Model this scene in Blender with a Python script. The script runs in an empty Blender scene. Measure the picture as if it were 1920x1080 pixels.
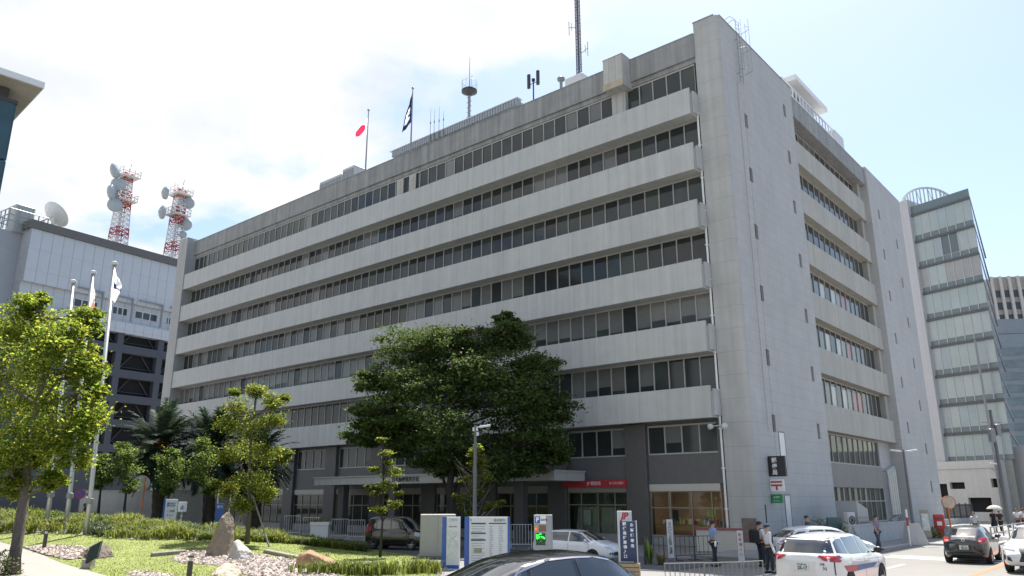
import bpy, bmesh, math, random
import numpy as np
from mathutils import Vector, Matrix, Euler
from mathutils.bvhtree import BVHTree
R = math.radians
C = bpy.context.scene.collection
SC = bpy.context.scene
rnd = random.Random(7)

# ------------------------------------------------------------------ camera
FPX, PITCH, ROLL, CAMZ = 1440.0, R(15.36), R(-0.13), 2.6
_fw = Vector((0, math.cos(PITCH), math.sin(PITCH)))
_r0 = Vector((1, 0, 0)); _u0 = _r0.cross(_fw)
_r = _r0*math.cos(ROLL) + _u0*math.sin(ROLL)
_u = -_r0*math.sin(ROLL) + _u0*math.cos(ROLL)
CAM = Vector((0, 0, CAMZ))
cd = bpy.data.cameras.new('camera'); cam = bpy.data.objects.new('camera', cd); C.objects.link(cam)
m = Matrix((_r, _u, -_fw)).transposed().to_4x4(); m.translation = CAM
cam.matrix_world = m
cd.sensor_width = 36; cd.lens = 36*FPX/1920; cd.clip_start = 0.1; cd.clip_end = 3000
SC.camera = cam

# ------------------------------------------------------------------ light
SUN_EL, SUN_AZ = R(64), R(17.6)          # azimuth clockwise from +Y
SC.view_settings.view_transform = 'Standard'; SC.view_settings.look = 'None'
SC.view_settings.exposure = 1.2; SC.view_settings.gamma = 1.0
W = bpy.data.worlds.new('World'); SC.world = W; W.use_nodes = True
nt = W.node_tree; nt.nodes.clear()
N = nt.nodes.new; L = nt.links.new
out = N('ShaderNodeOutputWorld'); bg = N('ShaderNodeBackground'); bg.inputs['Strength'].default_value = 0.088
sky = N('ShaderNodeTexSky'); sky.sky_type = 'NISHITA'; sky.sun_disc = False
sky.sun_elevation = SUN_EL; sky.sun_rotation = SUN_AZ; sky.air_density = 1.15; sky.dust_density = 1.5; sky.ozone_density = 1.0
tc = N('ShaderNodeTexCoord'); sep = N('ShaderNodeSeparateXYZ'); L(tc.outputs['Generated'], sep.inputs[0])
add = N('ShaderNodeMath'); add.operation = 'ADD'; add.inputs[1].default_value = 0.28; L(sep.outputs['Z'], add.inputs[0])
dx = N('ShaderNodeMath'); dx.operation = 'DIVIDE'; L(sep.outputs['X'], dx.inputs[0]); L(add.outputs[0], dx.inputs[1])
dy = N('ShaderNodeMath'); dy.operation = 'DIVIDE'; L(sep.outputs['Y'], dy.inputs[0]); L(add.outputs[0], dy.inputs[1])
cmb = N('ShaderNodeCombineXYZ'); L(dx.outputs[0], cmb.inputs[0]); L(dy.outputs[0], cmb.inputs[1]); cmb.inputs[2].default_value = 3.1
nz = N('ShaderNodeTexNoise'); nz.inputs['Scale'].default_value = 1.7; nz.inputs['Detail'].default_value = 7; nz.inputs['Roughness'].default_value = 0.55
nz.inputs['Distortion'].default_value = 0.25; L(cmb.outputs[0], nz.inputs['Vector'])
# more cloud to the west (left of the view), clear to the east
gx = N('ShaderNodeMapRange'); gx.inputs['From Min'].default_value = 0.42; gx.inputs['From Max'].default_value = -0.35
gx.inputs['To Min'].default_value = -0.16; gx.inputs['To Max'].default_value = 0.05; L(sep.outputs['X'], gx.inputs['Value'])
ad2 = N('ShaderNodeMath'); ad2.operation = 'ADD'; L(nz.outputs['Fac'], ad2.inputs[0]); L(gx.outputs[0], ad2.inputs[1])
cr = N('ShaderNodeValToRGB'); cr.color_ramp.elements[0].position = 0.47; cr.color_ramp.elements[1].position = 0.56
L(ad2.outputs[0], cr.inputs[0])
mx = N('ShaderNodeMix'); mx.data_type = 'RGBA'; L(cr.outputs[0], mx.inputs['Factor'])
L(sky.outputs[0], mx.inputs['A']); nz2 = N('ShaderNodeTexNoise'); nz2.inputs['Scale'].default_value = 3.3; nz2.inputs['Detail'].default_value = 5; L(cmb.outputs[0], nz2.inputs['Vector'])
cr2 = N('ShaderNodeValToRGB'); cr2.color_ramp.elements[0].position = 0.35; cr2.color_ramp.elements[1].position = 0.62; cr2.color_ramp.elements[0].color = (4.4, 4.6, 4.85, 1); cr2.color_ramp.elements[1].color = (5.6, 5.6, 5.6, 1)
L(nz2.outputs['Fac'], cr2.inputs[0]); L(cr2.outputs[0], mx.inputs['B'])
L(mx.outputs['Result'], bg.inputs['Color']); L(bg.outputs[0], out.inputs[0])
sd = bpy.data.lights.new('sun', 'SUN'); sd.energy = 4.8; sd.angle = R(0.5); sd.color = (1.0, 0.955, 0.88)
so = bpy.data.objects.new('sun', sd); C.objects.link(so)
_s = Vector((math.sin(SUN_AZ)*math.cos(SUN_EL), math.cos(SUN_AZ)*math.cos(SUN_EL), math.sin(SUN_EL)))
so.rotation_euler = _s.to_track_quat('Z', 'Y').to_euler(); so.location = (0, 0, 80)

# ------------------------------------------------------------------ photo geometry -> world
def ray(px, py): return _fw + _r*((px-960)/FPX) + _u*((540-py)/FPX)
def sst(a, b, x):
    t = min(1, max(0, (x-a)/(b-a))); return t*t*(3-2*t)
def H(x, y):
    """height of the park ground: a low bank rising to the west"""
    if y < 5: return 0.0
    return 1.5*sst(0.15, 0.6, -x/y)*sst(31, 45, y)*(1-sst(62, 74, y))
def gp(px, py, z=None):
    d = ray(px, py)
    if z is not None:
        t = (z-CAMZ)/d.z; return CAM + d*t
    t = 5.0
    while t < 400:
        P = CAM + d*t
        if P.z < H(P.x, P.y): break
        t += 0.05
    P = CAM + d*t; P.z = H(P.x, P.y); return P
def dp(px, py, Y):
    d = ray(px, py); return CAM + d*(Y/d.y)
def gY(px, Y):
    """ground point in the column px (taken at the horizon row) at distance Y"""
    d = ray(px, 937); x = d.x/d.y*Y; return Vector((x, Y, H(x, Y)))
class Plane:
    """vertical plane through P0 running along azimuth az; sz(px,py) -> (s, z)"""
    def __init__(s, P0, az):
        s.P0 = Vector((P0[0], P0[1], 0)); s.d = Vector((math.sin(R(az)), math.cos(R(az)), 0)); s.n = Vector((s.d.y, -s.d.x, 0))
    def sz(s, px, py):
        d = ray(px, py); t = (s.P0-Vector((0, 0, 0))).dot(s.n)/d.dot(s.n); P = CAM + d*t
        return (P-s.P0).dot(s.d), P.z
# building frame: local x = along the front to the right, y = back along the side, z up
BC = Vector((11.2217, 43.5783, 0)); BROT = -R(49.63)+R(90)-R(90)
BX = Vector((math.sin(R(49.63)), -math.cos(R(49.63)), 0)); BY = Vector((math.cos(R(49.63)), math.sin(R(49.63)), 0))
BROT = math.atan2(BX.y, BX.x)
def bw(x, y, z=0): return BC + BX*x + BY*y + Vector((0, 0, z))
def bxy(P): d = P-BC; return d.dot(BX), d.dot(BY)
def front(px, py, y):
    d = ray(px, py); t = ((BC + BY*y) - CAM).dot(BY)/d.dot(BY); P = CAM + d*t
    return (P-BC).dot(BX), P.z

# ------------------------------------------------------------------ materials
MATS = {}
def mat(name, col, rough=0.6, metal=0.0, var=0.12, scale=2.0, bump=0.0, bscale=40.0, streak=0.0, spec=0.5, coat=0.0, lines=None, emit=None, island=0.0, trans=0.0, dirt=0.0):
    """procedural material: base colour with noise variation, optional vertical streaks, joint lines and bump"""
    if name in MATS: return MATS[name]
    M = bpy.data.materials.new(name); M.use_nodes = True; t = M.node_tree; n = t.nodes; l = t.links
    b = n['Principled BSDF']; b.inputs['Roughness'].default_value = rough; b.inputs['Metallic'].default_value = metal
    b.inputs['Specular IOR Level'].default_value = spec; b.inputs['Coat Weight'].default_value = coat
    if coat: b.inputs['Coat Roughness'].default_value = 0.03
    tcn = n.new('ShaderNodeTexCoord'); cur = None
    def mul(prev, facsock, lo, hi):
        mr = n.new('ShaderNodeMapRange'); mr.inputs['To Min'].default_value = lo; mr.inputs['To Max'].default_value = hi
        mr.inputs['From Min'].default_value = 0.25; mr.inputs['From Max'].default_value = 0.75
        l.new(facsock, mr.inputs['Value'])
        mm = n.new('ShaderNodeMix'); mm.data_type = 'RGBA'; mm.blend_type = 'MULTIPLY'; mm.inputs['Factor'].default_value = 1
        if prev is None: mm.inputs['A'].default_value = (*col, 1)
        else: l.new(prev, mm.inputs['A'])
        l.new(mr.outputs[0], mm.inputs['B']); return mm.outputs['Result']
    if var:
        nn = n.new('ShaderNodeTexNoise'); nn.inputs['Scale'].default_value = scale; nn.inputs['Detail'].default_value = 6
        nn.inputs['Roughness'].default_value = 0.65; l.new(tcn.outputs['Object'], nn.inputs['Vector'])
        cur = mul(cur, nn.outputs['Fac'], 1-var, 1+var)
    if dirt:
        nn = n.new('ShaderNodeTexNoise'); nn.inputs['Scale'].default_value = scale*0.12; nn.inputs['Detail'].default_value = 4
        l.new(tcn.outputs['Object'], nn.inputs['Vector']); cur = mul(cur, nn.outputs['Fac'], 1-dirt, 1+dirt*0.5)
    if streak:
        mp = n.new('ShaderNodeMapping'); mp.inputs['Scale'].default_value = (1.6, 1.6, 0.05); l.new(tcn.outputs['Object'], mp.inputs[0])
        nn = n.new('ShaderNodeTexNoise'); nn.inputs['Scale'].default_value = 1.5; nn.inputs['Detail'].default_value = 5; l.new(mp.outputs[0], nn.inputs['Vector'])
        cur = mul(cur, nn.outputs['Fac'], 1-streak, 1+streak*0.6)
    if lines:
        s3 = n.new('ShaderNodeSeparateXYZ'); l.new(tcn.outputs['Object'], s3.inputs[0])
        for ax, per, w, dark in lines:
            dv = n.new('ShaderNodeMath'); dv.operation = 'DIVIDE'; dv.inputs[1].default_value = per; l.new(s3.outputs[ax], dv.inputs[0])
            fr = n.new('ShaderNodeMath'); fr.operation = 'FRACT'; l.new(dv.outputs[0], fr.inputs[0])
            lt = n.new('ShaderNodeMath'); lt.operation = 'GREATER_THAN'; lt.inputs[1].default_value = w/per; l.new(fr.outputs[0], lt.inputs[0])
            cur = mul(cur, lt.outputs[0], dark, 1.0) if True else cur
    if island:
        g = n.new('ShaderNodeNewGeometry'); cur = mul(cur, g.outputs['Random Per Island'], 1-island, 1+island)
    if cur is None: b.inputs['Base Color'].default_value = (*col, 1)
    else: l.new(cur, b.inputs['Base Color'])
    if emit: b.inputs['Emission Color'].default_value = (*emit[:3], 1); b.inputs['Emission Strength'].default_value = emit[3]
    if bump:
        nb = n.new('ShaderNodeTexNoise'); nb.inputs['Scale'].default_value = bscale; nb.inputs['Detail'].default_value = 4; l.new(tcn.outputs['Object'], nb.inputs['Vector'])
        bp = n.new('ShaderNodeBump'); bp.inputs['Strength'].default_value = bump; bp.inputs['Distance'].default_value = 0.05
        l.new(nb.outputs['Fac'], bp.inputs['Height']); l.new(bp.outputs[0], b.inputs['Normal'])
    if trans:
        tr = n.new('ShaderNodeBsdfTranslucent'); ms = n.new('ShaderNodeMixShader'); ms.inputs[0].default_value = trans
        if cur is None: tr.inputs[0].default_value = (*col, 1)
        else:
            hs = n.new('ShaderNodeHueSaturation'); hs.inputs['Value'].default_value = 2.1; hs.inputs['Hue'].default_value = 0.485; l.new(cur, hs.inputs['Color']); l.new(hs.outputs[0], tr.inputs[0])
        l.new(b.outputs[0], ms.inputs[1]); l.new(tr.outputs[0], ms.inputs[2]); l.new(ms.outputs[0], n['Material Output'].inputs[0])
    MATS[name] = M; return M

# ------------------------------------------------------------------ mesh building
XF = {}
class MB:
    def __init__(s): s.v = []; s.f = []; s.m = []; s.mi = 0
    def add(s, vs, fs):
        o = len(s.v); s.v += [tuple(v) for v in vs]; s.f += [tuple(i+o for i in f) for f in fs]; s.m += [s.mi]*len(fs); return s
    def box(s, a, b, M=None):
        x0, y0, z0 = [min(p, q) for p, q in zip(a, b)]; x1, y1, z1 = [max(p, q) for p, q in zip(a, b)]
        vs = [Vector(p) for p in ((x0,y0,z0),(x1,y0,z0),(x1,y1,z0),(x0,y1,z0),(x0,y0,z1),(x1,y0,z1),(x1,y1,z1),(x0,y1,z1))]
        if M: vs = [M @ v for v in vs]
        return s.add(vs, [(0,3,2,1),(4,5,6,7),(0,1,5,4),(1,2,6,5),(2,3,7,6),(3,0,4,7)])
    def cbox(s, a, b, c=0.02, M=None):
        """box with chamfered vertical and top edges"""
        x0, y0, z0 = [min(p, q) for p, q in zip(a, b)]; x1, y1, z1 = [max(p, q) for p, q in zip(a, b)]
        o = [(x0+c,y0),(x1-c,y0),(x1,y0+c),(x1,y1-c),(x1-c,y1),(x0+c,y1),(x0,y1-c),(x0,y0+c)]
        i2 = [(x0+2*c,y0+c),(x1-2*c,y0+c),(x1-c,y0+2*c),(x1-c,y1-2*c),(x1-2*c,y1-c),(x0+2*c,y1-c),(x0+c,y1-2*c),(x0+c,y0+2*c)]
        vs = [Vector((*p, z0)) for p in o]+[Vector((*p, z1-c)) for p in o]+[Vector((*p, z1)) for p in i2]
        if M: vs = [M @ v for v in vs]
        fs = [tuple(range(7,-1,-1)), tuple(range(16,24))]
        for k in range(8):
            j = (k+1) % 8; fs += [(k,j,8+j,8+k),(8+k,8+j,16+j,16+k)]
        return s.add(vs, fs)
    def tube(s, pts, rs, n=8, cap=True):
        pts = [Vector(p) for p in pts]
        if not hasattr(rs, '__len__'): rs = [rs]*len(pts)
        vs = []; fs = []; ref = Vector((0.31, 0.17, 0.93))
        for i, p in enumerate(pts):
            d = (pts[min(i+1, len(pts)-1)]-pts[max(i-1, 0)]).normalized()
            a = d.cross(Vector((0, 0, 1)) if abs(d.z) < 0.95 else Vector((1, 0, 0))).normalized(); b = d.cross(a)
            for k in range(n):
                t = 2*math.pi*k/n; vs.append(p + (a*math.cos(t)+b*math.sin(t))*rs[i])
        for i in range(len(pts)-1):
            for k in range(n):
                j = (k+1) % n; fs.append((i*n+k, i*n+j, (i+1)*n+j, (i+1)*n+k))
        if cap: fs += [tuple(range(n-1,-1,-1)), tuple((len(pts)-1)*n+k for k in range(n))]
        return s.add(vs, fs)
    def lathe(s, prof, n=16, M=None):
        """profile of (r, z) turned about z"""
        vs = []; fs = []
        for r, z in prof:
            for k in range(n):
                t = 2*math.pi*k/n; vs.append(Vector((r*math.cos(t), r*math.sin(t), z)))
        for i in range(len(prof)-1):
            for k in range(n):
                j = (k+1) % n; fs.append((i*n+k, i*n+j, (i+1)*n+j, (i+1)*n+k))
        if M: vs = [M @ v for v in vs]
        return s.add(vs, fs)
    def prism(s, poly, z0, z1, M=None):
        n = len(poly); vs = [Vector((*p, z0)) for p in poly]+[Vector((*p, z1)) for p in poly]
        if M: vs = [M @ v for v in vs]
        return s.add(vs, [tuple(range(n-1,-1,-1)), tuple(range(n, 2*n))]+[(k, (k+1) % n, n+(k+1) % n, n+k) for k in range(n)])
    def quad(s, a, b, c, d): return s.add([a, b, c, d], [(0, 1, 2, 3)])
    def wall(s, x0, x1, z0, z1, holes, depth, M=None):
        """wall in the plane y=0 facing -y with recessed openings (a,b,c,d)=(x0,x1,z0,z1); reveals run back by depth"""
        xs = sorted({x0, x1, *[h[0] for h in holes], *[h[1] for h in holes]}); zs = sorted({z0, z1, *[h[2] for h in holes], *[h[3] for h in holes]})
        def inside(cx, cz): return any(h[0] < cx < h[1] and h[2] < cz < h[3] for h in holes)
        vs = []; fs = []
        for i in range(len(xs)-1):
            for k in range(len(zs)-1):
                if inside((xs[i]+xs[i+1])/2, (zs[k]+zs[k+1])/2): continue
                o = len(vs); vs += [(xs[i],0,zs[k]),(xs[i+1],0,zs[k]),(xs[i+1],0,zs[k+1]),(xs[i],0,zs[k+1])]; fs.append((o,o+1,o+2,o+3))
        for a, b, c, d in holes:
            o = len(vs); vs += [(a,0,c),(b,0,c),(b,0,d),(a,0,d),(a,depth,c),(b,depth,c),(b,depth,d),(a,depth,d)]
            fs += [(o,o+4,o+5,o+1),(o+1,o+5,o+6,o+2),(o+2,o+6,o+7,o+3),(o+3,o+7,o+4,o)]
        vs = [Vector(v) for v in vs]
        if M: vs = [M @ v for v in vs]
        return s.add(vs, fs)
    def build(s, name, mats, parent=None, world=False, smooth=False, label=None):
        me = bpy.data.meshes.new(name); vs = s.v
        if world and parent is not None:
            inv = XF[parent.name].inverted(); vs = [tuple(inv @ Vector(v)) for v in vs]
        me.from_pydata(vs, [], s.f)
        if not isinstance(mats, (list, tuple)): mats = [mats]
        for q in mats: me.materials.append(q)
        if len(mats) > 1: me.polygons.foreach_set('material_index', s.m)
        if smooth: me.polygons.foreach_set('use_smooth', [True]*len(s.f))
        me.update()
        o = bpy.data.objects.new(name, me); C.objects.link(o)
        if parent is not None: o.parent = parent; XF[o.name] = XF[parent.name]
        else: XF[o.name] = Matrix.Identity(4)
        if label: o['label'] = label
        return o
def smooth_by_angle(o, ang=40):
    me = o.data; me.polygons.foreach_set('use_smooth', [True]*len(me.polygons))
    bm = bmesh.new(); bm.from_mesh(me)
    for e in bm.edges:
        if len(e.link_faces) == 2 and e.calc_face_angle(0) > R(ang): e.smooth = False
    bm.to_mesh(me); bm.free(); return o
def tag(o, label, cat, group=None, kind=None):
    o['label'] = label; o['category'] = cat
    if group: o['group'] = group
    if kind: o['kind'] = kind
    return o
def thing(name, label, cat, loc=(0, 0, 0), rz=0.0, group=None):
    o = bpy.data.objects.new(name, None); C.objects.link(o); o.location = loc; o.rotation_euler = (0, 0, rz); o.empty_display_size = 0.3
    XF[o.name] = Matrix.Translation(Vector(loc)) @ Matrix.Rotation(rz, 4, 'Z')
    return tag(o, label, cat, group)
def dup(root, loc, rz, label):
    r = root.copy(); C.objects.link(r); r.location = loc; r.rotation_euler = (0, 0, rz); r['label'] = label
    XF[r.name] = Matrix.Translation(Vector(loc)) @ Matrix.Rotation(rz, 4, 'Z')
    for ch in list(root.children):
        c = ch.copy(); C.objects.link(c); c.parent = r
        for g in ch.children:
            d = g.copy(); C.objects.link(d); d.parent = c
    return r
def struct(o): o['kind'] = 'structure'; return o
def text_mesh(name, body, size, material, parent, M, depth=0.004, align='CENTER', bold=0.0):
    """lettering as a thin mesh; M places it (text lies in local xy, facing +z)"""
    cu = bpy.data.curves.new(name, 'FONT'); cu.body = body; cu.size = size; cu.align_x = align; cu.align_y = 'CENTER'; cu.extrude = depth; cu.offset = bold
    to = bpy.data.objects.new(name, cu); me = bpy.data.meshes.new_from_object(to); bpy.data.objects.remove(to)
    me.transform(M); me.materials.clear(); me.materials.append(material)
    o = bpy.data.objects.new(name, me); C.objects.link(o); o.parent = parent; XF[o.name] = XF[parent.name]; return o
def face_to(P, az):
    """matrix: a panel at P whose normal points along azimuth az (text upright)"""
    n = Vector((math.sin(az), math.cos(az), 0)); up = Vector((0, 0, 1)); x = up.cross(n)
    M = Matrix((x, up, n)).transposed().to_4x4(); M.translation = P; return M
# ------------------------------------------------------------------ colours used by the buildings
M_SPAN = mat('painted_concrete', (0.51, 0.515, 0.505), 0.75, var=0.07, scale=1.2, streak=0.13, lines=[(0, 1.56, 0.025, 0.74)], dirt=0.06, bump=0.05)
M_PARA = mat('weathered_concrete', (0.31, 0.31, 0.305), 0.85, var=0.14, scale=0.9, streak=0.30, lines=[(0, 1.56, 0.025, 0.78)], bump=0.15)
M_TOWER = mat('board_concrete', (0.47, 0.465, 0.45), 0.82, var=0.10, scale=0.7, streak=0.12, lines=[(2, 1.345, 0.035, 0.80)], dirt=0.10, bump=0.12)
M_TOWERS = mat('block_concrete', (0.46, 0.46, 0.455), 0.82, var=0.08, scale=0.8, streak=0.05, lines=[(2, 0.673, 0.03, 0.82), (1, 3.3, 0.03, 0.88)], dirt=0.08, bump=0.12)
M_SIDE = mat('warm_concrete', (0.44, 0.425, 0.385), 0.8, var=0.07, scale=1.0, streak=0.16, lines=[(1, 1.05, 0.025, 0.80)], bump=0.08)
M_SOFF = mat('soffit_paint', (0.30, 0.285, 0.26), 0.8, var=0.06)
M_BROWN = mat('brown_tile', (0.125, 0.122, 0.122), 0.55, var=0.10, scale=2, lines=[(0, 1.5, 0.02, 0.8)])
M_PIER = mat('pier_stone', (0.10, 0.096, 0.094), 0.5, var=0.12, scale=3)
M_CREAM = mat('cream_panel', (0.50, 0.48, 0.43), 0.6, var=0.05)
M_FRAME = mat('window_frame', (0.42, 0.41, 0.385), 0.45, var=0.04)
M_DKFR = mat('dark_frame', (0.06, 0.062, 0.065), 0.4, var=0.05)
M_STEEL = mat('painted_steel', (0.62, 0.63, 0.63), 0.4, var=0.05)
M_GREY = mat('grey_steel', (0.24, 0.25, 0.26), 0.45, var=0.08)
M_DARK = mat('dark_steel', (0.035, 0.037, 0.042), 0.45, var=0.1)
M_WHITE = mat('white_paint', (0.78, 0.78, 0.77), 0.45, var=0.04)
M_ROOF = mat('roof_membrane', (0.22, 0.225, 0.22), 0.9, var=0.15)
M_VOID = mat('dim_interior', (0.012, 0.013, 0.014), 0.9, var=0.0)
def glass(name, col, rough=0.05, spec=0.42): return mat(name, col, rough, var=0.25, scale=0.7, spec=spec)  # noise in the pane colour imitates cloud reflections and interior variation
G_DK = glass('glass_dark', (0.034, 0.039, 0.041)); G_GR = glass('glass_green', (0.050, 0.060, 0.056)); G_BL = glass('glass_blue', (0.058, 0.066, 0.072))
G_B1 = mat('glass_blind_grey', (0.142, 0.145, 0.142), 0.12, var=0.1); G_B2 = mat('glass_blind_pale', (0.185, 0.188, 0.182), 0.15, var=0.1)
G_CUR = mat('glass_curtain_white', (0.5, 0.49, 0.46), 0.2, var=0.1); G_PINK = mat('glass_curtain_pink', (0.32, 0.11, 0.12), 0.2, var=0.1)
GL = [G_DK, G_GR, G_BL, G_B1, G_B2, G_CUR, G_PINK]

# ================================================================== the big government building
gov = thing('office_building', 'long eight storey concrete office building with pale spandrel bands and rounded corner tower', 'building', BC, BROT)
z_span = [27.72-3.785*i for i in range(6)]; SH = 1.78
for i, zt in enumerate(z_span):
    b = MB(); b.box((-64.5, 0, zt-SH), (0, 0.16, zt)); b.box((-64.48, 0.162, zt-SH+0.03), (-0.02, 1.22, zt-0.28))
    b.box((-0.018, 0.30, zt-SH+0.14), (0.14, 1.2, zt-0.14))
    b.box((-64.5, 0.02, zt+0.002), (0, 0.14, zt+0.03))
    b.build('spandrel', M_SPAN, gov)
b = MB(); b.box((-64.5, 0.85, 30.29), (0.148, 1.5, 31.95)); b.box((-64.5, 0.82, 31.952), (0.148, 1.53, 32.02)); b.box((-64.5, 1.0, 29.95), (0.148, 1.45, 30.288)); b.build('parapet', M_PARA, gov)
b = MB(); b.box((-66.4, -0.12, 0), (-64.502, 3.0, 32.3)); b.build('end_pillar', mat('pillar_concrete', (0.44, 0.435, 0.42), 0.8, var=0.08, streak=0.12, lines=[(2, 3.785, 0.03, 0.8)]), gov)
b = MB(); b.box((-66.2, 3.002, 0), (-64.3, 42, 31.5)); b.box((-64.29, 1.35, 3.2), (0.6, 42.9, 30.9)); b.box((-64.29, 1.35, 0), (-12.3, 42.9, 3.199)); b.box((-12.29, 4.7, 0), (0.6, 42.9, 3.199)); b.build('wall', M_ROOF, gov)
# corner tower with rounded edge and slit windows on the flank
def arc(cx, cy, r, a0, a1, n): return [(cx+r*math.cos(R(a0+(a1-a0)*k/n)), cy+r*math.sin(R(a0+(a1-a0)*k/n))) for k in range(n+1)]
RC = 0.30; XT = 1.86; YT = 0.95
plan = [(0.15, 1.6), (0.15, YT)] + arc(XT-RC, YT+RC, RC, -90, 0, 7)
b = MB()
vs = []
for x, y in plan: vs += [(x, y, 0), (x, y, 32.77)]
b.add(vs, [(2*k, 2*k+2, 2*k+3, 2*k+1) for k in range(len(plan)-1)])
b.add([(x, y, 32.77) for x, y in plan]+[(XT, 13.3, 32.77), (0.15, 13.3, 32.77)], [tuple(range(len(plan)+2))])
b.add([(0.15, 1.6, 30), (0.15, 13.3, 30), (0.15, 13.3, 32.77), (0.15, 1.6, 32.77)], [(3, 2, 1, 0)])
tw = b.build('corner_tower', M_TOWER, gov); smooth_by_angle(tw, 30)
b = MB(); b.box((0.12, YT-0.03, 32.772), (XT+0.03-RC, 1.7, 32.86)); b.box((XT-0.4, YT+RC, 32.772), (XT+0.03, 13.33, 32.86)); b.build('coping', M_PARA, gov)
RSIDE = Matrix(((0, -1, 0, 0), (1, 0, 0, 0), (0, 0, 1, 0), (0, 0, 0, 1)))   # wall() plane y=0 facing -y  ->  facing +x
slA = [(3.95, 4.45, z-0.5, z+0.5) for z in (26.4, 22.6, 18.75, 14.75, 10.75, 6.85)]
slB = [(11.35, 11.83, z-0.5, z+0.5) for z in (30.2, 26.45, 22.6, 18.6, 14.65, 10.65, 6.85)]
slC = [(34.1, 34.6, z-0.5, z+0.5) for z in (28.6, 24.6, 20.6, 16.6, 12.6, 8.6)]
slD = [(39.5, 40.0, z-0.5, z+0.5) for z in (27.0, 23.0, 19.0, 15.0, 11.0, 7.0, 3.6)]
T = Matrix.Translation((XT, 0, 0)) @ RSIDE
b = MB(); b.wall(YT+RC, 13.3, 0, 32.77, slA+slB, 0.35, T); b.quad((XT, 13.3, 0), (0.2, 13.3, 0), (0.2, 13.3, 32.77), (XT, 13.3, 32.77)); b.build('flank_wall', M_TOWERS, gov)
b = MB(); b.wall(31.6, 43.0, 0, 32.6, slC+slD, 0.35, T); b.quad((0.2, 31.6, 0), (XT, 31.6, 0), (XT, 31.6, 32.6), (0.2, 31.6, 32.6)); b.quad((XT, 43, 0), (-64, 43, 0), (-64, 43, 31.4), (XT, 43, 32.6))
b.quad((XT, 31.6, 32.6), (XT, 43, 32.6), (-2, 43, 32.6), (-2, 31.6, 32.6)); b.build('flank_wall', M_TOWERS, gov)
for a in slA+slB+slC+slD:
    b = MB(); b.box((XT-0.36, a[0]-0.02, a[2]-0.02), (XT-0.33, a[1]+0.02, a[3]+0.02)); b.build('slit_window', G_DK, gov)
# faint dark run-down streak lines and flush doors on the flank
for y0, y1, z0, z1 in ((4.75, 5.55, 4.3, 6.35), (4.75, 5.5, 1.0, 2.75)):
    b = MB(); b.box((XT-0.02, y0-0.07, z0-0.05), (XT+0.03, y0, z1+0.1)); b.box((XT-0.02, y1, z0-0.05), (XT+0.03, y1+0.07, z1+0.1)); b.box((XT-0.02, y0, z1), (XT+0.03, y1, z1+0.1)); fo = b.build('door_frame', M_GREY, gov)
    b = MB(); b.box((XT-0.02, y0+0.002, z0), (XT+0.015, y1-0.002, z1-0.002)); b.build('steel_door', M_WHITE, fo)
b = MB(); b.box((XT-0.1, 4.1, 0.5), (XT+0.004, 4.13, 26.0)); b.build('joint_strip', mat('joint_seal', (0.20, 0.2, 0.2), 0.8), gov)
# drain pipe in the re-entrant corner
b = MB(); b.tube([(0.06, 0.86, 0.1), (0.06, 0.86, 27.5)], 0.065, 8)
for z in np.arange(2, 27, 2.2): b.box((-0.03, 0.78, z), (0.15, 0.949, z+0.07))
b.build('drain_pipe', M_WHITE, gov)
# hooped ladder near the tower top
b = MB()
for y in (3.35, 3.85): b.tube([(2.06, y, 28.9), (2.06, y, 33.5), (1.7, y, 33.9), (1.2, y, 33.75)], 0.02, 5)
for z in np.arange(29.0, 33.4, 0.3): b.tube([(2.06, 3.35, z), (2.06, 3.85, z)], 0.012, 5)
for z in (29.6, 31.2, 32.7): b.tube([(2.06+0.75*math.sin(R(t)), 3.6-0.42*math.cos(R(t)), z) for t in np.linspace(0, 180, 9)], 0.015, 5)
for k in (30, 90, 150): b.tube([(2.06+0.75*math.sin(R(k)), 3.6-0.42*math.cos(R(k)), z) for z in (29.6, 33.3)], 0.012, 5)
for y in (3.35, 3.85):
    b.tube([(1.86, y, 29.5), (2.06, y, 29.5)], 0.02, 5); b.tube([(1.86, y, 32), (2.06, y, 32)], 0.02, 5)
b.build('roof_ladder', M_GREY, gov)
b = MB(); b.tube([(1.9, 3.2, 6.3), (1.9, 3.2, 28.8)], 0.02, 5); b.build('cable', mat('pale_cable', (0.5, 0.47, 0.44)), gov)
# boxed concrete head and rusty shaft on the parapet
M_BOX = mat('stained_panel', (0.50, 0.49, 0.46), 0.7, var=0.10, scale=1.5, streak=0.12, lines=[(0, 0.53, 0.03, 0.45)])
b = MB(); b.box((-6.28, -0.1, 29.75), (-4.72, 1.2, 32.05)); hd = b.build('shaft_head', M_BOX, gov)
b = MB(); b.box((-6.3, -0.12, 32.052), (-4.7, 1.22, 32.12)); b.box((-6.3, -0.13, 29.7), (-4.7, -0.102, 30.2)); b.build('stain_band', mat('ochre_stain', (0.46, 0.40, 0.30), 0.8, var=0.2), hd)
b = MB(); b.box((-6.2, 0.75, 27.4), (-5.1, 1.3, 29.74)); b.build('shaft', M_BOX, gov)
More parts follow.
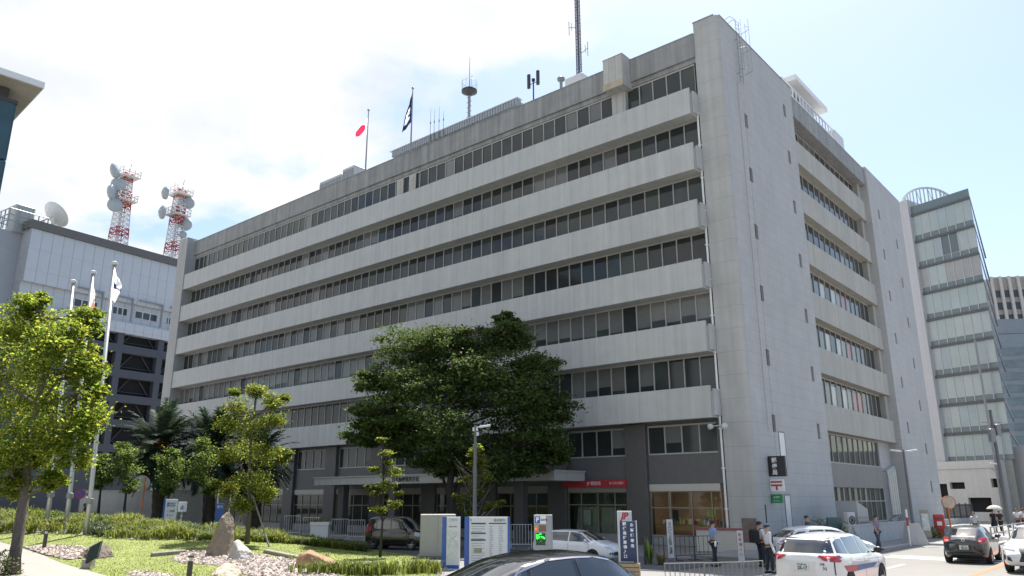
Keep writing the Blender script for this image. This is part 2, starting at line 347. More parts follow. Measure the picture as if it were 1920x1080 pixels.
# ---- side band: parapet, spandrels
b = MB(); b.box((0.3, 13.302, 30.75), (1.69, 31.598, 32.35)); b.box((0.28, 13.302, 32.352), (1.71, 31.598, 32.42)); b.build('parapet', mat('side_parapet', (0.31, 0.315, 0.315), 0.85, var=0.12, streak=0.25, lines=[(1, 3.1, 0.03, 0.8)]), gov)
for i in range(6):
    zt = 29.06-4.012*i
    b = MB(); b.box((1.25, 13.302, zt-1.87), (1.44, 31.598, zt)); b.box((0.3, 13.302, zt-1.87), (1.248, 31.598, zt-1.55)); b.box((0.5, 30.7, zt), (1.2, 31.598, zt+2.1)); b.build('spandrel', M_SIDE, gov)
b = MB(); b.box((0.2, 13.302, 3.35), (0.95, 28.4, 5.0)); b.build('low_spandrel', mat('taupe_panel', (0.30, 0.275, 0.26), 0.8, var=0.06, streak=0.12, lines=[(1, 2.1, 0.02, 0.85)]), gov)
b = MB(); b.box((0.2, 28.41, 0), (0.8, 31.598, 7.15)); b.build('recess_wall', M_TOWERS, gov)
b = MB(); b.box((0.2, 13.302, 0), (0.72, 28.4, 0.85)); b.build('plinth', M_TOWERS, gov)
for k in range(4):
    y = 29.0+0.62*k; b = MB(); b.tube([(0.85, y, 0.9+0.1*k), (1.1, y, 0.9+0.1*k), (1.15, y, 1.3), (1.15, y, 4.3+0.18*k), (1.1, y, 4.75+0.12*k), (0.8, y, 4.8+0.12*k)], 0.13, 8); b.build('vent_duct', mat('duct_metal', (0.5, 0.51, 0.5), 0.35, metal=0.3), gov)
# ---- windows: every one is a frame with a pane; the hundred largest stay separate
wins = []   # (x0,x1,z0,z1,plane,kind)
for i in range(7):
    head = 29.93 if i == 0 else z_span[i-1]-SH+0.02
    sill = z_span[i]-0.30 if i < 6 else None
    if sill is None: continue
    for k in range(62):
        x0 = -0.02-1.04*(k+1); x1 = x0+1.04
        if i == 0 and -6.3 < x0+0.5 < -5.0: continue
        wins.append((x0, x1, sill, head, 'F', i))
for k in range(62):
    pass
for i in range(7):
    head = 30.7 if i == 0 else 29.06-4.012*(i-1)-1.87
    sill = 29.06-4.012*i-0.3 if i < 6 else 5.02
    n = 14
    for k in range(n):
        y0 = 13.32+k*(17.3/n); y1 = y0+17.3/n
        if i == 6 and y1 > 28.4: continue
        wins.append((y0, y1, sill, head-0.02, 'S', i))
def bay_list():
    out = []; x = -0.25; 
    while x > -63:
        out.append((max(x-4.55, -64), x)); x -= 6.05
    return out
for a, c in bay_list():
    for k in range(4):
        w = (c-a)/4; wins.append((a+k*w, a+(k+1)*w, 5.12, 6.86, 'F', 6))
def win_geo(fm, pm, w, r2):
    x0, x1, z0, z1, pl, i = w; f = 0.045
    def P(x, y, z): return (x, y, z) if pl == 'F' else (0.78-(y-1.1), x, z)
    def bx(bm, a, c): bm.box(P(*a), P(*c))
    yb, yf = 1.16, 1.06
    bx(fm, (x0+0.002, yf, z0), (x0+f, yb, z1)); bx(fm, (x1-f*0.6, yf, z0), (x1-0.002, yb, z1)); bx(fm, (x0+f, yf, z1-0.11), (x1-f*0.6, yb, z1)); bx(fm, (x0+f, yf, z0), (x1-f*0.6, yb, z0+0.09))
    u = r2.random(); y = 1.12
    def pane(za, zb, mi):
        pm.mi = mi; t = (r2.random()-0.5)*0.012
        a, c, d, e = P(x0+f, y+t, za), P(x1-f*0.6, y-t, za), P(x1-f*0.6, y-t, zb), P(x0+f, y+t, zb)
        pm.quad(a, c, d, e)
    za, zb = z0+0.09, z1-0.11; clear = r2.choice([0, 0, 0, 1, 1, 2])
    if pl == 'S' and i < 6 and i >= 3:
        col = [0, 0, 1, 3, 5, 0, 5, 4, 6, 3 if i < 5 else 6, 0, 2, 0, 0][int((x0-13.3)/1.236) % 14]
        cut = za+(zb-za)*0.35; pane(za, zb if col in (0, 1, 2) else zb-0.35, col)
        if col not in (0, 1, 2): pane(zb-0.35, zb, 0)
        return
    pb = [0.06, 0.10, 0.12, 0.26, 0.88, 0.36, 0.03][min(i, 6)] if pl == 'F' else 0.08
    if i == 5 and x0 > -5.2 and pl == 'F': pb = 0
    if u < pb:
        bl = 3 if r2.random() < 0.7 else 4; h = zb-(zb-za)*r2.choice([0.55, 0.62, 0.66, 0.7, 0.72, 0.9 if i != 4 else 0.66])
        if h > za+0.05: pane(za, h-0.001, clear)
        pane(max(h, za), zb, bl)
    else: pane(za, zb, clear)
def wpos(w): 
    q = (w[0]+w[1])/2; z = (w[2]+w[3])/2
    return bw(q, 1.1, z) if w[4] == 'F' else bw(0.78, q, z)
hidden = lambda w: w[4] == 'F' and w[5] == 6 and w[0] < -16
wins.sort(key=lambda w: (wpos(w)-CAM).length + (400 if hidden(w) else 0) + (25 if w[4] == 'S' else 0))
r2 = random.Random(5)
for w in wins[:100]:
    fm, pm = MB(), MB(); win_geo(fm, pm, w, r2)
    used = sorted(set(pm.m)); pm.m = [used.index(q) for q in pm.m]
    fo = fm.build('window', M_FRAME, gov); pm.build('pane', [GL[q] for q in used], fo)
fm, pm = MB(), MB()
for w in wins[100:]: win_geo(fm, pm, w, r2)
fo = fm.build('window', M_FRAME, gov); fo['kind'] = 'stuff'; po = pm.build('pane', GL, fo); po['kind'] = 'stuff'
for x in (-28.9, -27.3):
    b = MB(); b.box((x, 0.98, 27.5), (x+0.85, 1.059, 29.8))
    for k in range(4): b.tube([(x+0.43, 0.99, 27.9+0.5*k), (x+0.43, 0.95, 27.9+0.5*k)], 0.17, 10)
    b.build('vent_panel', mat('vent_cream', (0.45, 0.43, 0.38), 0.6), gov)
# ---- lower two storeys of the front
b = MB(); holes = [(a, c, 5.1, 6.9) for a, c in bay_list()]
b.wall(-64.5, 0.148, 3.42, 7.02, holes, 0.12, Matrix.Translation((0, 1.0, 0))); b.build('brown_band', M_BROWN, gov)
for a, c in bay_list():
    b = MB(); x1 = a; x0 = a-1.5
    b.cbox((x0+0.01, 0.72, 0), (x1-0.01, 1.5, 7.0), 0.03); b.build('pier', M_PIER, gov)
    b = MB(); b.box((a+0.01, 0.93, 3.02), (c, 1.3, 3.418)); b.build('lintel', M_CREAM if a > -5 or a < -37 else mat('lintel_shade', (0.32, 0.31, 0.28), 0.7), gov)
    b = MB(); b.box((a+0.01, 0.95, 0), (c, 1.3, 0.5)); b.build('base_wall', mat('base_stone', (0.27, 0.275, 0.28), 0.7, var=0.1), gov)
# shop interiors: a lit room behind real glass in the right bay, dark elsewhere
GLS = bpy.data.materials.new('shop_glass'); GLS.use_nodes = True; g = GLS.node_tree; pb_ = g.nodes['Principled BSDF']
tb = g.nodes.new('ShaderNodeBsdfTransparent'); tb.inputs[0].default_value = (0.80, 0.84, 0.81, 1); gs = g.nodes.new('ShaderNodeBsdfGlossy'); gs.inputs['Roughness'].default_value = 0.02
lw = g.nodes.new('ShaderNodeFresnel'); lw.inputs['IOR'].default_value = 1.5; mxs = g.nodes.new('ShaderNodeMixShader')
g.links.new(lw.outputs[0], mxs.inputs[0]); g.links.new(tb.outputs[0], mxs.inputs[1]); g.links.new(gs.outputs[0], mxs.inputs[2]); g.links.new(mxs.outputs[0], g.nodes['Material Output'].inputs[0])
def shopfront(a, c, cols, mid=2.05, gm=GLS):
    fm = MB(); xs = [a+(c-a)*k for k in cols]
    for x in xs: fm.box((x-0.035, 1.0, 0.5), (x+0.035, 1.1, 3.02))
    for k in range(len(xs)-1):
        for z in (0.5, mid, 2.95): fm.box((xs[k]+0.035, 1.01, z), (xs[k+1]-0.035, 1.09, z+0.07))
    fo = fm.build('shop_window', mat('bronze_frame', (0.27, 0.235, 0.18), 0.4, metal=0.3), gov)
    p = MB(); 
    for k in range(len(xs)-1): p.quad((xs[k]+0.035, 1.05, 0.57), (xs[k+1]-0.035, 1.05, 0.57), (xs[k+1]-0.035, 1.05, 2.95), (xs[k]+0.035, 1.05, 2.95))
    p.build('pane', gm, fo)
bays = bay_list()
for n_, (a, c) in enumerate(bays):
    if n_ == 0: shopfront(a+0.02, c, (0, 0.27, 0.29, 0.59, 0.87, 1.0))
    elif n_ == 1: shopfront(a+0.02, c, (0, 0.22, 0.5, 0.78, 1.0), 2.2)
    else: shopfront(a+0.02, c, (0, 0.25, 0.5, 0.75, 1.0), 2.1, G_DK if n_ % 2 else glass('glass_lobby', (0.03, 0.035, 0.03)))
fm, pm = MB(), MB(); rb = random.Random(9)
for k in range(12):
    y0 = 13.32+k*15.06/12; y1 = y0+15.06/12
    fm.box((0.72, y0, 0.85), (0.84, y0+0.05, 3.348)); fm.box((0.73, y0+0.05, 2.35), (0.83, y1, 2.42)); fm.box((0.73, y0+0.05, 0.85), (0.83, y1, 0.92))
    pm.mi = 0; pm.quad((0.78, y0+0.05, 0.92), (0.78, y1, 0.92), (0.78, y1, 2.35), (0.78, y0+0.05, 2.35))
    c1 = y0+0.05+(y1-y0-0.05)*rb.uniform(0.3, 0.6); pm.mi = 1 if k < 9 else 0
    pm.quad((0.78, y0+0.05, 2.42), (0.78, c1, 2.42), (0.78, c1, 3.348), (0.78, y0+0.05, 3.348)); pm.mi = 0; pm.quad((0.78, c1, 2.42), (0.78, y1, 2.42), (0.78, y1, 3.348), (0.78, c1, 3.348))
fo = fm.build('shop_window', M_FRAME, gov); pm.build('pane', [glass('glass_moss', (0.045, 0.06, 0.045)), mat('glass_blind_cream', (0.40, 0.36, 0.26), 0.2, var=0.1)], fo)
def room(a, c, colr, em, dep=3.2):
    b = MB(); x0, x1 = a-0.3, c+0.2
    y1 = 1.32+dep
    b.quad((x0, 1.32, 0.3), (x1, 1.32, 0.3), (x1, y1, 0.3), (x0, y1, 0.3)); b.quad((x0, y1, 0.3), (x1, y1, 0.3), (x1, y1, 3.1), (x0, y1, 3.1))
    b.quad((x0, 1.32, 0.3), (x0, y1, 0.3), (x0, y1, 3.1), (x0, 1.32, 3.1)); b.quad((x1, y1, 0.3), (x1, 1.32, 0.3), (x1, 1.32, 3.1), (x1, y1, 3.1)); b.quad((x0, y1, 3.1), (x1, y1, 3.1), (x1, 1.32, 3.1), (x0, 1.32, 3.1))
    ro = b.build('shop_room', colr, gov)
    b = MB()
    for k in range(2): b.box((a+0.6+k*2, 2.2, 3.04), (a+1.8+k*2, 2.35, 3.09))
    if em: b.build('ceiling_lamp', mat('lamp_tube', (1, 1, 1), emit=(1.0, 0.93, 0.8, em)), ro)
    return ro
# cut the solid core where the shop rooms are: core starts behind them
ro = room(bays[0][0], bays[0][1], mat('shop_wall', (0.42, 0.30, 0.20), 0.8, var=0.25, scale=1.2), 4)
b = MB(); b.box((-4.6, 1.6, 0.31), (-0.4, 2.2, 1.15)); b.build('counter', mat('counter_wood', (0.30, 0.16, 0.09), 0.5, var=0.2), ro)
rs = random.Random(3); b = MB()
for k in range(26):
    x = rs.uniform(-4.5, -0.6); w = rs.uniform(0.08, 0.2); h = rs.uniform(0.12, 0.4); b.mi = rs.randrange(4); b.box((x, 1.7, 1.152), (x+w, 1.9, 1.15+h))
b.build('goods', [M_WHITE, mat('goods_red', (0.5, 0.05, 0.06)), mat('goods_blue', (0.08, 0.14, 0.3)), mat('goods_lime', (0.45, 0.6, 0.1))], ro)
b = MB(); b.box((-3.9, 1.55, 1.2), (-3.35, 1.65, 1.95)); b.build('screen', M_DARK, ro)
b = MB(); b.box((-1.5, 1.62, 1.6), (-0.95, 1.75, 1.95)); b.build('lime_box', mat('goods_lime', (0.45, 0.6, 0.1)), ro)
ro = room(bays[1][0], bays[1][1], mat('office_wall', (0.36, 0.40, 0.36), 0.8, var=0.15), 0)
b = MB()
for x in (-9.4, -7.6): b.quad((x-1.1, 1.3, 0.5), (x+0.9, 1.3, 0.5), (x+0.5, 1.33, 2.1), (x-0.9, 1.33, 2.1))
b.build('curtain', mat('net_curtain', (0.34, 0.39, 0.36), 0.8, var=0.2, scale=4), ro)
b = MB(); b.box((-9.75, 1.10, 1.0), (-9.2, 1.13, 1.9)); b.build('poster', mat('poster_pale', (0.5, 0.55, 0.55), 0.5, var=0.3, scale=6), ro)
M_RED = mat('sign_red', (0.42, 0.03, 0.045), 0.45, var=0.05)
b = MB(); b.box((bays[1][0]-0.15, 0.6, 3.3), (bays[1][1]+0.1, 0.925, 3.72)); rsn = b.build('shop_sign', M_RED, gov)
FR = Matrix(((1, 0, 0, 0), (0, 0, -1, 0), (0, 1, 0, 0), (0, 0, 0, 1)))
def FT(x, y, z): return Matrix.Translation((x, y, z)) @ FR
for s_, x, z_ in (('JP 郵便局', -8.55, 0.26), ('ゆうびん窓口', -6.9, 0.17)): text_mesh('lettering', s_, z_, M_WHITE, rsn, FT(x, 0.595, 3.51))
# entrance canopy with raised lettering
b = MB(); b.box((-33.4, -2.5, 3.68), (-9.3, 0.7, 4.22)); b.box((-33.5, -2.56, 4.222), (-9.2, 0.7, 4.30)); cn = b.build('entrance_canopy', mat('canopy_aluminium', (0.46, 0.46, 0.44), 0.4, var=0.06, streak=0.1), gov)
text_mesh('lettering', '日本郵便東海支社', 0.36, M_DARK, cn, FT(-22.6, -2.504, 3.95), 0.02, bold=0.01)
for x in (-30.5, -24.5, -18.5, -12.5):
    b = MB(); b.cbox((x-0.35, -2.1, 0), (x+0.35, -1.5, 3.679), 0.04); b.build('canopy_column', M_PIER, cn)
# security camera lamp on the corner
b = MB(); b.tube([(0.2, 0.9, 6.55), (0.2, 0.3, 6.55)], 0.04, 6); fl = b.build('flood_lamp', M_GREY, gov)
for s_ in (-1, 1):
    b = MB(); b.lathe([(0.02, -0.14), (0.13, -0.1), (0.17, 0.1), (0.16, 0.12), (0, 0.09)], 12, Matrix.Translation((0.2+0.42*s_, 0.25, 6.52)) @ Euler((R(100), 0, R(20*s_))).to_matrix().to_4x4()); b.tube([(0.2, 0.3, 6.55), (0.2+0.4*s_, 0.3, 6.55)], 0.03, 6); b.build('lamp_head', M_STEEL, fl, smooth=True)
# hanging signs on the flank
M_BLK = mat('sign_black', (0.016, 0.017, 0.02), 0.4, var=0.0); M_GRN = mat('sign_green', (0.02, 0.22, 0.07), 0.4, var=0.05)
SD = Matrix(((0, 0, 1, 0), (1, 0, 0, 0), (0, 1, 0, 0), (0, 0, 0, 1)))
def hang(name, z0, z1, w, col, lab):
    # blade sign standing out from the flank, its face turned to the street in front
    t = MB(); t.box((1.9, 2.75, z0), (1.9+w, 2.95, z1)); t.box((1.85, 2.8, z0+0.1), (1.9, 2.9, z1-0.1)); o = t.build(name, col, gov, label=lab); return o
h1 = hang('hanging_sign', 3.78, 4.9, 0.95, M_BLK, 'black hanging sign with white characters')
for k, ch in enumerate('郵便局'): text_mesh('lettering', ch, 0.30, M_WHITE, h1, FT(2.24, 2.746, 4.65-0.33*k), bold=0.008)
h2 = hang('hanging_sign', 2.98, 3.62, 0.75, M_WHITE, 'white hanging sign with red postal mark')
b = MB(); b.box((1.94, 2.735, 3.44), (2.58, 2.749, 3.53)); b.box((1.94, 2.735, 3.26), (2.58, 2.749, 3.35)); b.box((2.21, 2.735, 3.04), (2.31, 2.749, 3.258)); b.build('postal_mark', M_RED, h2)
h3 = hang('hanging_sign', 2.35, 2.82, 0.6, M_GRN, 'small green hanging sign')
text_mesh('lettering', 'ATM', 0.17, M_WHITE, h3, FT(2.2, 2.746, 2.65)); text_mesh('lettering', 'ゆうちょ', 0.1, M_WHITE, h3, FT(2.2, 2.746, 2.46))

# ---- things standing on the roof
def rooft(px, py, y): x, z = front(px, py, y); return x, z
def roof_thing(name, label, cat, x, y, z=31.0, group=None): return thing(name, label, cat, bw(x, y, z), BROT, group)
# penthouse with overhanging roof and rail, behind the side parapet
ph = roof_thing('roof_penthouse', 'white rooftop penthouse with overhanging flat roof behind railing', 'penthouse', -1.0, 22, 31.0)
b = MB(); b.box((-2.5, -4.4, 0), (1.4, 1.2, 4.5)); b.build('wall', mat('penthouse_shaded', (0.50, 0.52, 0.56), 0.6), ph)  # white wall darkened and blued: its shade is put into the colour
b = MB(); b.box((-3.0, -5.0, 4.502), (2.2, 2.4, 4.95)); b.build('roof', M_WHITE, ph)
b = MB(); b.box((1.401, -4.0, 3.0), (1.43, -2.4, 4.1)); b.build('window', G_BL, ph)
rl = roof_thing('roof_railing', 'white steel railing along the side roof edge', 'railing', 1.2, 13.5, 31.0)
b = MB()
for k in range(20): b.box((-0.04, k*0.75, 1.3), (0.04, k*0.75+0.07, 3.1))
for z in (2.2, 3.05): b.box((-0.05, 0, z), (0.05, 14.4, z+0.1))
b.build('rail', M_WHITE, rl)
b = MB(); b.box((-0.9, 0.1, 1.35), (-0.4, 10.2, 2.6)); b.build('screen_panel', mat('screen_blue', (0.28, 0.33, 0.42), 0.5), rl)
b = MB(); b.box((-0.5, 11.9, 1.35), (0.1, 14.3, 3.2)); b.build('end_box', M_STEEL, rl)
# cooling units
for x0, x1, h, lab in ((-43.2, -39.6, 3.2, 'louvred grey cooling unit at the far end of the front roof edge'), (-39.4, -37.5, 3.55, 'taller grey cooling unit beside the louvred one on the roof')):
    t = roof_thing('cooling_unit', lab, 'cooling unit', (x0+x1)/2, 3.6, 31.0, 'cooling units on the roof'); w = (x1-x0)/2
    b = MB(); b.cbox((-w, -0.8, 0), (w, 0.8, h), 0.05); b.build('casing', mat('unit_grey', (0.45, 0.47, 0.49), 0.5), t)
    b = MB()
    for k in range(int(w*2/0.45)): b.box((-w+0.08+0.45*k, -0.83, 0.5), (-w+0.42+0.45*k, -0.802, h-0.3))
    b.build('louvre', M_GREY, t)
# long louvre / solar strip
st = roof_thing('roof_screen', 'long dark ribbed screen lying along the front roof edge', 'roof screen', -25.5, 4.3, 31.0)
b = MB()
for k in range(52): b.box((-7.9+0.305*k, -0.25, 3.5), (-7.65+0.305*k, 0.3, 4.12))
b.build('slat_panel', mat('screen_slate', (0.30, 0.33, 0.36), 0.5, var=0.1), st)
b = MB(); b.box((-8.0, 0.302, 0), (8.0, 0.5, 3.9)); b.box((-8.2, -0.3, 4.122), (8.0, 0.4, 4.2)); b.build('backing', M_STEEL, st)
# flags
def flag_mesh(M, w, drop, rip, seed, cols):
    pass
def roof_flagpole(px_t, py_t, px_b, y, label):
    x, zt = front(px_t, py_t, y); t = thing('flagpole', label, 'flagpole', bw(x, y, 31.0), BROT, 'flagpoles on the roof')
    b = MB(); b.tube([(0, 0, 0), (0, 0, 3.4), (0, 0, zt-31)], [0.09, 0.07, 0.045], 8); b.build('pole', M_GREY, t)
    b = MB(); b.lathe([(0, -0.14), (0.1, -0.08), (0.13, 0), (0.1, 0.08), (0, 0.14)], 10, Matrix.Translation((0, 0, zt-31+0.1))); b.build('finial', M_GREY, t, smooth=True)
    return x, zt
def cloth(name, label, root_at, prof, mats, matfn, cat='flag', nu=18, nv=24, fold=0.12):
    """a hanging flag: prof(v) -> (offset, width) across, v from top 0 to bottom 1; matfn picks a material per cell"""
    o = MB(); P0 = Vector(root_at)
    def pt(u, v):
        top = prof['top']; bot = prof['bot']; ang = prof['lean']
        x = -(u*prof['w']*(prof.get('k', 0.35)+(1-prof.get('k', 0.35))*v**0.7)) - prof['sag']*v*u; z = -v*prof['h'] - u*prof['droop']
        y = fold*math.sin(u*9+v*3)*u + 0.05*math.sin(v*11)*u
        return Vector((x, y, z))
    vs = [pt(i/nu, j/nv) for j in range(nv+1) for i in range(nu+1)]; fs = []; ms = []
    for j in range(nv):
        for i in range(nu):
            fs.append((j*(nu+1)+i, j*(nu+1)+i+1, (j+1)*(nu+1)+i+1, (j+1)*(nu+1)+i)); ms.append(matfn((i+0.5)/nu, (j+0.5)/nv))
    o.v = [tuple(v) for v in vs]; o.f = fs; o.m = ms
    ob = o.build(name, mats, None, smooth=True); ob.location = P0; return tag(ob, label, cat)
F_W = mat('flag_white', (0.80, 0.79, 0.78), 0.8, trans=0.35, var=0.03); F_R = mat('flag_red', (0.62, 0.03, 0.045), 0.8, trans=0.3, var=0.03); F_N = mat('flag_navy', (0.012, 0.02, 0.07), 0.8, trans=0.2, var=0.03)
x, zt = roof_flagpole(691, 208, 685, 2.2, 'slim roof flagpole flying the white flag with red disc')
cloth('flag', 'white flag with red disc drooping from the roof pole', bw(x-0.06, 2.2, zt-0.75), dict(top=0, bot=0, lean=0, w=1.35, h=1.75, droop=0.95, sag=0.1, k=0.8), [F_W, F_R], lambda u, v: 1 if ((u-0.5)/0.36)**2+((v-0.5)/0.30)**2 < 1 else 0, nu=28, nv=36, fold=0.08)
x, zt = roof_flagpole(774, 167, 769, 2.2, 'slim roof flagpole flying the navy flag')
cloth('flag', 'navy flag with white emblem hanging limp from the roof pole', bw(x-0.06, 2.2, zt-0.35), dict(top=0, bot=0, lean=0, w=0.7, h=3.0, droop=1.2, sag=0.1), [F_N, F_W], lambda u, v: 1 if (0.40 < v < 0.80 and 0.25 < u < 0.9 and not (0.52 < v < 0.58) and not (u < 0.5 and 0.6 < v < 0.7)) else 0, nu=16, nv=30, fold=0.16)
# disc-topped aerial mast
x, z = front(880, 172, 5.0)
t = roof_thing('aerial_mast', 'roof aerial mast with a dark ring platform and tall whip', 'antenna', x, 5.0, 31.0)
b = MB(); b.tube([(0, 0, 0), (0, 0, z-31)], 0.13, 8)
for k in range(14): b.tube([(0.3, 0, 1+0.5*k), (-0.3, 0, 1+0.5*k)], 0.03, 5)
b.build('mast', M_GREY, t)
b = MB(); b.lathe([(0.14, -0.4), (0.5, -0.15), (0.72, -0.05), (0.72, 0.12), (0.66, 0.12), (0.62, 0.0), (0, 0.0)], 20, Matrix.Translation((0, 0, z-31))); b.build('ring_platform', M_DARK, t)
b = MB()
for k in range(10): a = R(36*k); b.tube([(0.7*math.cos(a), 0.7*math.sin(a), z-30.8), (0.7*math.cos(a), 0.7*math.sin(a), z-30.0)], 0.02, 5)
b.tube([(0.7*math.cos(R(18*k)), 0.7*math.sin(R(18*k)), z-30.05) for k in range(21)], 0.02, 5); b.build('guard_rail', M_STEEL, t)
b = MB(); b.tube([(0, 0, z-31), (0, 0, z-31+3.6)], [0.05, 0.02], 6); b.tube([(0.3, 0, z-31), (0.3, 0, z-31+1.6)], 0.02, 5); b.build('whip', M_GREY, t)
for n_, (px, pt_, pb2) in enumerate(((808, 203, 240), (815, 205, 238), (824, 200, 236), (832, 207, 234))):
    x, z = front(px, pt_, 4.0); zb = front(px, pb2, 4.0)[1]
    b = MB(); b.tube([(0, 0, 0), (0, 0, 1.2), (0, 0, z-zb+1.5)], [0.06, 0.03, 0.012], 6); b.lathe([(0.03, 1.9), (0.07, 2.0), (0.03, 2.2)], 8)
    o = b.build('whip_antenna', M_GREY); o.location = bw(x, 4.0, zb-1.5); tag(o, ['leftmost thin whip antenna of four on the roof', 'second whip antenna from the left on the roof', 'third and tallest whip antenna of the roof row', 'rightmost thin whip antenna of four on the roof'][n_], 'antenna', 'whip antennas on the roof')
x, z = front(1000, 150, 4.0)
t = roof_thing('panel_antenna', 'twin upright panel antennas on one short roof mast', 'antenna', x, 4.0, 31.0)
b = MB(); b.tube([(0, 0, 0), (0, 0, z-31)], 0.06, 6); b.tube([(-0.45, 0, z-31-0.3), (0.45, 0, z-31-0.3)], 0.03, 6); b.lathe([(0, -.2), (.15, -.1), (.15, .1), (0, .2)], 8, Matrix.Translation((0, 0, z-31))); b.build('mast', M_DARK, t)
for s_ in (-1, 1): b = MB(); b.cbox((s_*0.48-0.13, -0.1, z-31.6), (s_*0.48+0.13, 0.1, z-30.3), 0.03); b.build('panel', M_DARK, t)
x, z0 = front(1086, 138, 8.0); x1, z1 = front(1079, 2, 8.0)
def lattice(b, w0, w1, z0, z1, n, r=0.05):
    c = [(-1, -1), (1, -1), (1, 1), (-1, 1)]
    for k in range(n):
        za, zb = z0+(z1-z0)*k/n, z0+(z1-z0)*(k+1)/n; wa, wb = w0+(w1-w0)*k/n, w0+(w1-w0)*(k+1)/n
        for q in range(4):
            p, p2 = c[q], c[(q+1) % 4]
            b.tube([(p[0]*wa, p[1]*wa, za), (p[0]*wb, p[1]*wb, zb)], r, 5, False)
            b.tube([(p[0]*wa, p[1]*wa, za), (p2[0]*wb, p2[1]*wb, zb)], r*0.6, 4, False); b.tube([(p2[0]*wa, p2[1]*wa, za), (p[0]*wb, p[1]*wb, zb)], r*0.6, 4, False)
            b.tube([(p[0]*wb, p[1]*wb, zb), (p2[0]*wb, p2[1]*wb, zb)], r*0.6, 4, False)
t = roof_thing('lattice_mast', 'tall slim dark lattice radio mast rising from the roof', 'radio mast', x, 8.0, 31.0)
b = MB(); lattice(b, 0.17, 0.14, 0, z1-31+4, 56, 0.03); b.tube([(0, 0, 0), (0, 0, z1-31+4)], 0.05, 6); b.build('mast', mat('mast_slate', (0.07, 0.08, 0.10), 0.5), t)
b = MB()
for k in range(44): z_ = 3+0.36*k; b.tube([(-0.30, 0, z_), (-0.14, 0, z_)], 0.03, 4); b.tube([(0.14, 0, z_), (0.30, 0, z_)], 0.03, 4)
b.build('step_pegs', M_GREY, t)
for s_, zz in ((-1, 11.4), (1, 8.6)):
    b = MB(); b.tube([(0.2*s_, 0, zz), (0.95*s_, 0, zz+0.3)], 0.03, 5); b.tube([(0.95*s_, 0, zz-0.5), (0.95*s_, 0, zz+0.9)], 0.03, 5); b.tube([(0.7*s_, 0, zz-0.1), (0.7*s_, 0, zz+0.7)], 0.025, 5); b.build('side_aerial', M_GREY, t)
b = MB(); b.cbox((-0.9, -0.9, 0), (0.9, 0.9, 6.2), 0.05); b.build('mast_base', M_STEEL, t)
x, z = front(1052, 152, 4.0)
b = MB(); b.tube([(0, 0, 0), (0, 0, z-31)], 0.12, 8); b.lathe([(0.1, 0), (0.3, 0.05), (0.32, 0.25), (0.1, 0.4), (0, 0.42)], 10, Matrix.Translation((0, 0, z-31))); o = b.build('roof_vent', M_GREY); o.location = bw(x, 4.0, 31); tag(o, 'small mushroom roof vent between panel antennas and lattice mast', 'roof vent')
# ================================================================== other buildings
def pbuilding(name, label, px, py, Y, az):
    P = dp(px, py, Y); pl = Plane(P, az); rz = math.atan2(pl.d.y, pl.d.x)
    return thing(name, label, 'building', (P.x, P.y, 0), rz), pl, P.z
# ---- the panelled building with the antenna towers, at the left
M_PANEL = mat('white_panel', (0.52, 0.545, 0.58), 0.45, var=0.04, scale=0.6, lines=[(0, 1.75, 0.10, 0.62), (2, 3.5, 0.07, 0.80)])
M_PANEL2 = mat('shaded_panel', (0.36, 0.38, 0.41), 0.5, var=0.05, scale=0.6, lines=[(2, 3.0, 0.03, 0.85), (1, 1.45, 0.04, 0.85)])  # darker copy of the panel; the left face's shade is in its colour
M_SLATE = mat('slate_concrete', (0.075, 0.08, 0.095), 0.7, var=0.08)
tb_, pl, zt = pbuilding('panel_building', 'white panelled building with dark open parking decks below and dishes on its roof', 62, 412, 118, 33.5)
s_end = 62.0
z_pan0 = pl.sz(207, 560)[1]; z_pan = pl.sz(207, 600)[1]; z_str = pl.sz(300, 612)[1]
b = MB(); b.box((0, 0, z_pan0), (s_end, 30, zt-1.4)); b.build('upper_wall', M_PANEL, tb_)
b = MB(); b.box((-0.35, -0.35, zt-1.38), (s_end, 30, zt)); b.build('roof_edge', mat('roof_grey', (0.13, 0.13, 0.125), 0.7, var=0.1), tb_)
b = MB(); b.box((-9.5, 3.0, 0), (-0.02, 30, zt-1.9)); b.build('stair_block', M_PANEL2, tb_)
b = MB(); b.box((-34, 4.5, 0), (-9.52, 30, zt-0.4)); b.build('side_wing', mat('wing_white', (0.6, 0.61, 0.62), 0.6, lines=[(2, 4.0, 0.1, 0.8)]), tb_)
# a recessed window storey between panels and deck
b = MB(); b.box((0, 0.8, z_pan), (s_end, 30, z_pan0-0.02)); b.build('window_storey', M_PANEL, tb_)
for px0, px1, pt_, pb2 in ((141, 190, 540, 575), (214, 246, 552, 586), (257, 302, 560, 590), (316, 330, 572, 600)):
    s0, za = pl.sz(px0, pb2); s1, zb = pl.sz(px1, pt_+12)
    b = MB(); b.box((s0, 0.7, z_pan+1.3), (s1, 0.79, z_pan0-0.9)); fo = b.build('window', M_STEEL, tb_)
    b = MB()
    for k in range(3): w = (s1-s0)/3; b.box((s0+k*w+0.12, 0.66, z_pan+1.45), (s0+(k+1)*w-0.12, 0.695, z_pan0-1.1))
    b.build('pane', G_BL, fo)
    b = MB(); b.box((s0-0.2, -0.5, z_pan0+0.6), (s1+0.3, -0.3, z_pan0+0.85)); b.box((s1, -0.5, z_pan+0.3), (s1+0.25, -0.3, z_pan0+0.6)); b.box((s1, -0.3, z_pan0+0.6), (s1+0.2, 0.0, z_pan0+0.8)); b.build('canopy_frame', M_GREY, tb_)
b = MB(); b.box((0, -0.3, z_pan-1.9), (s_end, 30, z_pan-0.01)); b.build('deck_fascia', M_PANEL, tb_)
zg = z_pan-1.92; holes = []
op = [pl.sz(235, 617), pl.sz(296, 655)]
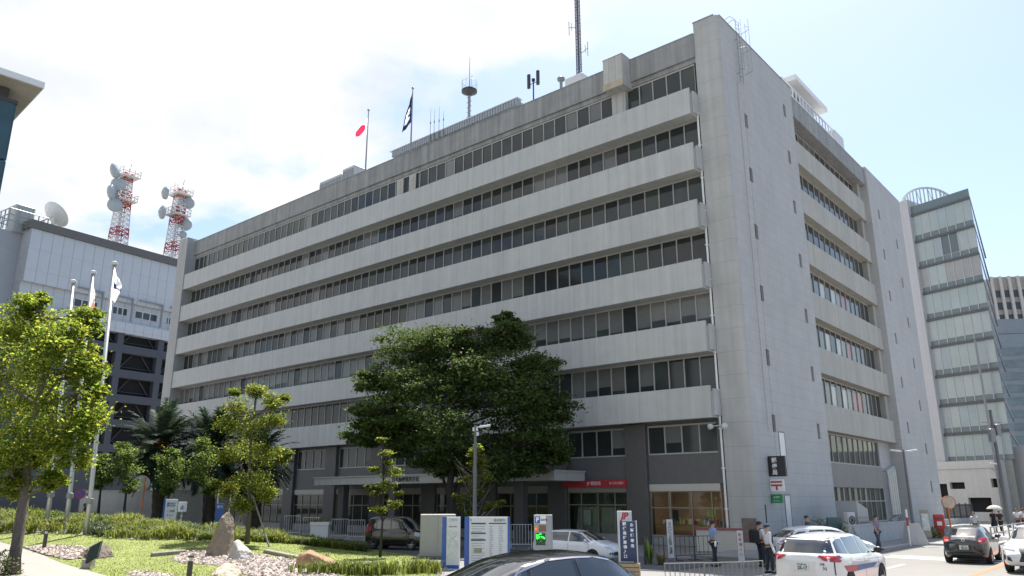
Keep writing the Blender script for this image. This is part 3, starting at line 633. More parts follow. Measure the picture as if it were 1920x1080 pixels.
bw_ = op[1][0]-op[0][0]; pit = bw_*1.17; hz = 2.9
zc = [pl.sz(265, y)[1] for y in (636, 682, 728, 774, 820, 866)]
for z in zc:
    for k in range(-3, 3):
        s0 = op[0][0]+k*pit
        if s0 > 0.5: holes.append((s0, s0+bw_, z-1.5, z+1.45))
b = MB(); b.wall(0, s_end, 0, zg, holes, 1.2); b.quad((0, 0, 0), (0, 0, zg), (0, 30, zg), (0, 30, 0)); b.build('parking_deck', M_SLATE, tb_)
for h in holes[:]:
    b = MB(); w = h[1]-h[0]; p = h[2]+0.05; q = h[3]-0.05
    b.tube([(h[0]+0.1, 1.0, p), (h[0]+w*0.36, 1.0, q)], 0.12, 5); b.tube([(h[1]-0.1, 1.0, p), (h[1]-w*0.36, 1.0, q)], 0.12, 5); b.box((h[0], 0.9, p+0.5), (h[1], 0.98, p+0.6)); b.build('deck_brace', mat('brace_paint', (0.055, 0.058, 0.06), 0.6), tb_)
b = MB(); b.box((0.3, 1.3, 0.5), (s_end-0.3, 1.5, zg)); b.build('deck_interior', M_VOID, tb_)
def pl_thing(pl, root, name, label, cat, px, py, back, z, group=None):
    """a thing on a roof: pixel column px, pushed back from the wall plane"""
    P2 = Plane(pl.P0 - pl.n*back, 0); P2.d = pl.d; P2.n = pl.n; s, z_ = P2.sz(px, py)
    Q = P2.P0 + pl.d*s; return thing(name, label, cat, (Q.x, Q.y, z), math.atan2(pl.d.y, pl.d.x), group), P2, s
M_TR = mat('tower_red', (0.42, 0.06, 0.045), 0.5); M_TW = mat('tower_white', (0.70, 0.70, 0.70), 0.5); M_DISH = mat('dish_grey', (0.40, 0.44, 0.46), 0.5, var=0.06)
def dish(b, p, az, r, d=0.9, el=0):
    M = Matrix.Translation(p) @ Matrix.Rotation(-az, 4, 'Z') @ Matrix.Rotation(R(-90+el), 4, 'X')
    b.lathe([(0.2*r, -d*0.9), (r*0.6, -d*0.75), (r, -d*0.35), (r*1.02, d*0.2), (r*0.9, d*0.38), (0, d*0.48)], 18, M)
def antenna_tower(px, ytop, ybase, label, plats, dishes):
    t, P2, s = pl_thing(pl, tb_, 'antenna_tower', label, 'antenna tower', px, ybase, 8.0, zt-0.05, 'antenna towers on the panelled roof')
    zz = lambda y: P2.sz(px, y)[1]-(zt-0.05)
    top = zz(ytop); n = 9
    for k in range(n):
        b = MB(); z0, z1 = top*k/n, top*(k+1)/n; w0, w1 = 1.35-0.6*k/n, 1.35-0.6*(k+1)/n; lattice(b, w0, w1, z0, z1, 2, 0.12); b.build('lattice_section', M_TR if k % 3 == 2 or k == 6 else M_TW, t)
    b = MB(); b.box((-0.6, -0.6, 0), (-0.2, -0.2, top)); b.build('cable_tray', M_STEEL, t)
    for y in plats:
        z = zz(y); b = MB()
        for q in range(4): 
            a, c = R(45+90*q), R(135+90*q); r = 2.5
            for hh in (0, 0.7, 1.4): b.tube([(r*math.cos(a), r*math.sin(a), z+hh), (r*math.cos(c), r*math.sin(c), z+hh)], 0.09, 5)
            for f_ in (0, 0.33, 0.66): x_, y_ = [(1-f_)*u_+f_*v_ for u_, v_ in zip((r*math.cos(a), r*math.sin(a)), (r*math.cos(c), r*math.sin(c)))]; b.tube([(x_, y_, z-0.1), (x_, y_, z+1.4)], 0.08, 5)
        b.box((-1.6, -1.6, z-0.15), (1.6, 1.6, z)); b.build('platform', M_TW, t)
    for px2, y2, r, az in dishes:
        s2 = (P2.sz(px2, y2)[0]-s); b = MB(); dish(b, (s2, -1.0, zz(y2)), az, r*0.62); b.tube([(s2, -0.8, zz(y2)), (s2*0.3, 0, zz(y2))], 0.15, 5); b.build('dish', M_DISH, t, smooth=True)
    b = MB(); b.tube([(0.3, 0, top), (0.6, 0, zz(ytop-22))], [0.1, 0.05], 5); b.tube([(-1.4, 0, top), (-1.4, 0, zz(ytop-12))], [0.06, 0.04], 5); b.build('lightning_rod', M_GREY, t)
antenna_tower(222, 320, 445, 'left red and white lattice tower carrying four large drum dishes', (328, 375), [(211, 325, 2.3, R(150)), (216, 350, 2.1, R(200)), (205, 368, 2.3, R(150)), (209, 390, 2.1, R(200))])
antenna_tower(325, 352, 470, 'right red and white lattice tower with pairs of dishes facing both ways', (362, 402), [(305, 370, 2.2, R(110)), (348, 375, 2.1, R(230)), (299, 408, 2.2, R(110)), (343, 417, 2.1, R(230)), (338, 438, 1.2, R(220))])
t, P2, s = pl_thing(pl, tb_, 'satellite_dish', 'large pale satellite dish tilted skyward on the panelled roof', 'satellite dish', 100, 415, 5.0, zt-0.05)
zz = P2.sz(98, 402)[1]-zt
b = MB(); M = Matrix.Translation((0, 0, zz)) @ Vector((0.72, 0.12, 0.68)).to_track_quat('Z', 'Y').to_matrix().to_4x4() @ Matrix.Diagonal((0.8, 0.8, 0.8, 1))
b.lathe([(0.1, -0.75), (1.2, -0.6), (2.2, -0.15), (3.0, 0.55), (3.05, 0.6), (2.2, -0.02), (1.2, -0.47), (0, -0.62)], 24, M); b.build('reflector', mat('dish_white', (0.66, 0.67, 0.68), 0.5), t, smooth=True)
b = MB(); b.tube([(0, 0, 0), (0, 0, zz-0.4)], 0.35, 8); b.build('mount', M_STEEL, t)
b = MB(); F0 = M @ Vector((0, 0, 2.2)); b.tube([M @ Vector((0, 0, -0.4)), F0], 0.1, 5); b.lathe([(0, -.3), (.3, -.3), (.3, .3), (0, .3)], 8, Matrix.Translation(F0))
for k in range(3): b.tube([M @ Vector((2.9*math.cos(k*2.1), 2.9*math.sin(k*2.1), 0.55)), F0], 0.06, 5)
b.build('feed_horn', M_STEEL, t)
t, P2, s = pl_thing(pl, tb_, 'roof_tank', 'grey roof tank standing in a railed frame beside the satellite dish', 'tank', 36, 425, 4.0, zt-1.9)
b = MB(); zz = P2.sz(36, 387)[1]-(zt-1.9); b.cbox((-1.5, -1.5, 0), (1.5, 1.5, zz), 0.2); b.build('tank', mat('tank_steel', (0.33, 0.36, 0.36), 0.5), t)
b = MB()
for q in range(4):
    a, c = R(45+90*q), R(135+90*q); r = 4.2
    for hh in (1.2, 2.2, 3.2): b.tube([(r*math.cos(a), r*math.sin(a), hh), (r*math.cos(c), r*math.sin(c), hh)], 0.1, 5)
    for f_ in (0, .25, .5, .75): b.tube([((1-f_)*r*math.cos(a)+f_*r*math.cos(c), (1-f_)*r*math.sin(a)+f_*r*math.sin(c), 0), ((1-f_)*r*math.cos(a)+f_*r*math.cos(c), (1-f_)*r*math.sin(a)+f_*r*math.sin(c), 3.2)], 0.1, 5)
b.build('rail', M_GREY, t)
# ---- corner of a glass building with a deep eave, upper left
P = dp(32, 196, 46); rz = R(47)
gl = thing('glass_pavilion', 'tall glass walled building with deep flat projecting roof at far left', 'building', (P.x, P.y, 0), rz)
hz = P.z
b = MB()
for k in range(7):
    z1 = hz-k*4.1; z0 = z1-4.0
    for q in range(12): b.box((-0.1-3.0*(q+1), 0, max(z0, 0.2)), (-0.14-3.0*q, 0.2, z1))
    for q in range(4): b.box((-0.2, 0.1+3.0*q, max(z0, 0.2)), (0, 3.05+3.0*q, z1))
    if z0 < 0.3: break
b.build('glazing', glass('glass_teal', (0.05, 0.10, 0.12)), gl)
b = MB(); b.box((-38, 0.21, 0), (-0.21, 12, hz-0.02)); b.build('inner_wall', M_DARK, gl)
b = MB(); b.box((-40, 0.3, hz), (-0.5, 12, hz+1.08)); b.box((-40, -0.05, hz), (0.05, 0.25, hz+0.25)); b.build('bulkhead', mat('bulkhead_dark', (0.07, 0.065, 0.06)), gl)
b = MB(); b.box((-40, -1.2, hz+1.1), (1.0, 14, hz+1.3)); b.build('eave', mat('eave_beige', (0.47, 0.43, 0.36), 0.7), gl)
b = MB(); b.box((-40, -1.28, hz+1.15), (1.08, -1.201, hz+1.58)); b.box((1.001, -1.2, hz+1.15), (1.08, 14, hz+1.58)); b.box((-40, -1.2, hz+1.301), (1.0, 14, hz+1.55)); b.build('fascia', M_WHITE, gl)
# ---- glass office at the right
Pc = dp(1815, 353, 90); plg = Plane(Pc, -32+180)       # front runs from far left to the near right corner
rz = math.atan2(plg.d.y, plg.d.x)
go = thing('glass_office', 'pale green glazed office block with dark floor lines beyond the concrete building', 'building', (Pc.x, Pc.y, 0), rz)
zt_ = Pc.z
sL = plg.sz(1707, 388)[0]           # negative
bands = [plg.sz(1815, y)[1] for y in (372, 427, 480, 533, 586, 641, 699, 758, 817, 868)]
flev = [(353, 372), (427, 432), (478, 484), (531, 537), (585, 591), (640, 646), (698, 704), (757, 763), (812, 818), (864, 872)]
M_GG = [mat('glass_pale_%d' % k, c, 0.08, var=0.10, scale=0.3) for k, c in enumerate([(0.36, 0.42, 0.42), (0.39, 0.44, 0.44), (0.33, 0.39, 0.41), (0.34, 0.34, 0.335), (0.12, 0.15, 0.17)])]
M_GSP = mat('spandrel_glass', (0.16, 0.20, 0.21), 0.1, var=0.1); M_FIN = mat('fin_silver', (0.42, 0.45, 0.46), 0.4)
zlev = [plg.sz(1815, y)[1] for y in (372, 427, 480, 533, 587, 641, 700, 757, 813, 868)]
M_GREYLN = mat('floor_line_grey', (0.09, 0.10, 0.105), 0.5)
npan = 7; wp = -sL/npan; rg = random.Random(4)
b = MB(); b.prism([(sL, 0), (0, 0), (-12.2, 27.4), (sL-12.2, 27.4)], zlev[0]+0.225, zt_); b.build('parapet', M_GSP, go)
for k in range(npan+1): pass
for i in range(9):
    zu, zl = zlev[i], zlev[i+1]; zs = zl+(zu-zl)*0.25
    b = MB(); b.prism([(sL, -0.18), (0.12, -0.18), (0.12-12.2, 27.4), (sL-12.2, 27.4)], zu-0.14, zu+0.16); b.build('floor_line', M_GREYLN, go)
    f = MB(); p = MB(); sp = MB()
    for k in range(npan):
        x0 = sL+k*wp; f.box((x0-0.05, -0.06, zl+0.22), (x0+0.05, 0.1, zu-0.14)); p.mi = rg.choice([0, 0, 1, 2]) if i != 2 else 3
        if i == 1 and k in (3, 4): p.mi = 4
        if i == 2 and k in (1, 2): p.mi = 1
        p.quad((x0+0.05, 0, zs), (x0+wp-0.05, 0, zs), (x0+wp-0.05, 0, zu-0.14), (x0+0.05, 0, zu-0.14)); sp.quad((x0+0.05, 0.02, zl+0.22), (x0+wp-0.05, 0.02, zl+0.22), (x0+wp-0.05, 0.02, zs-0.05), (x0+0.05, 0.02, zs-0.05)); f.box((x0+0.05, -0.03, zs-0.05), (x0+wp-0.05, 0.08, zs))
    fo = f.build('ribbon_window', M_FIN, go); p.build('pane', M_GG, fo); sp.build('low_pane', M_GSP, fo)
    q = MB(); q.mi = 0
    az2 = R(66)
    for k in range(8):
        y0 = 0.1+k*3.2; q.box((-0.1, y0, zl+0.22), (0.0, y0+3.1, zu-0.14), Matrix.Rotation(R(24), 4, 'Z'))
    q.build('end_glazing', mat('glass_end', (0.30, 0.34, 0.38), 0.06, var=0.1), go)
b = MB(); b.prism([(sL, 0.12), (-0.3, 0.12), (-0.3-12.2, 27.4), (sL-12.2, 27.4)], 0, zt_-0.3); b.build('core', mat('core_grey', (0.3, 0.31, 0.3), 0.8), go)
b = MB(); b.box((sL-7, -0.6, 0), (sL-0.01, 2.5, plg.sz(1707, 375)[1])); b.build('service_wall', mat('render_pale', (0.50, 0.50, 0.52), 0.8, var=0.04, streak=0.06), go)
sd0, zd = plg.sz(1700, 385); b = MB()
for k in range(25):
    a = R(180*k/24); cx, rr = sL+0.5, 3.7
    x = cx+rr*math.cos(a); y = 4+3.0*math.sin(a)*-1; z1 = zt_-1.0+3.6*math.sin(a)**0.8 if 0 < k < 24 else zt_-1.0
    b.tube([(x, y, zt_-3.0), (x, y, z1)], 0.09, 5)
    if k: b.tube([pz, (x, y, z1)], 0.16, 5); b.tube([(pz[0], pz[1], zt_-0.9), (x, y, zt_-0.9)], 0.08, 5)
    if k and k % 3 == 0: b.tube([(x, y, z1), (pz[0]+0.5, pz[1], zt_-2.0)], 0.05, 4)
    pz = (x, y, z1)
b.build('roof_frame', mat('frame_paleblue', (0.45, 0.5, 0.52), 0.4), go)
# podium wall under the glass
pd_, plp, zp_ = None, None, None
zpod = zlev[9]+0.2
pod = thing('white_annex', 'low white rendered annex with two small windows and a dark opening', 'building', (Pc.x, Pc.y, 0), rz)
plq = Plane(Pc-plg.n*0+Vector((0, 0, 0)), -32+180)
M_ANX = mat('annex_white', (0.56, 0.55, 0.53), 0.75, var=0.05, streak=0.08)
yo = -1.2
plq = Plane(Vector((Pc.x, Pc.y, 0)) + plg.n*(-yo if False else 1.2) , -32+180)
holes = []
for a_, c_, e_, f_ in ((1782, 1808, 904, 917), (1860, 1874, 897, 914), (1819, 1858, 933, 960), (1757, 1775, 907, 933)):
    s0, zb = plq.sz(a_, f_); s1, zt2 = plq.sz(c_, e_); holes.append((s0, s1, max(0.02, min(zb, zt2)), max(zb, zt2)))
b = MB(); s1 = plq.sz(1878, 900)[0]; b.wall(sL-16, s1, 0, zpod, holes, 0.6, Matrix.Translation((0, yo, 0))); b.quad((s1, yo, 0), (s1, 20, 0), (s1, 20, zpod), (s1, yo, zpod)); b.quad((sL-16, yo, zpod), (s1, yo, zpod), (s1, 20, zpod), (sL-16, 20, zpod)); b.build('wall', M_ANX, pod)
b = MB(); b.box((sL-16, yo-0.15, zpod-0.9), (s1, yo-0.002, zpod-0.6)); b.build('string_course', M_ANX, pod)
b = MB(); b.box((sL-15, yo+0.5, 0.01), (s1-0.2, yo+0.58, zpod-0.2)); b.build('opening_backing', M_VOID, pod)
b = MB(); b.box((s1+0.02, 1.5, 0), (s1+16, 22, zpod+1.5)); b.build('rear_wall', mat('rear_grey', (0.40, 0.40, 0.40), 0.8, var=0.05), pod)
sq = plq.sz(1873, 900)[0]; b = MB(); b.tube([(s1-0.3, yo-0.2, 0), (s1-0.3, yo-0.2, zpod+14)], 0.12, 6); b.build('drain_pipe', M_GREY, pod)
# ---- far towers at the right edge
def tower(label, px0, px1, ytop, Y, az, wallm, nfl, ncol, fin=True, glassm=None, zb=0.0, depth=30):
    P0, P1 = dp(px0, 937, Y), dp(px1, 937, Y); a = thing('office_tower', label, 'building', (P0.x, P0.y, 0), R(az)); w = (P1-P0).length
    z = dp(px0, ytop, Y).z; b = MB(); b.box((0, 0.25, zb), (w, depth, z)); b.build('wall', wallm, a)
    fh = z/nfl; cw = w/ncol; g = MB(); fm = MB()
    for i in range(nfl-1):
        g = MB(); g.box((cw*0.14, 0.12, i*fh+fh*0.3), (w-cw*0.14, 0.249, (i+1)*fh-fh*0.12)); g.build('ribbon_window', glassm or G_BL, a)
    if fin:
        for k in range(ncol+1): fm.box((k*cw-0.35, -0.5, zb), (k*cw+0.35, 0.11, z))
        fm.build('fin', mat('fin_beige', (0.50, 0.48, 0.46), 0.6), a)
    return a
tower('distant beige office tower with white vertical fins', 1858, 1990, 522, 190, -8, mat('beige_tower', (0.36, 0.33, 0.31), 0.7), 18, 8)
tower('distant blue grey slab block below the finned tower', 1866, 1975, 600, 165, -8, mat('blue_slab', (0.22, 0.25, 0.29), 0.6), 14, 5, False, glass('glass_slab', (0.10, 0.13, 0.17)))
tower('narrow green glazed block behind the annex', 1878, 1916, 632, 140, -10, mat('mint_frame', (0.38, 0.42, 0.42), 0.5), 16, 3, False, mat('glass_mint', (0.13, 0.24, 0.21), 0.1, var=0.2))
tower('blue mirror glass block at the right edge of the photo', 1904, 1990, 628, 132, -14, mat('blue_frame', (0.20, 0.24, 0.28), 0.3), 14, 6, False, glass('glass_sky', (0.13, 0.18, 0.22)))
# ================================================================== ground, roads, lawn
def grid_sheet(name, xs, ys, mt, off=0.0):
    b = MB(); nx = len(xs)
    b.v = [(x, y, H(x, y)+off) for y in ys for x in xs]
    b.f = [(j*nx+i, j*nx+i+1, (j+1)*nx+i+1, (j+1)*nx+i) for j in range(len(ys)-1) for i in range(nx-1)]; b.m = [0]*len(b.f)
    return struct(b.build(name, mt, smooth=True))
M_GRD = mat('paving', (0.185, 0.18, 0.175), 0.85, var=0.10, scale=0.5, bump=0.1, dirt=0.15)
xs = [-1600, -500, -180, -110] + [float(x) for x in range(-80, 62)] + [110, 200, 500, 1600]
ys = [-300, -60, 0] + [float(y) for y in range(5, 92)] + [130, 220, 500, 1700]
grid_sheet('ground', xs, ys, M_GRD, -0.02)
def poly_sheet(name, pts, off, mt, cell=0.6):
    """flat polygon (world xy) cut into a fine mesh that follows the ground"""
    bm = bmesh.new(); vs = [bm.verts.new((p[0], p[1], 0)) for p in pts]; f = bm.faces.new(vs)
    if f.normal.z < 0: f.normal_flip()
    bmesh.ops.triangulate(bm, faces=bm.faces[:])
    x0, x1 = min(p[0] for p in pts), max(p[0] for p in pts); y0, y1 = min(p[1] for p in pts), max(p[1] for p in pts)
    if cell:
        for k in range(1, int((x1-x0)/cell)+1): bmesh.ops.bisect_plane(bm, geom=bm.verts[:]+bm.edges[:]+bm.faces[:], plane_co=(x0+k*cell, 0, 0), plane_no=(1, 0, 0))
        for k in range(1, int((y1-y0)/cell)+1): bmesh.ops.bisect_plane(bm, geom=bm.verts[:]+bm.edges[:]+bm.faces[:], plane_co=(0, y0+k*cell, 0), plane_no=(0, 1, 0))
    for v in bm.verts: v.co.z = H(v.co.x, v.co.y)+off
    bm.normal_update()
    for f in bm.faces:
        if f.normal.z < 0: f.normal_flip()
    me = bpy.data.meshes.new(name); bm.to_mesh(me); bm.free(); me.materials.append(mt); me.polygons.foreach_set('use_smooth', [True]*len(me.polygons))
    o = bpy.data.objects.new(name, me); C.objects.link(o); XF[o.name] = Matrix.Identity(4); return struct(o)
def bpoly(*p): return [bw(x, y) for x, y in p]
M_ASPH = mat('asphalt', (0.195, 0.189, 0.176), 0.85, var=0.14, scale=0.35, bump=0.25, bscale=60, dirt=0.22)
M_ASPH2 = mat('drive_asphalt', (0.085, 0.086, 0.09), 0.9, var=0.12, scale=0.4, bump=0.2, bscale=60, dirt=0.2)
poly_sheet('road', bpoly((7.2, -120), (24, -120), (24, 140), (7.2, 140)), 0.002, M_ASPH, 0)
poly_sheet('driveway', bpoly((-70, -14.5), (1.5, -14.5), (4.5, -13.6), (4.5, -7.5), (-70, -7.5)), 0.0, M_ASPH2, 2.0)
M_LINE = mat('road_white', (0.66, 0.65, 0.62), 0.7, var=0.15, scale=3); M_ORNG = mat('road_orange', (0.55, 0.14, 0.055), 0.7, var=0.12, scale=3)
poly_sheet('road_marking', bpoly((13.35, -60), (13.6, -60), (13.6, 70), (13.35, 70)), 0.008, M_ORNG, 0)
poly_sheet('road_marking', bpoly((7.75, -60), (7.9, -60), (7.9, -3.5), (7.75, -3.5)), 0.008, M_LINE, 0)
for k in range(5): poly_sheet('road_marking', bpoly((10.3, -8+5*k-20), (10.45, -8+5*k-20), (10.45, -5+5*k-20), (10.3, -5+5*k-20)), 0.008, M_LINE, 0)
for k in range(2): poly_sheet('road_marking', bpoly((8.4+0.1*k, -1.3+1.2*k), (13.2, -1.9+1.2*k), (13.2, -1.5+1.2*k), (8.4+0.1*k, -0.9+1.2*k)), 0.0085, M_LINE, 0)
b = MB(); M_KERB = mat('kerb_stone', (0.36, 0.355, 0.34), 0.8, var=0.12, lines=[(0, 1.0, 0.02, 0.7)])
kb = MB(); Mb = Matrix.Translation(BC) @ Matrix.Rotation(BROT, 4, 'Z')
kb.cbox((7.0, -7, -0.05), (7.2, 10, 0.13), 0.02, Mb); kb.cbox((7.0, 10.01, -0.05), (11.0, 10.2, 0.13), 0.02, Mb); kb.cbox((10.8, 10.21, -0.05), (11.0, 60, 0.13), 0.02, Mb)
struct(kb.build('kerb', M_KERB))
b = MB(); b.box((1.9, -6.99, -0.05), (6.99, 60, 0.112), Mb); b.box((6.991, 10.21, -0.05), (10.79, 60, 0.112), Mb); struct(b.build('pavement', mat('pavement_slabs', (0.22, 0.22, 0.215), 0.85, var=0.12, scale=0.7, dirt=0.15, lines=[(0, 0.9, 0.02, 0.85)])))
M_LAWN = mat('grass_turf', (0.185, 0.22, 0.055), 0.9, var=0.28, scale=1.3, bump=0.6, bscale=25, dirt=0.3)
def gps(*p): return [gp(*q) for q in p]
lawn_pts = gps((-70, 996), (0, 999), (150, 1002), (250, 1012), (400, 1013), (500, 1017), (600, 1023), (700, 1031), (760, 1040), (830, 1056), (800, 1110), (400, 1150), (250, 1094), (159, 1068), (81, 1041), (35, 1026), (0, 1016), (-70, 1004))
poly_sheet('lawn', lawn_pts, 0.012, M_LAWN)
path_pts = gps((-70, 1004), (0, 1016), (35, 1026), (81, 1041), (159, 1068), (250, 1094), (330, 1130), (330, 1260), (-300, 1260), (-300, 1010))
poly_sheet('path', path_pts, 0.006, mat('pale_paving', (0.27, 0.252, 0.23), 0.85, var=0.08, scale=1.0, bump=0.1, bscale=30, lines=[(1, 1.2, 0.02, 0.88)]))
M_GRV = mat('gravel_bed', (0.26, 0.235, 0.215), 0.9, var=0.3, scale=6, bump=0.5, bscale=12)
gA = gps((42, 1027), (85, 1024), (150, 1026), (190, 1035), (175, 1046), (125, 1051), (80, 1040))
gB = gps((321, 1050), (346, 1034), (400, 1034), (470, 1040), (555, 1050), (600, 1066), (640, 1085), (560, 1100), (454, 1077), (403, 1060), (340, 1057))
gC = gps((230, 1075), (262, 1073), (310, 1077), (330, 1083), (280, 1088))
bed_near, bed_pts = {}, []
for nm, pts in (('gravel', gA), ('gravel', gB), ('gravel', gC)):
    poly_sheet('gravel_base', pts, 0.022, M_GRV, 0.5)
def inpoly(x, y, P):
    c = False; n = len(P)
    for i in range(n):
        a, d = P[i], P[(i+1) % n]
        if (a[1] > y) != (d[1] > y) and x < (d[0]-a[0])*(y-a[1])/(d[1]-a[1])+a[0]: c = not c
    return c
def pebbles(pts, n, seed):
    r = random.Random(seed); b = MB(); x0, x1 = min(p[0] for p in pts), max(p[0] for p in pts); y0, y1 = min(p[1] for p in pts), max(p[1] for p in pts); k = 0
    while k < n:
        x, y = r.uniform(x0, x1), r.uniform(y0, y1)
        if not inpoly(x, y, pts): continue
        k += 1; s = r.uniform(0.035, 0.09); a = r.uniform(0, 6.3); z = H(x, y)+0.03
        M = Matrix.Translation((x, y, z+s*0.25)) @ Matrix.Rotation(a, 4, 'Z') @ Matrix.Diagonal((s*r.uniform(0.8, 1.3), s*r.uniform(0.6, 1.0), s*r.uniform(0.5, 0.8), 1))
        v = [(1,0,0),(0.4,0.9,0.1),(-0.6,0.75,0),(-1,-0.1,0.1),(-0.4,-0.9,0),(0.6,-0.75,0),(0.3,0.25,0.9),(-0.35,0.1,0.95),(0.05,-0.4,0.85)]
        b.add([M @ Vector(q) for q in v], [(0,1,6),(1,2,7,6),(2,3,7),(3,4,8,7),(4,5,8),(5,0,6,8),(6,7,8)])
    return b.build('gravel', mat('pebble', (0.33, 0.275, 0.245), 0.8, var=0.1, island=0.6), smooth=False)
for pts, n, sd_, lb in ((gA, 1100, 1, 'pale gravel bed beside the left path around the dark rock'), (gB, 2800, 2, 'pale pinkish gravel bed around the standing stone'), (gC, 160, 3, 'small strip of gravel at the bottom of the lawn')):
    tag(pebbles(pts, n, sd_), lb, 'gravel', kind='stuff')
# short grass standing over the lawn, thin so the turf shows between
def grass():
    r = random.Random(8); b = MB(); k = 0; P = lawn_pts
    x0, x1 = min(p[0] for p in P), max(p[0] for p in P); y0, y1 = min(p[1] for p in P), max(p[1] for p in P); vs = []; fs = []
    while k < 17000:
        x, y = r.uniform(x0, x1), r.uniform(y0, y1)
        if not inpoly(x, y, P) or inpoly(x, y, gB) or inpoly(x, y, gA): continue
        k += 1; z = H(x, y)+0.01; h = r.uniform(0.025, 0.06); a = r.uniform(0, 6.3); w = 0.02; lx, ly = r.uniform(-.03, .03), r.uniform(-.03, .03)
        o = len(vs); vs += [(x-w*math.cos(a), y-w*math.sin(a), z), (x+w*math.cos(a), y+w*math.sin(a), z), (x+lx, y+ly, z+h)]; fs.append((o, o+1, o+2))
    b.v, b.f, b.m = vs, fs, [0]*len(fs)
    return b.build('grass', mat('grass_blade', (0.17, 0.205, 0.045), 0.8, var=0.3, scale=0.8, island=0.35, trans=0.35))
tag(grass(), 'sunlit short green grass of the park lawn', 'grass', kind='stuff')
# ================================================================== trees and planting
def leaf_mesh(name, cen, size, mats, parent, seed, up=0.5, wr=0.55, mids=None):
    """one small bent leaf per centre; cen (n,3) world"""
    g = np.random.default_rng(seed); n = len(cen)
    a = g.normal(size=(n, 3)); a[:, 2] *= 0.6; a /= np.linalg.norm(a, axis=1)[:, None]
    nn = g.normal(size=(n, 3)); nn[:, 2] += up*2; t = np.cross(nn, a); t /= np.linalg.norm(t, axis=1)[:, None]+1e-9
    L_ = size*g.uniform(0.6, 1.35, n)[:, None]; Wd = L_*wr*g.uniform(0.7, 1.2, n)[:, None]*0.5
    nz_ = np.cross(a, t)
    v = np.stack([cen-a*L_*0.5, cen+t*Wd+nz_*Wd*0.35, cen+a*L_*0.5-nz_*Wd*0.3, cen-t*Wd+nz_*Wd*0.35], 1).reshape(-1, 3)
    inv = np.array(XF[parent.name].inverted()) if parent is not None else np.eye(4)
    v = v @ inv[:3, :3].T + inv[:3, 3]
    me = bpy.data.meshes.new(name); me.vertices.add(4*n); me.loops.add(4*n); me.polygons.add(n)
    me.vertices.foreach_set('co', v.ravel()); me.loops.foreach_set('vertex_index', np.arange(4*n)); me.polygons.foreach_set('loop_start', np.arange(n)*4); me.polygons.foreach_set('loop_total', np.full(n, 4))
    for q in mats: me.materials.append(q)
    if len(mats) > 1: me.polygons.foreach_set('material_index', (mids if mids is not None else g.integers(0, len(mats), n)).astype(np.int32))
    me.update(); me.validate()
    o = bpy.data.objects.new(name, me); C.objects.link(o)
    if parent is not None: o.parent = parent; XF[o.name] = XF[parent.name]
    return o
def pxblob(px, py, r, Y, sq=1.0, dY=0.0):
    c = dp(px, py, Y+dY); k = r/FPX*(Y+dY)*1.0; return (c, k, k, k*sq)
def branchy(b, p0, p1, r0, r1, rr, bend=0.12):
    p0, p1 = Vector(p0), Vector(p1); d = p1-p0; mid = p0+d*0.5+Vector((rr.uniform(-1, 1), rr.uniform(-1, 1), rr.uniform(-0.2, 0.8)))*d.length*bend
    b.tube([p0, p0+(mid-p0)*0.55+d*0.02, mid, mid+(p1-mid)*0.5, p1], [r0, r0*0.85+r1*0.15, (r0+r1)/2, r0*0.25+r1*0.75, r1], 6, False); return mid
def tree(name, label, base, trunk, blobs, leaf, per, lmats, bark, seed, clumps=14, clump_r=0.30, flat=0.55, group=None, tr=0.16, shell=0.45, lean=None, cat='tree'):
    """trunk: list of points above base; blobs: crown volumes; per: leaves in a clump"""
    t = thing(name, label, cat, base, 0, group); rr = random.Random(seed); g = np.random.default_rng(seed)
    tb = MB(); pts = [Vector(p) for p in trunk]; n = len(pts)
    tb.tube(pts, [tr*(1.25 if i == 0 else 1)*(1-0.72*i/(n-1)) for i in range(n)], 9)
    cens = []
    for c, rx, ry, rz in blobs:
        near = min(range(n), key=lambda i: (pts[i]-c).length + (0 if pts[i].z < c.z else 2.0) + (1.5 if i == 0 else 0)); m_ = branchy(tb, pts[near], c, tr*0.30, tr*0.10, rr)
        for k in range(clumps):
            d = g.normal(size=3); d /= np.linalg.norm(d); s = (shell+(1-shell)*g.random()**0.6)
            q = Vector((c.x+d[0]*rx*s, c.y+d[1]*ry*s, c.z+d[2]*rz*s))
            if k % 2 == 0: branchy(tb, c if rr.random() < 0.6 else m_, q, tr*0.07, 0.012, rr, 0.1)
            cr = clump_r*(rx+rz)/2*g.uniform(0.6, 1.35); nn = int(per*g.uniform(0.55, 1.45))
            off = g.normal(size=(nn, 3))*np.array([cr, cr, cr*flat]); cens.append(np.array(q)+off)
    tb.build('trunk', bark, t, world=True, smooth=True)
    leaf_mesh('crown', np.concatenate(cens), leaf, lmats, t, seed); return t
M_BARK = mat('bark_grey', (0.12, 0.10, 0.085), 0.9, var=0.3, scale=9, bump=0.4, bscale=20); M_BARKD = mat('bark_dark', (0.035, 0.03, 0.028), 0.9, var=0.3, scale=8)
M_BARKP = mat('bark_pale', (0.24, 0.225, 0.21), 0.9, var=0.25, scale=8)
def LM(n, c, tr=0.58, isl=0.35): return mat(n, c, 0.65, var=0.15, scale=0.5, island=isl, trans=tr, spec=0.18)
LY = [LM('leaf_lime', (0.135, 0.19, 0.024)), LM('leaf_yellowgreen', (0.185, 0.21, 0.027)), LM('leaf_midgreen', (0.075, 0.13, 0.02))]
LD = [LM('leaf_dark', (0.046, 0.085, 0.026), 0.4), LM('leaf_deep', (0.064, 0.105, 0.03), 0.25), LM('leaf_olive', (0.085, 0.108, 0.026), 0.25)]
LS = [LM('leaf_fresh', (0.11, 0.16, 0.022)), LM('leaf_gold', (0.17, 0.185, 0.026)), LM('leaf_green', (0.055, 0.085, 0.018))]
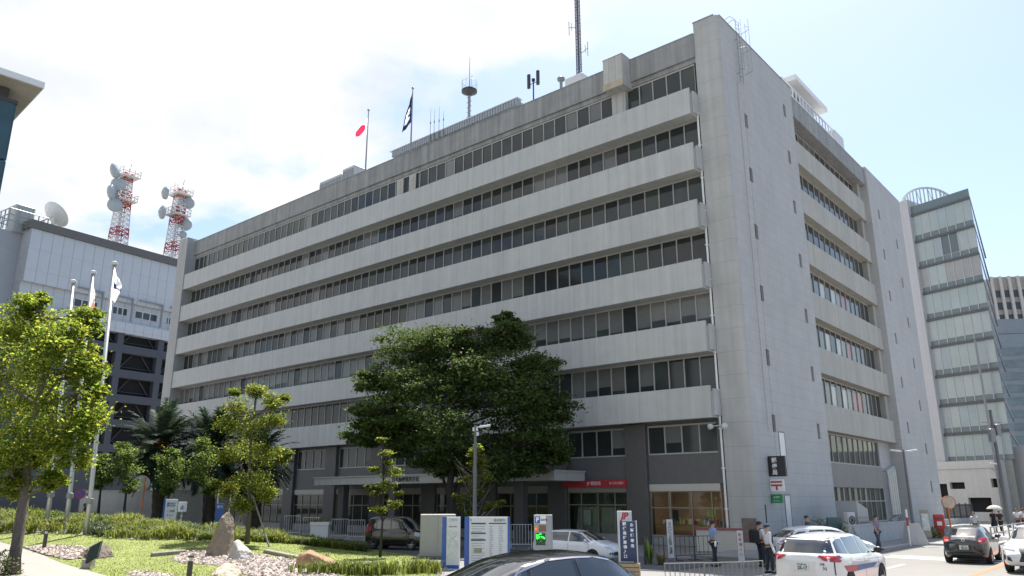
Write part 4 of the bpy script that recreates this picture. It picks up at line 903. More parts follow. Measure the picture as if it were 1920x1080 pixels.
LB = [LM('leaf_back', (0.055, 0.095, 0.02)), LM('leaf_back_light', (0.085, 0.12, 0.025))]
LT = [LM('leaf_shade', (0.06, 0.10, 0.024)), LM('leaf_shade_light', (0.09, 0.125, 0.028))]
# large tree at the left edge
Y = 30.0; base = gp(22, 1078)
tk = [base, dp(35, 1000, Y), dp(46, 930, Y), dp(54, 850, Y+0.1), dp(70, 760, Y+0.2), dp(85, 680, Y), dp(95, 600, Y)]
bl = [pxblob(*q, Y, 0.85, d) for q, d in (((60, 605, 48), 0.5), ((125, 625, 50), -0.3), ((15, 640, 55), 0.8), ((95, 680, 62), -1), ((160, 690, 36), 0), ((40, 745, 66), 1), ((115, 770, 60), -0.8), ((165, 790, 34), 0.4), ((60, 835, 50), 0.5), ((125, 845, 42), -0.4), ((15, 850, 45), -0.6), ((-40, 700, 80), 0.4), ((-60, 820, 70), 0), ((178, 735, 20), 0), ((60, 570, 26), 0.2), ((165, 600, 26), 0.3), ((30, 910, 26), 0.1), ((100, 900, 20), 0))]
tree('deciduous_tree', 'big bright yellow green leafy tree with slanted trunk beside the pale path', base, tk, [(c, a*1.08, b_*1.08, d_*1.08) for c, a, b_, d_ in bl], 0.145, 74, LY, M_BARK, 11, clumps=30, clump_r=0.24, tr=0.23, shell=0.25)
# broad dark tree before the entrance
Y = 46.0; base = gY(850, Y)
tk = [base, dp(848, 960, Y), dp(842, 915, Y), dp(850, 870, Y), dp(860, 800, Y), dp(865, 720, Y)]
bl = [pxblob(*q, Y, 0.62, d) for q, d in (((765, 655, 62), 0.5), ((835, 640, 52), -0.5), ((900, 645, 58), 1), ((950, 632, 46), 0), ((1000, 690, 50), -0.5), ((710, 715, 44), 0.3), ((690, 812, 40), 0.4), ((735, 765, 58), -1), ((1025, 765, 50), 0.6), ((965, 745, 74), -1.5), ((870, 735, 82), 1.5), ((800, 725, 66), -1.5), ((840, 800, 78), -2), ((925, 820, 78), 2), ((1005, 825, 56), -0.6), ((770, 815, 44), 1), ((945, 872, 50), -0.8), ((875, 866, 44), 0.9), ((1030, 850, 34), 0), ((680, 770, 22), 0), ((950, 600, 20), 0), ((750, 840, 26), 0), ((820, 868, 40), -0.5), ((985, 868, 40), 0.3), ((910, 880, 36), 0), ((720, 800, 40), 0.6), ((1000, 760, 60), 0.8), ((830, 690, 70), 1.2), ((920, 700, 70), -1.4))]
bt = tree('spreading_tree', 'broad dark green tree shading the building entrance', base, tk, [(c, a*1.0, b_*1.05, d_*1.05) for c, a, b_, d_ in bl], 0.20, 110, LD, M_BARKD, 12, clumps=38, clump_r=0.25, flat=0.34, tr=0.30, shell=0.25)
b = MB(); rr = random.Random(2)
for px, dd in ((815, 0.3), (880, -0.4), (905, 0.5)): branchy(b, base+Vector((0, 0, 0.1)), dp(px, 840, Y+dd), 0.17, 0.06, rr, 0.05)
b.build('limb', M_BARKD, bt, world=True, smooth=True)
# sunlit tree with props left of the entrance
Y = 41.0; base = gY(470, Y)
tk = [base, dp(468, 960, Y), dp(466, 900, Y), dp(470, 840, Y), dp(476, 780, Y), dp(482, 735, Y)]
bl = [pxblob(*q, Y, 0.8, d) for q, d in (((482, 735, 16), 0), ((445, 765, 22), 0.4), ((512, 755, 20), -0.4), ((428, 795, 20), 0), ((470, 800, 30), -0.5), ((515, 790, 18), 0.3), ((452, 850, 32), 0.5), ((497, 850, 28), -0.5), ((425, 855, 14), 0), ((525, 855, 14), 0), ((475, 905, 30), 0), ((425, 918, 18), 0.3), ((500, 925, 16), 0), ((452, 945, 18), -0.3), ((540, 850, 7), 0), ((440, 735, 8), 0), ((535, 745, 8), 0), ((405, 905, 7), 0))]
tt = tree('young_tree', 'sunlit young tree with golden green leaves and slanted wooden props', base, tk, bl, 0.115, 52, LS, M_BARK, 13, clumps=26, clump_r=0.40, tr=0.11, shell=0.2)
b = MB()
for px, py in ((512, 1004), (432, 1004)): q = gY(px, Y-0.6 if px > 480 else Y+0.5); b.tube([q, dp(474, 930, Y)], 0.045, 6)
b.build('prop', M_BARKP, tt, world=True)
# background young trees in front of the pale wall
for i, (px, yb, yt, w, lab) in enumerate(((188, 950, 850, 26, 'leftmost young tree in front of the pale boundary wall'), (236, 955, 828, 30, 'second young tree from the left before the pale wall'), (316, 958, 838, 30, 'young tree standing behind the white notice panels'), (386, 960, 820, 34, 'young tree between the palms and the blue notice board'))):
    Y = 53+0.8*i; base = gY(px, Y); tk = [base, dp(px, yb-25, Y), dp(px+1, (yb+yt)/2, Y), dp(px, yt+15, Y)]; q = random.Random(i)
    h = yb-45-yt; bl = [pxblob(px+q.uniform(-0.6, 0.6)*w*(0.5+0.5*math.sin(math.pi*k/6)), yt+8+h*k/6.0, w*(0.22+0.42*math.sin(math.pi*(k+0.7)/7.2)), Y, 0.7, q.uniform(-0.5, 0.5)) for k in range(7)]
    tree('young_tree', lab, base, tk, bl, 0.16, 30, LT, M_BARKD, 40+i, clumps=17, clump_r=0.45, tr=0.09, shell=0.2, group='young trees along the boundary wall')
# thin trees by the cabinets
Y = 37.5; base = gY(717, Y)
tk = [base, dp(717, 980, Y), dp(719, 900, Y), dp(716, 820, Y)]
bl = [pxblob(*q, Y, 0.6, d) for q, d in (((715, 825, 9), 0), ((722, 850, 13), 0.2), ((735, 885, 16), 0), ((702, 880, 9), 0), ((722, 910, 18), -0.2), ((702, 925, 9), 0), ((738, 945, 12), 0.2), ((745, 925, 7), 0), ((712, 955, 12), 0), ((728, 868, 10), 0), ((690, 912, 6), 0))]
tree('slender_tree', 'thin young tree with sparse layered leaves in front of the black car', base, tk, bl, 0.105, 40, LS, M_BARKD, 15, clumps=14, clump_r=0.36, flat=0.3, tr=0.06, shell=0.2)
Y = 39.5; base = gY(893, Y)
tk = [base, dp(893, 985, Y), dp(893, 930, Y), dp(895, 860, Y)]
bl = [pxblob(*q, Y, 0.7, d) for q, d in (((896, 840, 11), 0), ((905, 860, 13), 0.2), ((888, 870, 10), 0), ((865, 935, 12), 0), ((870, 950, 9), 0.2), ((925, 948, 12), 0), ((940, 942, 7), -0.2), ((915, 955, 8), 0), ((878, 962, 8), 0), ((853, 930, 6), 0), ((875, 900, 13), 0.2), ((912, 895, 13), -0.2), ((893, 920, 15), 0), ((900, 880, 13), 0.1), ((885, 850, 9), 0))]
t = tree('slender_tree', 'thin young tree with bare lower twigs behind the street lamp and notice boards', base, tk, bl, 0.105, 40, LS, M_BARKP, 16, clumps=13, clump_r=0.36, flat=0.4, tr=0.06, shell=0.2)
b = MB(); rr = random.Random(5)
for k in range(15):
    q = dp(893+rr.uniform(-3, 3), rr.uniform(880, 970), Y); s = rr.choice([-1, 1]); e = dp(893+s*rr.uniform(12, 44), 0, Y); e = dp(893+s*rr.uniform(14, 42), rr.uniform(855, 925), Y+rr.uniform(-0.8, 0.8)); branchy(b, q, e, 0.022, 0.006, rr, 0.12)
b.build('twigs', M_BARK, t, world=True)
# palms
M_PALM = [LM('palm_green', (0.026, 0.046, 0.026), 0.2), LM('palm_light', (0.042, 0.064, 0.036), 0.2)]
def palm(label, px, py, Y, L0, nf, seed):
    top = dp(px, py, Y); base = gY(px, Y); t = thing('palm_tree', label, 'palm', base, 0, 'palms beside the building'); g = random.Random(seed)
    b = MB(); n = 14; b.tube([base+(top-base)*k/n for k in range(n+1)], [0.42+0.04*(k % 2) for k in range(n+1)], 10); b.lathe([(0.3, -1.0), (0.62, -0.5), (0.7, 0.0), (0.4, 0.45), (0, 0.5)], 12, Matrix.Translation(top)); b.build('trunk', mat('palm_trunk', (0.07, 0.055, 0.04), 0.95, var=0.35, scale=6), t, world=True)
    cr = MB(); vs = []; fs = []; mi = []
    for k in range(nf):
        az = g.uniform(0, 6.283); el = R(g.uniform(-62, 80)); Lf = L0*g.uniform(0.8, 1.1); d = Vector((math.cos(az), math.sin(az), 0)); p = top+Vector((0, 0, 0.3)); v = d*math.cos(el)+Vector((0, 0, math.sin(el))); N_ = 22; st = Lf/N_; mm = g.randrange(2)
        side = Vector((-d.y, d.x, 0)); pts = []
        for q in range(N_+1):
            pts.append((p.copy(), v.copy())); p = p+v*st; v = (v+Vector((0, 0, -0.035-0.035*q/N_))).normalized()
        cr.mi = 0
        for q in range(N_):
            (p0, v0), (p1, v1) = pts[q], pts[q+1]; w = 0.03*(1-q/N_)+0.008
            o = len(vs); vs += [p0-side*w, p0+side*w, p1+side*w, p1-side*w]; fs.append((o, o+1, o+2, o+3)); mi.append(mm)
            if q < 2: continue
            ll = Lf*0.20*math.sin(math.pi*(0.12+0.86*q/N_))**0.7+0.05
            for s_ in (-1, 1):
                for h_ in (0, 0.5):
                    a = p0+(p1-p0)*h_; e = a+(side*s_*0.85+v0*0.55+Vector((0, 0, g.uniform(-0.35, 0.15)))).normalized()*ll*g.uniform(0.8, 1.1)
                    o = len(vs); vs += [a-v0*0.05, a+v0*0.055, e]; fs.append((o, o+1, o+2)); mi.append(mm)
    cr.v = [tuple(q) for q in vs]; cr.f = fs; cr.m = mi; cr.build('crown', M_PALM, t, world=True)
    b = MB()
    for k in range(9):
        a = g.uniform(0, 6.28); q = top+Vector((math.cos(a)*0.5, math.sin(a)*0.5, 0.2)); e = q+Vector((math.cos(a)*0.9, math.sin(a)*0.9, g.uniform(-0.2, 0.5))); b.tube([q, (q+e)/2+Vector((0, 0, 0.25)), e], 0.03, 4)
        for j in range(10): f = e+Vector((g.gauss(0, .14), g.gauss(0, .14), g.gauss(-0.1, .14))); b.lathe([(0, -.05), (.05, 0), (0, .05)], 5, Matrix.Translation(f))
    b.build('fruit_stalk', mat('palm_fruit', (0.32, 0.13, 0.035), 0.7, var=0.2), t, world=True)
palm('tallest palm tree with orange fruit stalks at the left end of the palms', 300, 846, 60, 3.7, 120, 1)
palm('middle palm tree behind the sunlit young tree', 395, 852, 61, 3.6, 120, 2)
palm('right hand palm tree partly behind the golden young tree', 482, 872, 62, 3.5, 110, 3)
# planted bed along the back of the lawn: clumps of blades, and some leafy mounds
def blades(b, P, n, h, g, spread=0.35, w=0.035, mi=0):
    b.mi = mi
    for k in range(n):
        a = g.uniform(0, 6.283); d = Vector((math.cos(a), math.sin(a), 0)); s = Vector((-d.y, d.x, 0)); hh = h*g.uniform(0.6, 1.15); r0 = g.uniform(0, 0.1); l = spread*g.uniform(0.2, 1.2)
        p0 = P+d*r0; p1 = p0+d*l*0.35+Vector((0, 0, hh*0.65)); p2 = p0+d*l+Vector((0, 0, hh*g.uniform(0.6, 1.0)))
        b.add([p0-s*w*0.6, p0+s*w*0.6, p1+s*w, p1-s*w, p2], [(0, 1, 2, 3), (3, 2, 4)])
g = random.Random(21); b = MB(); fr_ = [(-60, 1000), (0, 1001), (150, 1004), (250, 1015), (400, 1016), (480, 1018), (560, 1022), (650, 1032), (690, 1036)]
def frow(px):
    for (a, ya), (c, yc) in zip(fr_, fr_[1:]):
        if a <= px <= c: return ya+(yc-ya)*(px-a)/(c-a)
cm = 0
while cm < 3300:
    px = g.uniform(-60, 689); near = gp(px, frow(px)); dep = 13-10.5*sst(250, 680, px); y = near.y+0.2+dep*g.random()**1.1; sx = ray(px, 937); x = sx.x/sx.y*y; cm += 1
    P = Vector((x, y, H(x, y))); k = math.sin(x*0.9+1.3)*math.cos(y*0.7)+0.5*math.sin(x*2.3+y)
    tall = 0.42+0.25*max(0, k)
    if g.random() < 0.06: continue
    blades(b, P, 9, tall, g, 0.38, 0.028, 0 if k > 0.1 else (1 if k > -0.7 else 2))
tag(b.build('ground_cover', [mat('blade_gold', (0.115, 0.142, 0.026), 0.6, trans=0.4, island=0.3), mat('blade_green', (0.085, 0.115, 0.022), 0.6, trans=0.4, island=0.3), mat('blade_dark', (0.04, 0.062, 0.02), 0.6, trans=0.3, island=0.3)]), 'bed of yellow green strap leaved plants behind the lawn', 'ground cover', kind='stuff')
def bush(label, P, r, h, n, mats, seed, leaf=0.09, name='shrub', group=None):
    t = thing(name, label, 'shrub', P, 0, group); gg = np.random.default_rng(seed); q = gg.normal(size=(n, 3)); q /= np.linalg.norm(q, axis=1)[:, None]; q *= gg.random((n, 1))**0.35; q[:, 2] = np.abs(q[:, 2])
    lump = 1+0.22*np.sin(q[:, 0]*7+seed)*np.cos(q[:, 1]*6)
    cen = np.array(P)+q*np.array([r, r, h])*lump[:, None]; leaf_mesh('foliage', cen, leaf, mats, t, seed); b = MB(); rr = random.Random(seed)
    for k in range(9): branchy(b, P, P+Vector((rr.uniform(-.6, .6)*r, rr.uniform(-.6, .6)*r, h*0.75)), 0.02, 0.006, rr)
    b.build('stems', M_BARK, t, world=True); return t
LG = [LM('leaf_greygreen', (0.075, 0.095, 0.04)), LM('leaf_sage', (0.11, 0.125, 0.06))]
bush('grey green shrub at the foot of the big left tree', gY(14, 29.2), 0.75, 0.8, 1500, LG, 31)
bush('dark rounded shrub in the left planted bed', gY(60, 45.0), 1.3, 0.7, 2200, LB, 32, 0.1)
bush('second dark mound in the planted bed near the flagpole bases', gY(112, 43.5), 0.8, 0.6, 1400, LB, 33, 0.1)
for i, (px, Y, r, lab) in enumerate(((588, 34.5, 0.6, 'low green shrub behind the brown boulder'), (630, 29.4, 1.0, 'grassy green shrub at the bottom edge before the lawn'), (705, 29.2, 0.9, 'grassy shrub at the bottom edge left of the cabinet'), (792, 29.8, 0.8, 'yellow green shrub below the grey cabinet'))):
    P = gY(px, Y); t = thing('grassy_shrub', lab, 'shrub', P, 0, 'grassy shrubs by the lawn edge'); b = MB(); q = random.Random(i)
    for k in range(46): blades(b, P+Vector((q.gauss(0, r*0.55), q.gauss(0, r*0.4), 0)), 9, 0.55 if i else 0.4, q, 0.25, 0.022)
    b.build('blades', MATS['blade_gold'] if i == 3 else MATS['blade_green'], t, world=True)
P = gY(1213, 33.5); t = thing('iris_clump', 'tall bright green sword leaved plant beside the narrow white post', 'plant', P); b = MB(); q = random.Random(4); blades(b, P, 26, 1.05, q, 0.3, 0.035); b.build('blades', LM('iris_leaf', (0.11, 0.17, 0.03)), t, world=True)
P = gY(1232, 33.2); t = thing('dry_tuft', 'dry brownish grass tuft beside the sword leaved plant', 'plant', P); b = MB(); blades(b, P, 90, 0.5, q, 0.45, 0.014); b.build('blades', LM('dry_blade', (0.16, 0.14, 0.06)), t, world=True)
for k in range(1): bush('low dark hedge shrub at the foot of the corner tower', bw(4.2, 4.5, 0.1), 1.7, 1.35, 3600, LB, 35, 0.09)
bush('small green shrub beside the red post box', gY(1738, 52), 0.8, 0.8, 1200, LB, 36, 0.1)
# ------------------------------------------------------------------ rocks
def rock(name, label, P, pts, mt, seed, rough=0.04, sub=3, group=None):
    bm = bmesh.new()
    for p in pts: bm.verts.new(p)
    bmesh.ops.convex_hull(bm, input=bm.verts[:]); bmesh.ops.delete(bm, geom=[v for v in bm.verts if not v.link_faces], context='VERTS')
    bmesh.ops.triangulate(bm, faces=bm.faces[:]); bmesh.ops.bevel(bm, geom=bm.edges[:], offset=0.035, segments=1, affect='EDGES'); bmesh.ops.triangulate(bm, faces=bm.faces[:])
    for k in range(sub): bmesh.ops.subdivide_edges(bm, edges=[e for e in bm.edges if e.calc_length() > 0.12], cuts=1, use_grid_fill=True)
    bmesh.ops.triangulate(bm, faces=bm.faces[:]); bm.normal_update()
    from mathutils import noise
    for v in bm.verts:
        q = v.co*3.1+Vector((seed, 0, 0)); v.co += v.normal*(noise.noise(q)*rough+noise.noise(q*3.7)*rough*0.5)
    me = bpy.data.meshes.new(name); bm.to_mesh(me); bm.free(); me.materials.append(mt); o = bpy.data.objects.new(name, me); C.objects.link(o); o.location = P; XF[o.name] = Matrix.Translation(P); return tag(o, label, 'rock', group)
M_RK = mat('rock_tan', (0.25, 0.20, 0.15), 0.85, var=0.28, scale=4, bump=0.6, bscale=9); M_RKB = mat('rock_brown', (0.27, 0.165, 0.09), 0.85, var=0.3, scale=3, bump=0.6, bscale=8); M_RKW = mat('rock_pale', (0.42, 0.40, 0.37), 0.85, var=0.2, scale=3, bump=0.6, bscale=9); M_RKD = mat('rock_dark', (0.15, 0.12, 0.10), 0.9, var=0.5, scale=4, bump=0.8, bscale=7)
P = gp(406, 1041); k = 1/FPX*P.y*0.97
def q3(dx, dz, dy): return (dx*k, dy, dz*k)
rock('standing_stone', 'tall pointed tan standing stone rising from the gravel', P, [q3(-22, -3, -0.1), q3(6, -4, -0.75), q3(24, -3, -0.2), q3(22, -3, 0.8), q3(-18, -3, 0.8), q3(6, 70, -0.2), q3(14, 78, 0.05), q3(22, 66, 0.2), q3(25, 45, 0.0), q3(8, 66, -0.35), q3(-6, 45, 0.0), q3(23, 20, -0.2), q3(10, 40, 0.7)], M_RK, 1, 0.03)
P = gp(445, 1050); k = 1/FPX*P.y*0.97
rock('boulder', 'pale angular boulder beside the standing stone', P, [q3(-20, 0, 0), q3(-12, 32, 0.2), q3(-8, 36, 0.4), q3(22, 14, 0.1), q3(26, 6, 0.3), q3(18, -6, -0.3), q3(-2, -8, -0.5), q3(-20, 0, 0.8), q3(26, 0, 0.8), q3(4, 20, -0.25)], M_RKW, 2, 0.04)
P = gp(601, 1068); k = 1/FPX*P.y*1.1
rock('boulder', 'long flat brown boulder lying at the lawn edge', P, [q3(-42, -4, 0), q3(-40, 22, 0.1), q3(-22, 30, 0.3), q3(-18, 27, -0.3), q3(44, 2, -0.2), q3(46, -6, 0.2), q3(0, -10, -0.7), q3(30, -10, -0.5), q3(-40, -8, -0.4), q3(-36, -4, 0.9), q3(40, -4, 0.8), q3(10, 14, 0.8), q3(20, 12, -0.4)], M_RKB, 3, 0.03)
P = gp(418, 1085); k = 1/FPX*P.y*0.97
rock('boulder', 'cracked beige boulder at the bottom edge of the photo', P, [q3(-26, -2, 0), q3(-18, 14, 0), q3(-4, 26, 0.3), q3(18, 22, 0.3), q3(30, 8, 0.1), q3(30, -4, -0.3), q3(-4, 12, -0.5), q3(10, -10, -0.7), q3(-24, -8, -0.5), q3(-20, -4, 0.8), q3(26, -4, 0.8)], mat('rock_beige', (0.38, 0.33, 0.26), 0.85, var=0.2, scale=3, bump=0.6, bscale=9), 4, 0.05)
P = gp(178, 1045); k = 1/FPX*P.y*0.97
rock('boulder', 'dark mottled rock lying on gravel behind the slanted plaque', P, [q3(-34, -2, 0), q3(-20, 14, 0), q3(-8, 22, 0.2), q3(12, 22, 0.3), q3(28, 12, 0.1), q3(34, -2, 0.1), q3(-10, -4, -0.5), q3(20, -4, -0.5), q3(-20, -4, 0.7), q3(20, -4, 0.7), q3(4, 14, -0.35)], M_RKD, 5, 0.06)
for p0, p1, lab in (((284, 1044), (346, 1038), 'grey stone edging strip left of the standing stone'), ((498, 1037), (560, 1050), 'grey stone edging strip behind the brown boulder')):
    a, c = gp(*p0), gp(*p1); d = (c-a).normalized(); n = Vector((-d.y, d.x, 0)); L_ = (c-a).length; b = MB(); Mx = Matrix((d, n, Vector((0, 0, 1)))).transposed().to_4x4(); Mx.translation = Vector((0, 0, 0)); b.cbox((0, -0.13, -0.1), (L_, 0.13, 0.17), 0.03, Mx); o = b.build('stone_edging', mat('edging_stone', (0.25, 0.235, 0.21), 0.9, var=0.3, scale=5)); o.location = a; tag(o, lab, 'edging')
# ================================================================== street furniture
def flagpole(px_b, py_b, px_t, py_t, label):
    P = gp(px_b, py_b); t = thing('flagpole', label, 'flagpole', P, 0, 'tall flagpoles in the planted bed'); top = dp(px_t, py_t, P.y); h = top.z-P.z
    b = MB(); b.tube([P+Vector((0, 0, -0.3)), P+Vector((0, 0, 1.5)), top], [0.115, 0.112, 0.085], 12); b.build('pole', mat('pole_aluminium', (0.50, 0.51, 0.50), 0.35, metal=0.4, var=0.05), t, world=True, smooth=True)
    b = MB(); b.lathe([(0.1, -0.15), (0.17, -0.12), (0.17, 0.12), (0.1, 0.15)], 14, Matrix.Translation(P+Vector((0, 0, 1.6)))); b.build('collar', M_GREY, t, world=True)
    b = MB(); b.lathe([(0.09, 0.0), (0.17, 0.03), (0.17, 0.16), (0.1, 0.2), (0, 0.22)], 14, Matrix.Translation(top)); b.build('cap', M_STEEL, t, world=True)
    b = MB(); b.tube([P+Vector((0.14, -0.02, 1.2)), top+Vector((0.11, 0, -0.05))], 0.008, 4); b.build('halyard', M_GREY, t, world=True)
    return P, top
flagpole(86, 987, 137, 531, 'leftmost and lowest looking of the three tall flagpoles, bare')
P2_, T2_ = flagpole(122, 990, 174, 514, 'middle one of the three tall flagpoles, flying a pinkish flag')
P3_, T3_ = flagpole(160, 1003, 214, 497, 'rightmost and tallest looking flagpole with white emblem flag')
def park_flag(label, top, w, h, mats, mf, droop, seed):
    o = MB(); nu, nv = 16, 22; vs = []
    for j in range(nv+1):
        for i in range(nu+1):
            u, v = i/nu, j/nv; vs.append((0.09+w*u*(0.30+0.70*math.sin(math.pi*min(1, v*0.8+0.1))), 0.13*math.sin(u*8+v*4+seed)*u, -0.3-h*v-droop*u*(1-v*0.55)))
    o.v = vs; o.f = [(j*(nu+1)+i, j*(nu+1)+i+1, (j+1)*(nu+1)+i+1, (j+1)*(nu+1)+i) for j in range(nv) for i in range(nu)]; o.m = [mf((i+.5)/nu, (j+.5)/nv) for j in range(nv) for i in range(nu)]
    ob = o.build('flag', mats, smooth=True); ob.location = top; return tag(ob, label, 'flag')
park_flag('white flag with dark blue emblem on the tall right flagpole', T3_, 0.50, 1.6, [F_W, mat('flag_blue', (0.02, 0.035, 0.16), 0.8, trans=0.2)], lambda u, v: 1 if (0.42 < v < 0.60 and (u < 0.45 or u > 0.75)) or (0.50 < v < 0.56 and u > 0.4) else 0, 0.5, 0)
park_flag('limp pale pink and white flag on the middle tall flagpole', T2_, 0.30, 1.6, [F_W, mat('flag_pink', (0.55, 0.25, 0.22), 0.8, trans=0.3)], lambda u, v: 1 if u > 0.35 and v > 0.5 else 0, 0.9, 2)
# lamp bollards
def bollard(px, py, h, lab):
    P = gp(px, py); t = thing('bollard_light', lab, 'bollard', P, 0, 'dark bollard lights on the lawn')
    b = MB(); b.lathe([(0.085, 0), (0.085, h*0.8), (0.0, h*0.8)], 14); b.build('post', mat('bollard_brown', (0.055, 0.045, 0.045), 0.4, var=0.1), t, smooth=False)
    b = MB(); b.lathe([(0.06, h*0.8), (0.06, h*0.93)], 12); b.build('lens', mat('lens_pale', (0.6, 0.62, 0.6), 0.2), t)
    b = MB(); b.lathe([(0.06, h*0.93), (0.095, h*0.93), (0.095, h), (0, h+0.01)], 14); b.build('cap', MATS['bollard_brown'], t)
bollard(82, 1031, 0.85, 'dark cylindrical bollard light on gravel beside the left path')
bollard(353, 1094, 0.85, 'dark bollard light cut by the bottom edge of the photo')
# slanted information plaque
P = gp(165, 1066); t = thing('information_plaque', 'dark slanted information plaque on a pale pedestal by the path', 'plaque', P, R(-8))
b = MB(); b.prism([(-0.19, -0.16), (0.19, -0.16), (0.19, 0.12), (-0.19, 0.12)], 0.05, 0.34); b.box((-0.22, -0.19, 0), (0.22, 0.15, 0.049)); b.build('pedestal', mat('plaque_stone', (0.36, 0.33, 0.28), 0.8, var=0.1), t)
b = MB(); M = Matrix.Translation((0.18, 0.0, 0.62)) @ Euler((R(48), R(-28), R(0))).to_matrix().to_4x4(); b.cbox((-0.30, -0.42, -0.03), (0.26, 0.42, 0.03), 0.012, M); b.build('panel', mat('plaque_dark', (0.022, 0.03, 0.028), 0.25, var=0.1), t)
# cabinet
M_CAB = mat('cabinet_beige', (0.33, 0.32, 0.29), 0.5, var=0.05, streak=0.06)
def up_right(pl, pr, ptop, pbot, Y=None):
    """upright panel between two pixel columns standing on the row pbot"""
    a = gp(pl, pbot); return a
P = gp(788, 1046); Yc = P.y; rzc = R(8)
Pc_ = gp(820, 1046); t = thing('utility_cabinet', 'beige grey metal utility cabinet with double doors', 'cabinet', Pc_, rzc); k = Pc_.y/FPX*0.975
w = 58*k; hgt = 76*k
b = MB(); b.box((-w*0.58, -0.25, 0), (w*0.58, 0.8, 0.1)); b.build('plinth', MATS['edging_stone'] if 'edging_stone' in MATS else M_GREY, t)
b = MB(); b.cbox((-w*0.55, -0.3, 0.101), (w*0.55, 0.75, hgt), 0.025); b.build('casing', M_CAB, t)
for s_ in (-1, 1): b = MB(); b.box((0.01*s_, -0.318, 0.2), (s_*(w*0.55-0.05), -0.301, hgt-0.08)); b.box((0.06*s_, -0.335, hgt*0.5), (0.1*s_, -0.319, hgt*0.5+0.22)); b.build('door', M_CAB, t)
b = MB(); b.box((0.15, -0.322, hgt*0.72), (0.4, -0.3185, hgt*0.78)); b.build('label_plate', mat('plate_pale', (0.6, 0.57, 0.55), 0.4), t)
# map and directory pillars with blue edges
M_BLUE = mat('sign_blue', (0.035, 0.10, 0.36), 0.35, var=0.03); M_BOARD = mat('board_white', (0.60, 0.62, 0.63), 0.3, var=0.05); M_INK = mat('ink', (0.06, 0.07, 0.09), 0.5); M_PALEINK = mat('ink_grey', (0.33, 0.35, 0.37), 0.5)
FRL = Matrix(((1, 0, 0, 0), (0, 0, -1, 0), (0, 1, 0, 0), (0, 0, 0, 1)))
def LT(x, y, z): return Matrix.Translation((x, y, z)) @ FRL
def board(name, label, px0, px1, ytop, Yd, rz, zb=0.0):
    a = gY(px0, Yd); c = gY(px1, Yd); top = dp((px0+px1)/2, ytop, Yd).z; w = (c-a).length; P = (a+c)/2; P.z = zb; t = thing(name, label, 'sign', P, rz); return t, w, top
t, w, h = board('map_pillar', 'narrow white map pillar with blue edge beside the cabinet', 838, 864, 969, 31.5, R(-14))
b = MB(); b.cbox((-w/2, -0.06, 0), (w/2, 0.06, h), 0.01); b.build('panel', M_BOARD, t)
b = MB(); b.box((-w/2-0.16, -0.085, 0), (-w/2-0.001, 0.085, h)); b.box((-w/2, -0.075, 0), (w/2, -0.061, 0.14)); b.build('blue_edge', M_BLUE, t)
b = MB(); b.box((-w/2+0.03, -0.07, 0.4), (w/2-0.02, -0.0605, h-0.55)); b.build('map_print', mat('map_print', (0.56, 0.58, 0.56), 0.3, var=0.22, scale=5), t)
text_mesh('lettering', 'ご案内', 0.12, M_PALEINK, t, LT(0, -0.062, h-0.13)); text_mesh('lettering', 'AREA MAP', 0.075, M_INK, t, LT(0, -0.062, h-0.37))
b = MB(); g = random.Random(2); b.tube([(-0.15, -0.072, 0.8), (-0.05, -0.072, 1.1), (0.1, -0.072, 1.2), (0.16, -0.072, h-0.7)], 0.008, 4); b.tube([(-0.2, -0.072, 1.3), (0.2, -0.072, 0.9)], 0.006, 4); b.build('map_lines', M_PALEINK, t)
t, w, h = board('directory_board', 'wide white directory board with blue edges and columns of text', 880, 953, 969, 30.3, R(-9))
b = MB(); b.cbox((-w/2, -0.06, 0), (w/2, 0.06, h), 0.01); b.build('panel', M_BOARD, t)
b = MB(); b.box((-w/2-0.17, -0.085, 0), (-w/2-0.001, 0.085, h)); b.box((w/2+0.001, -0.085, 0), (w/2+0.06, 0.085, h)); b.build('blue_edge', M_BLUE, t)
g = random.Random(6); b = MB(); b2 = MB()
for c0, c1, n in ((-w/2+0.1, -w/2+0.66, 15), (-w/2+0.78, -w/2+0.95, 20), (-w/2+1.14, -w/2+1.32, 20)):
    for k in range(n):
        z = h-0.36-(h-0.65)*k/n; l = (c1-c0)*g.uniform(0.5, 1.0); b2.box((c0, -0.064, z), (c0+l, -0.0605, z+0.028))
for z in (h-0.27, h-0.62, h-0.86): b.box((-w/2+0.08, -0.066, z), (-w/2+0.64, -0.0606, z+0.055))
b.box((-w/2+0.76, -0.066, h-0.26), (-w/2+1.42, -0.0606, h-0.215)); b.box((-w/2+0.06, -0.066, h-0.17), (-w/2+0.085, -0.0606, h-0.06))
b.build('heading_bars', M_INK, t); b2.build('text_columns', M_PALEINK, t)
text_mesh('lettering', '総合案内', 0.11, M_INK, t, LT(w/2-0.32, -0.062, h-0.13)); b = MB(); b.box((-w/2+0.2, -0.066, h-1.28), (-w/2+0.5, -0.0606, h-1.12)); b.build('picture_patch', mat('patch_olive', (0.25, 0.28, 0.16), 0.5, var=0.3, scale=8), t)
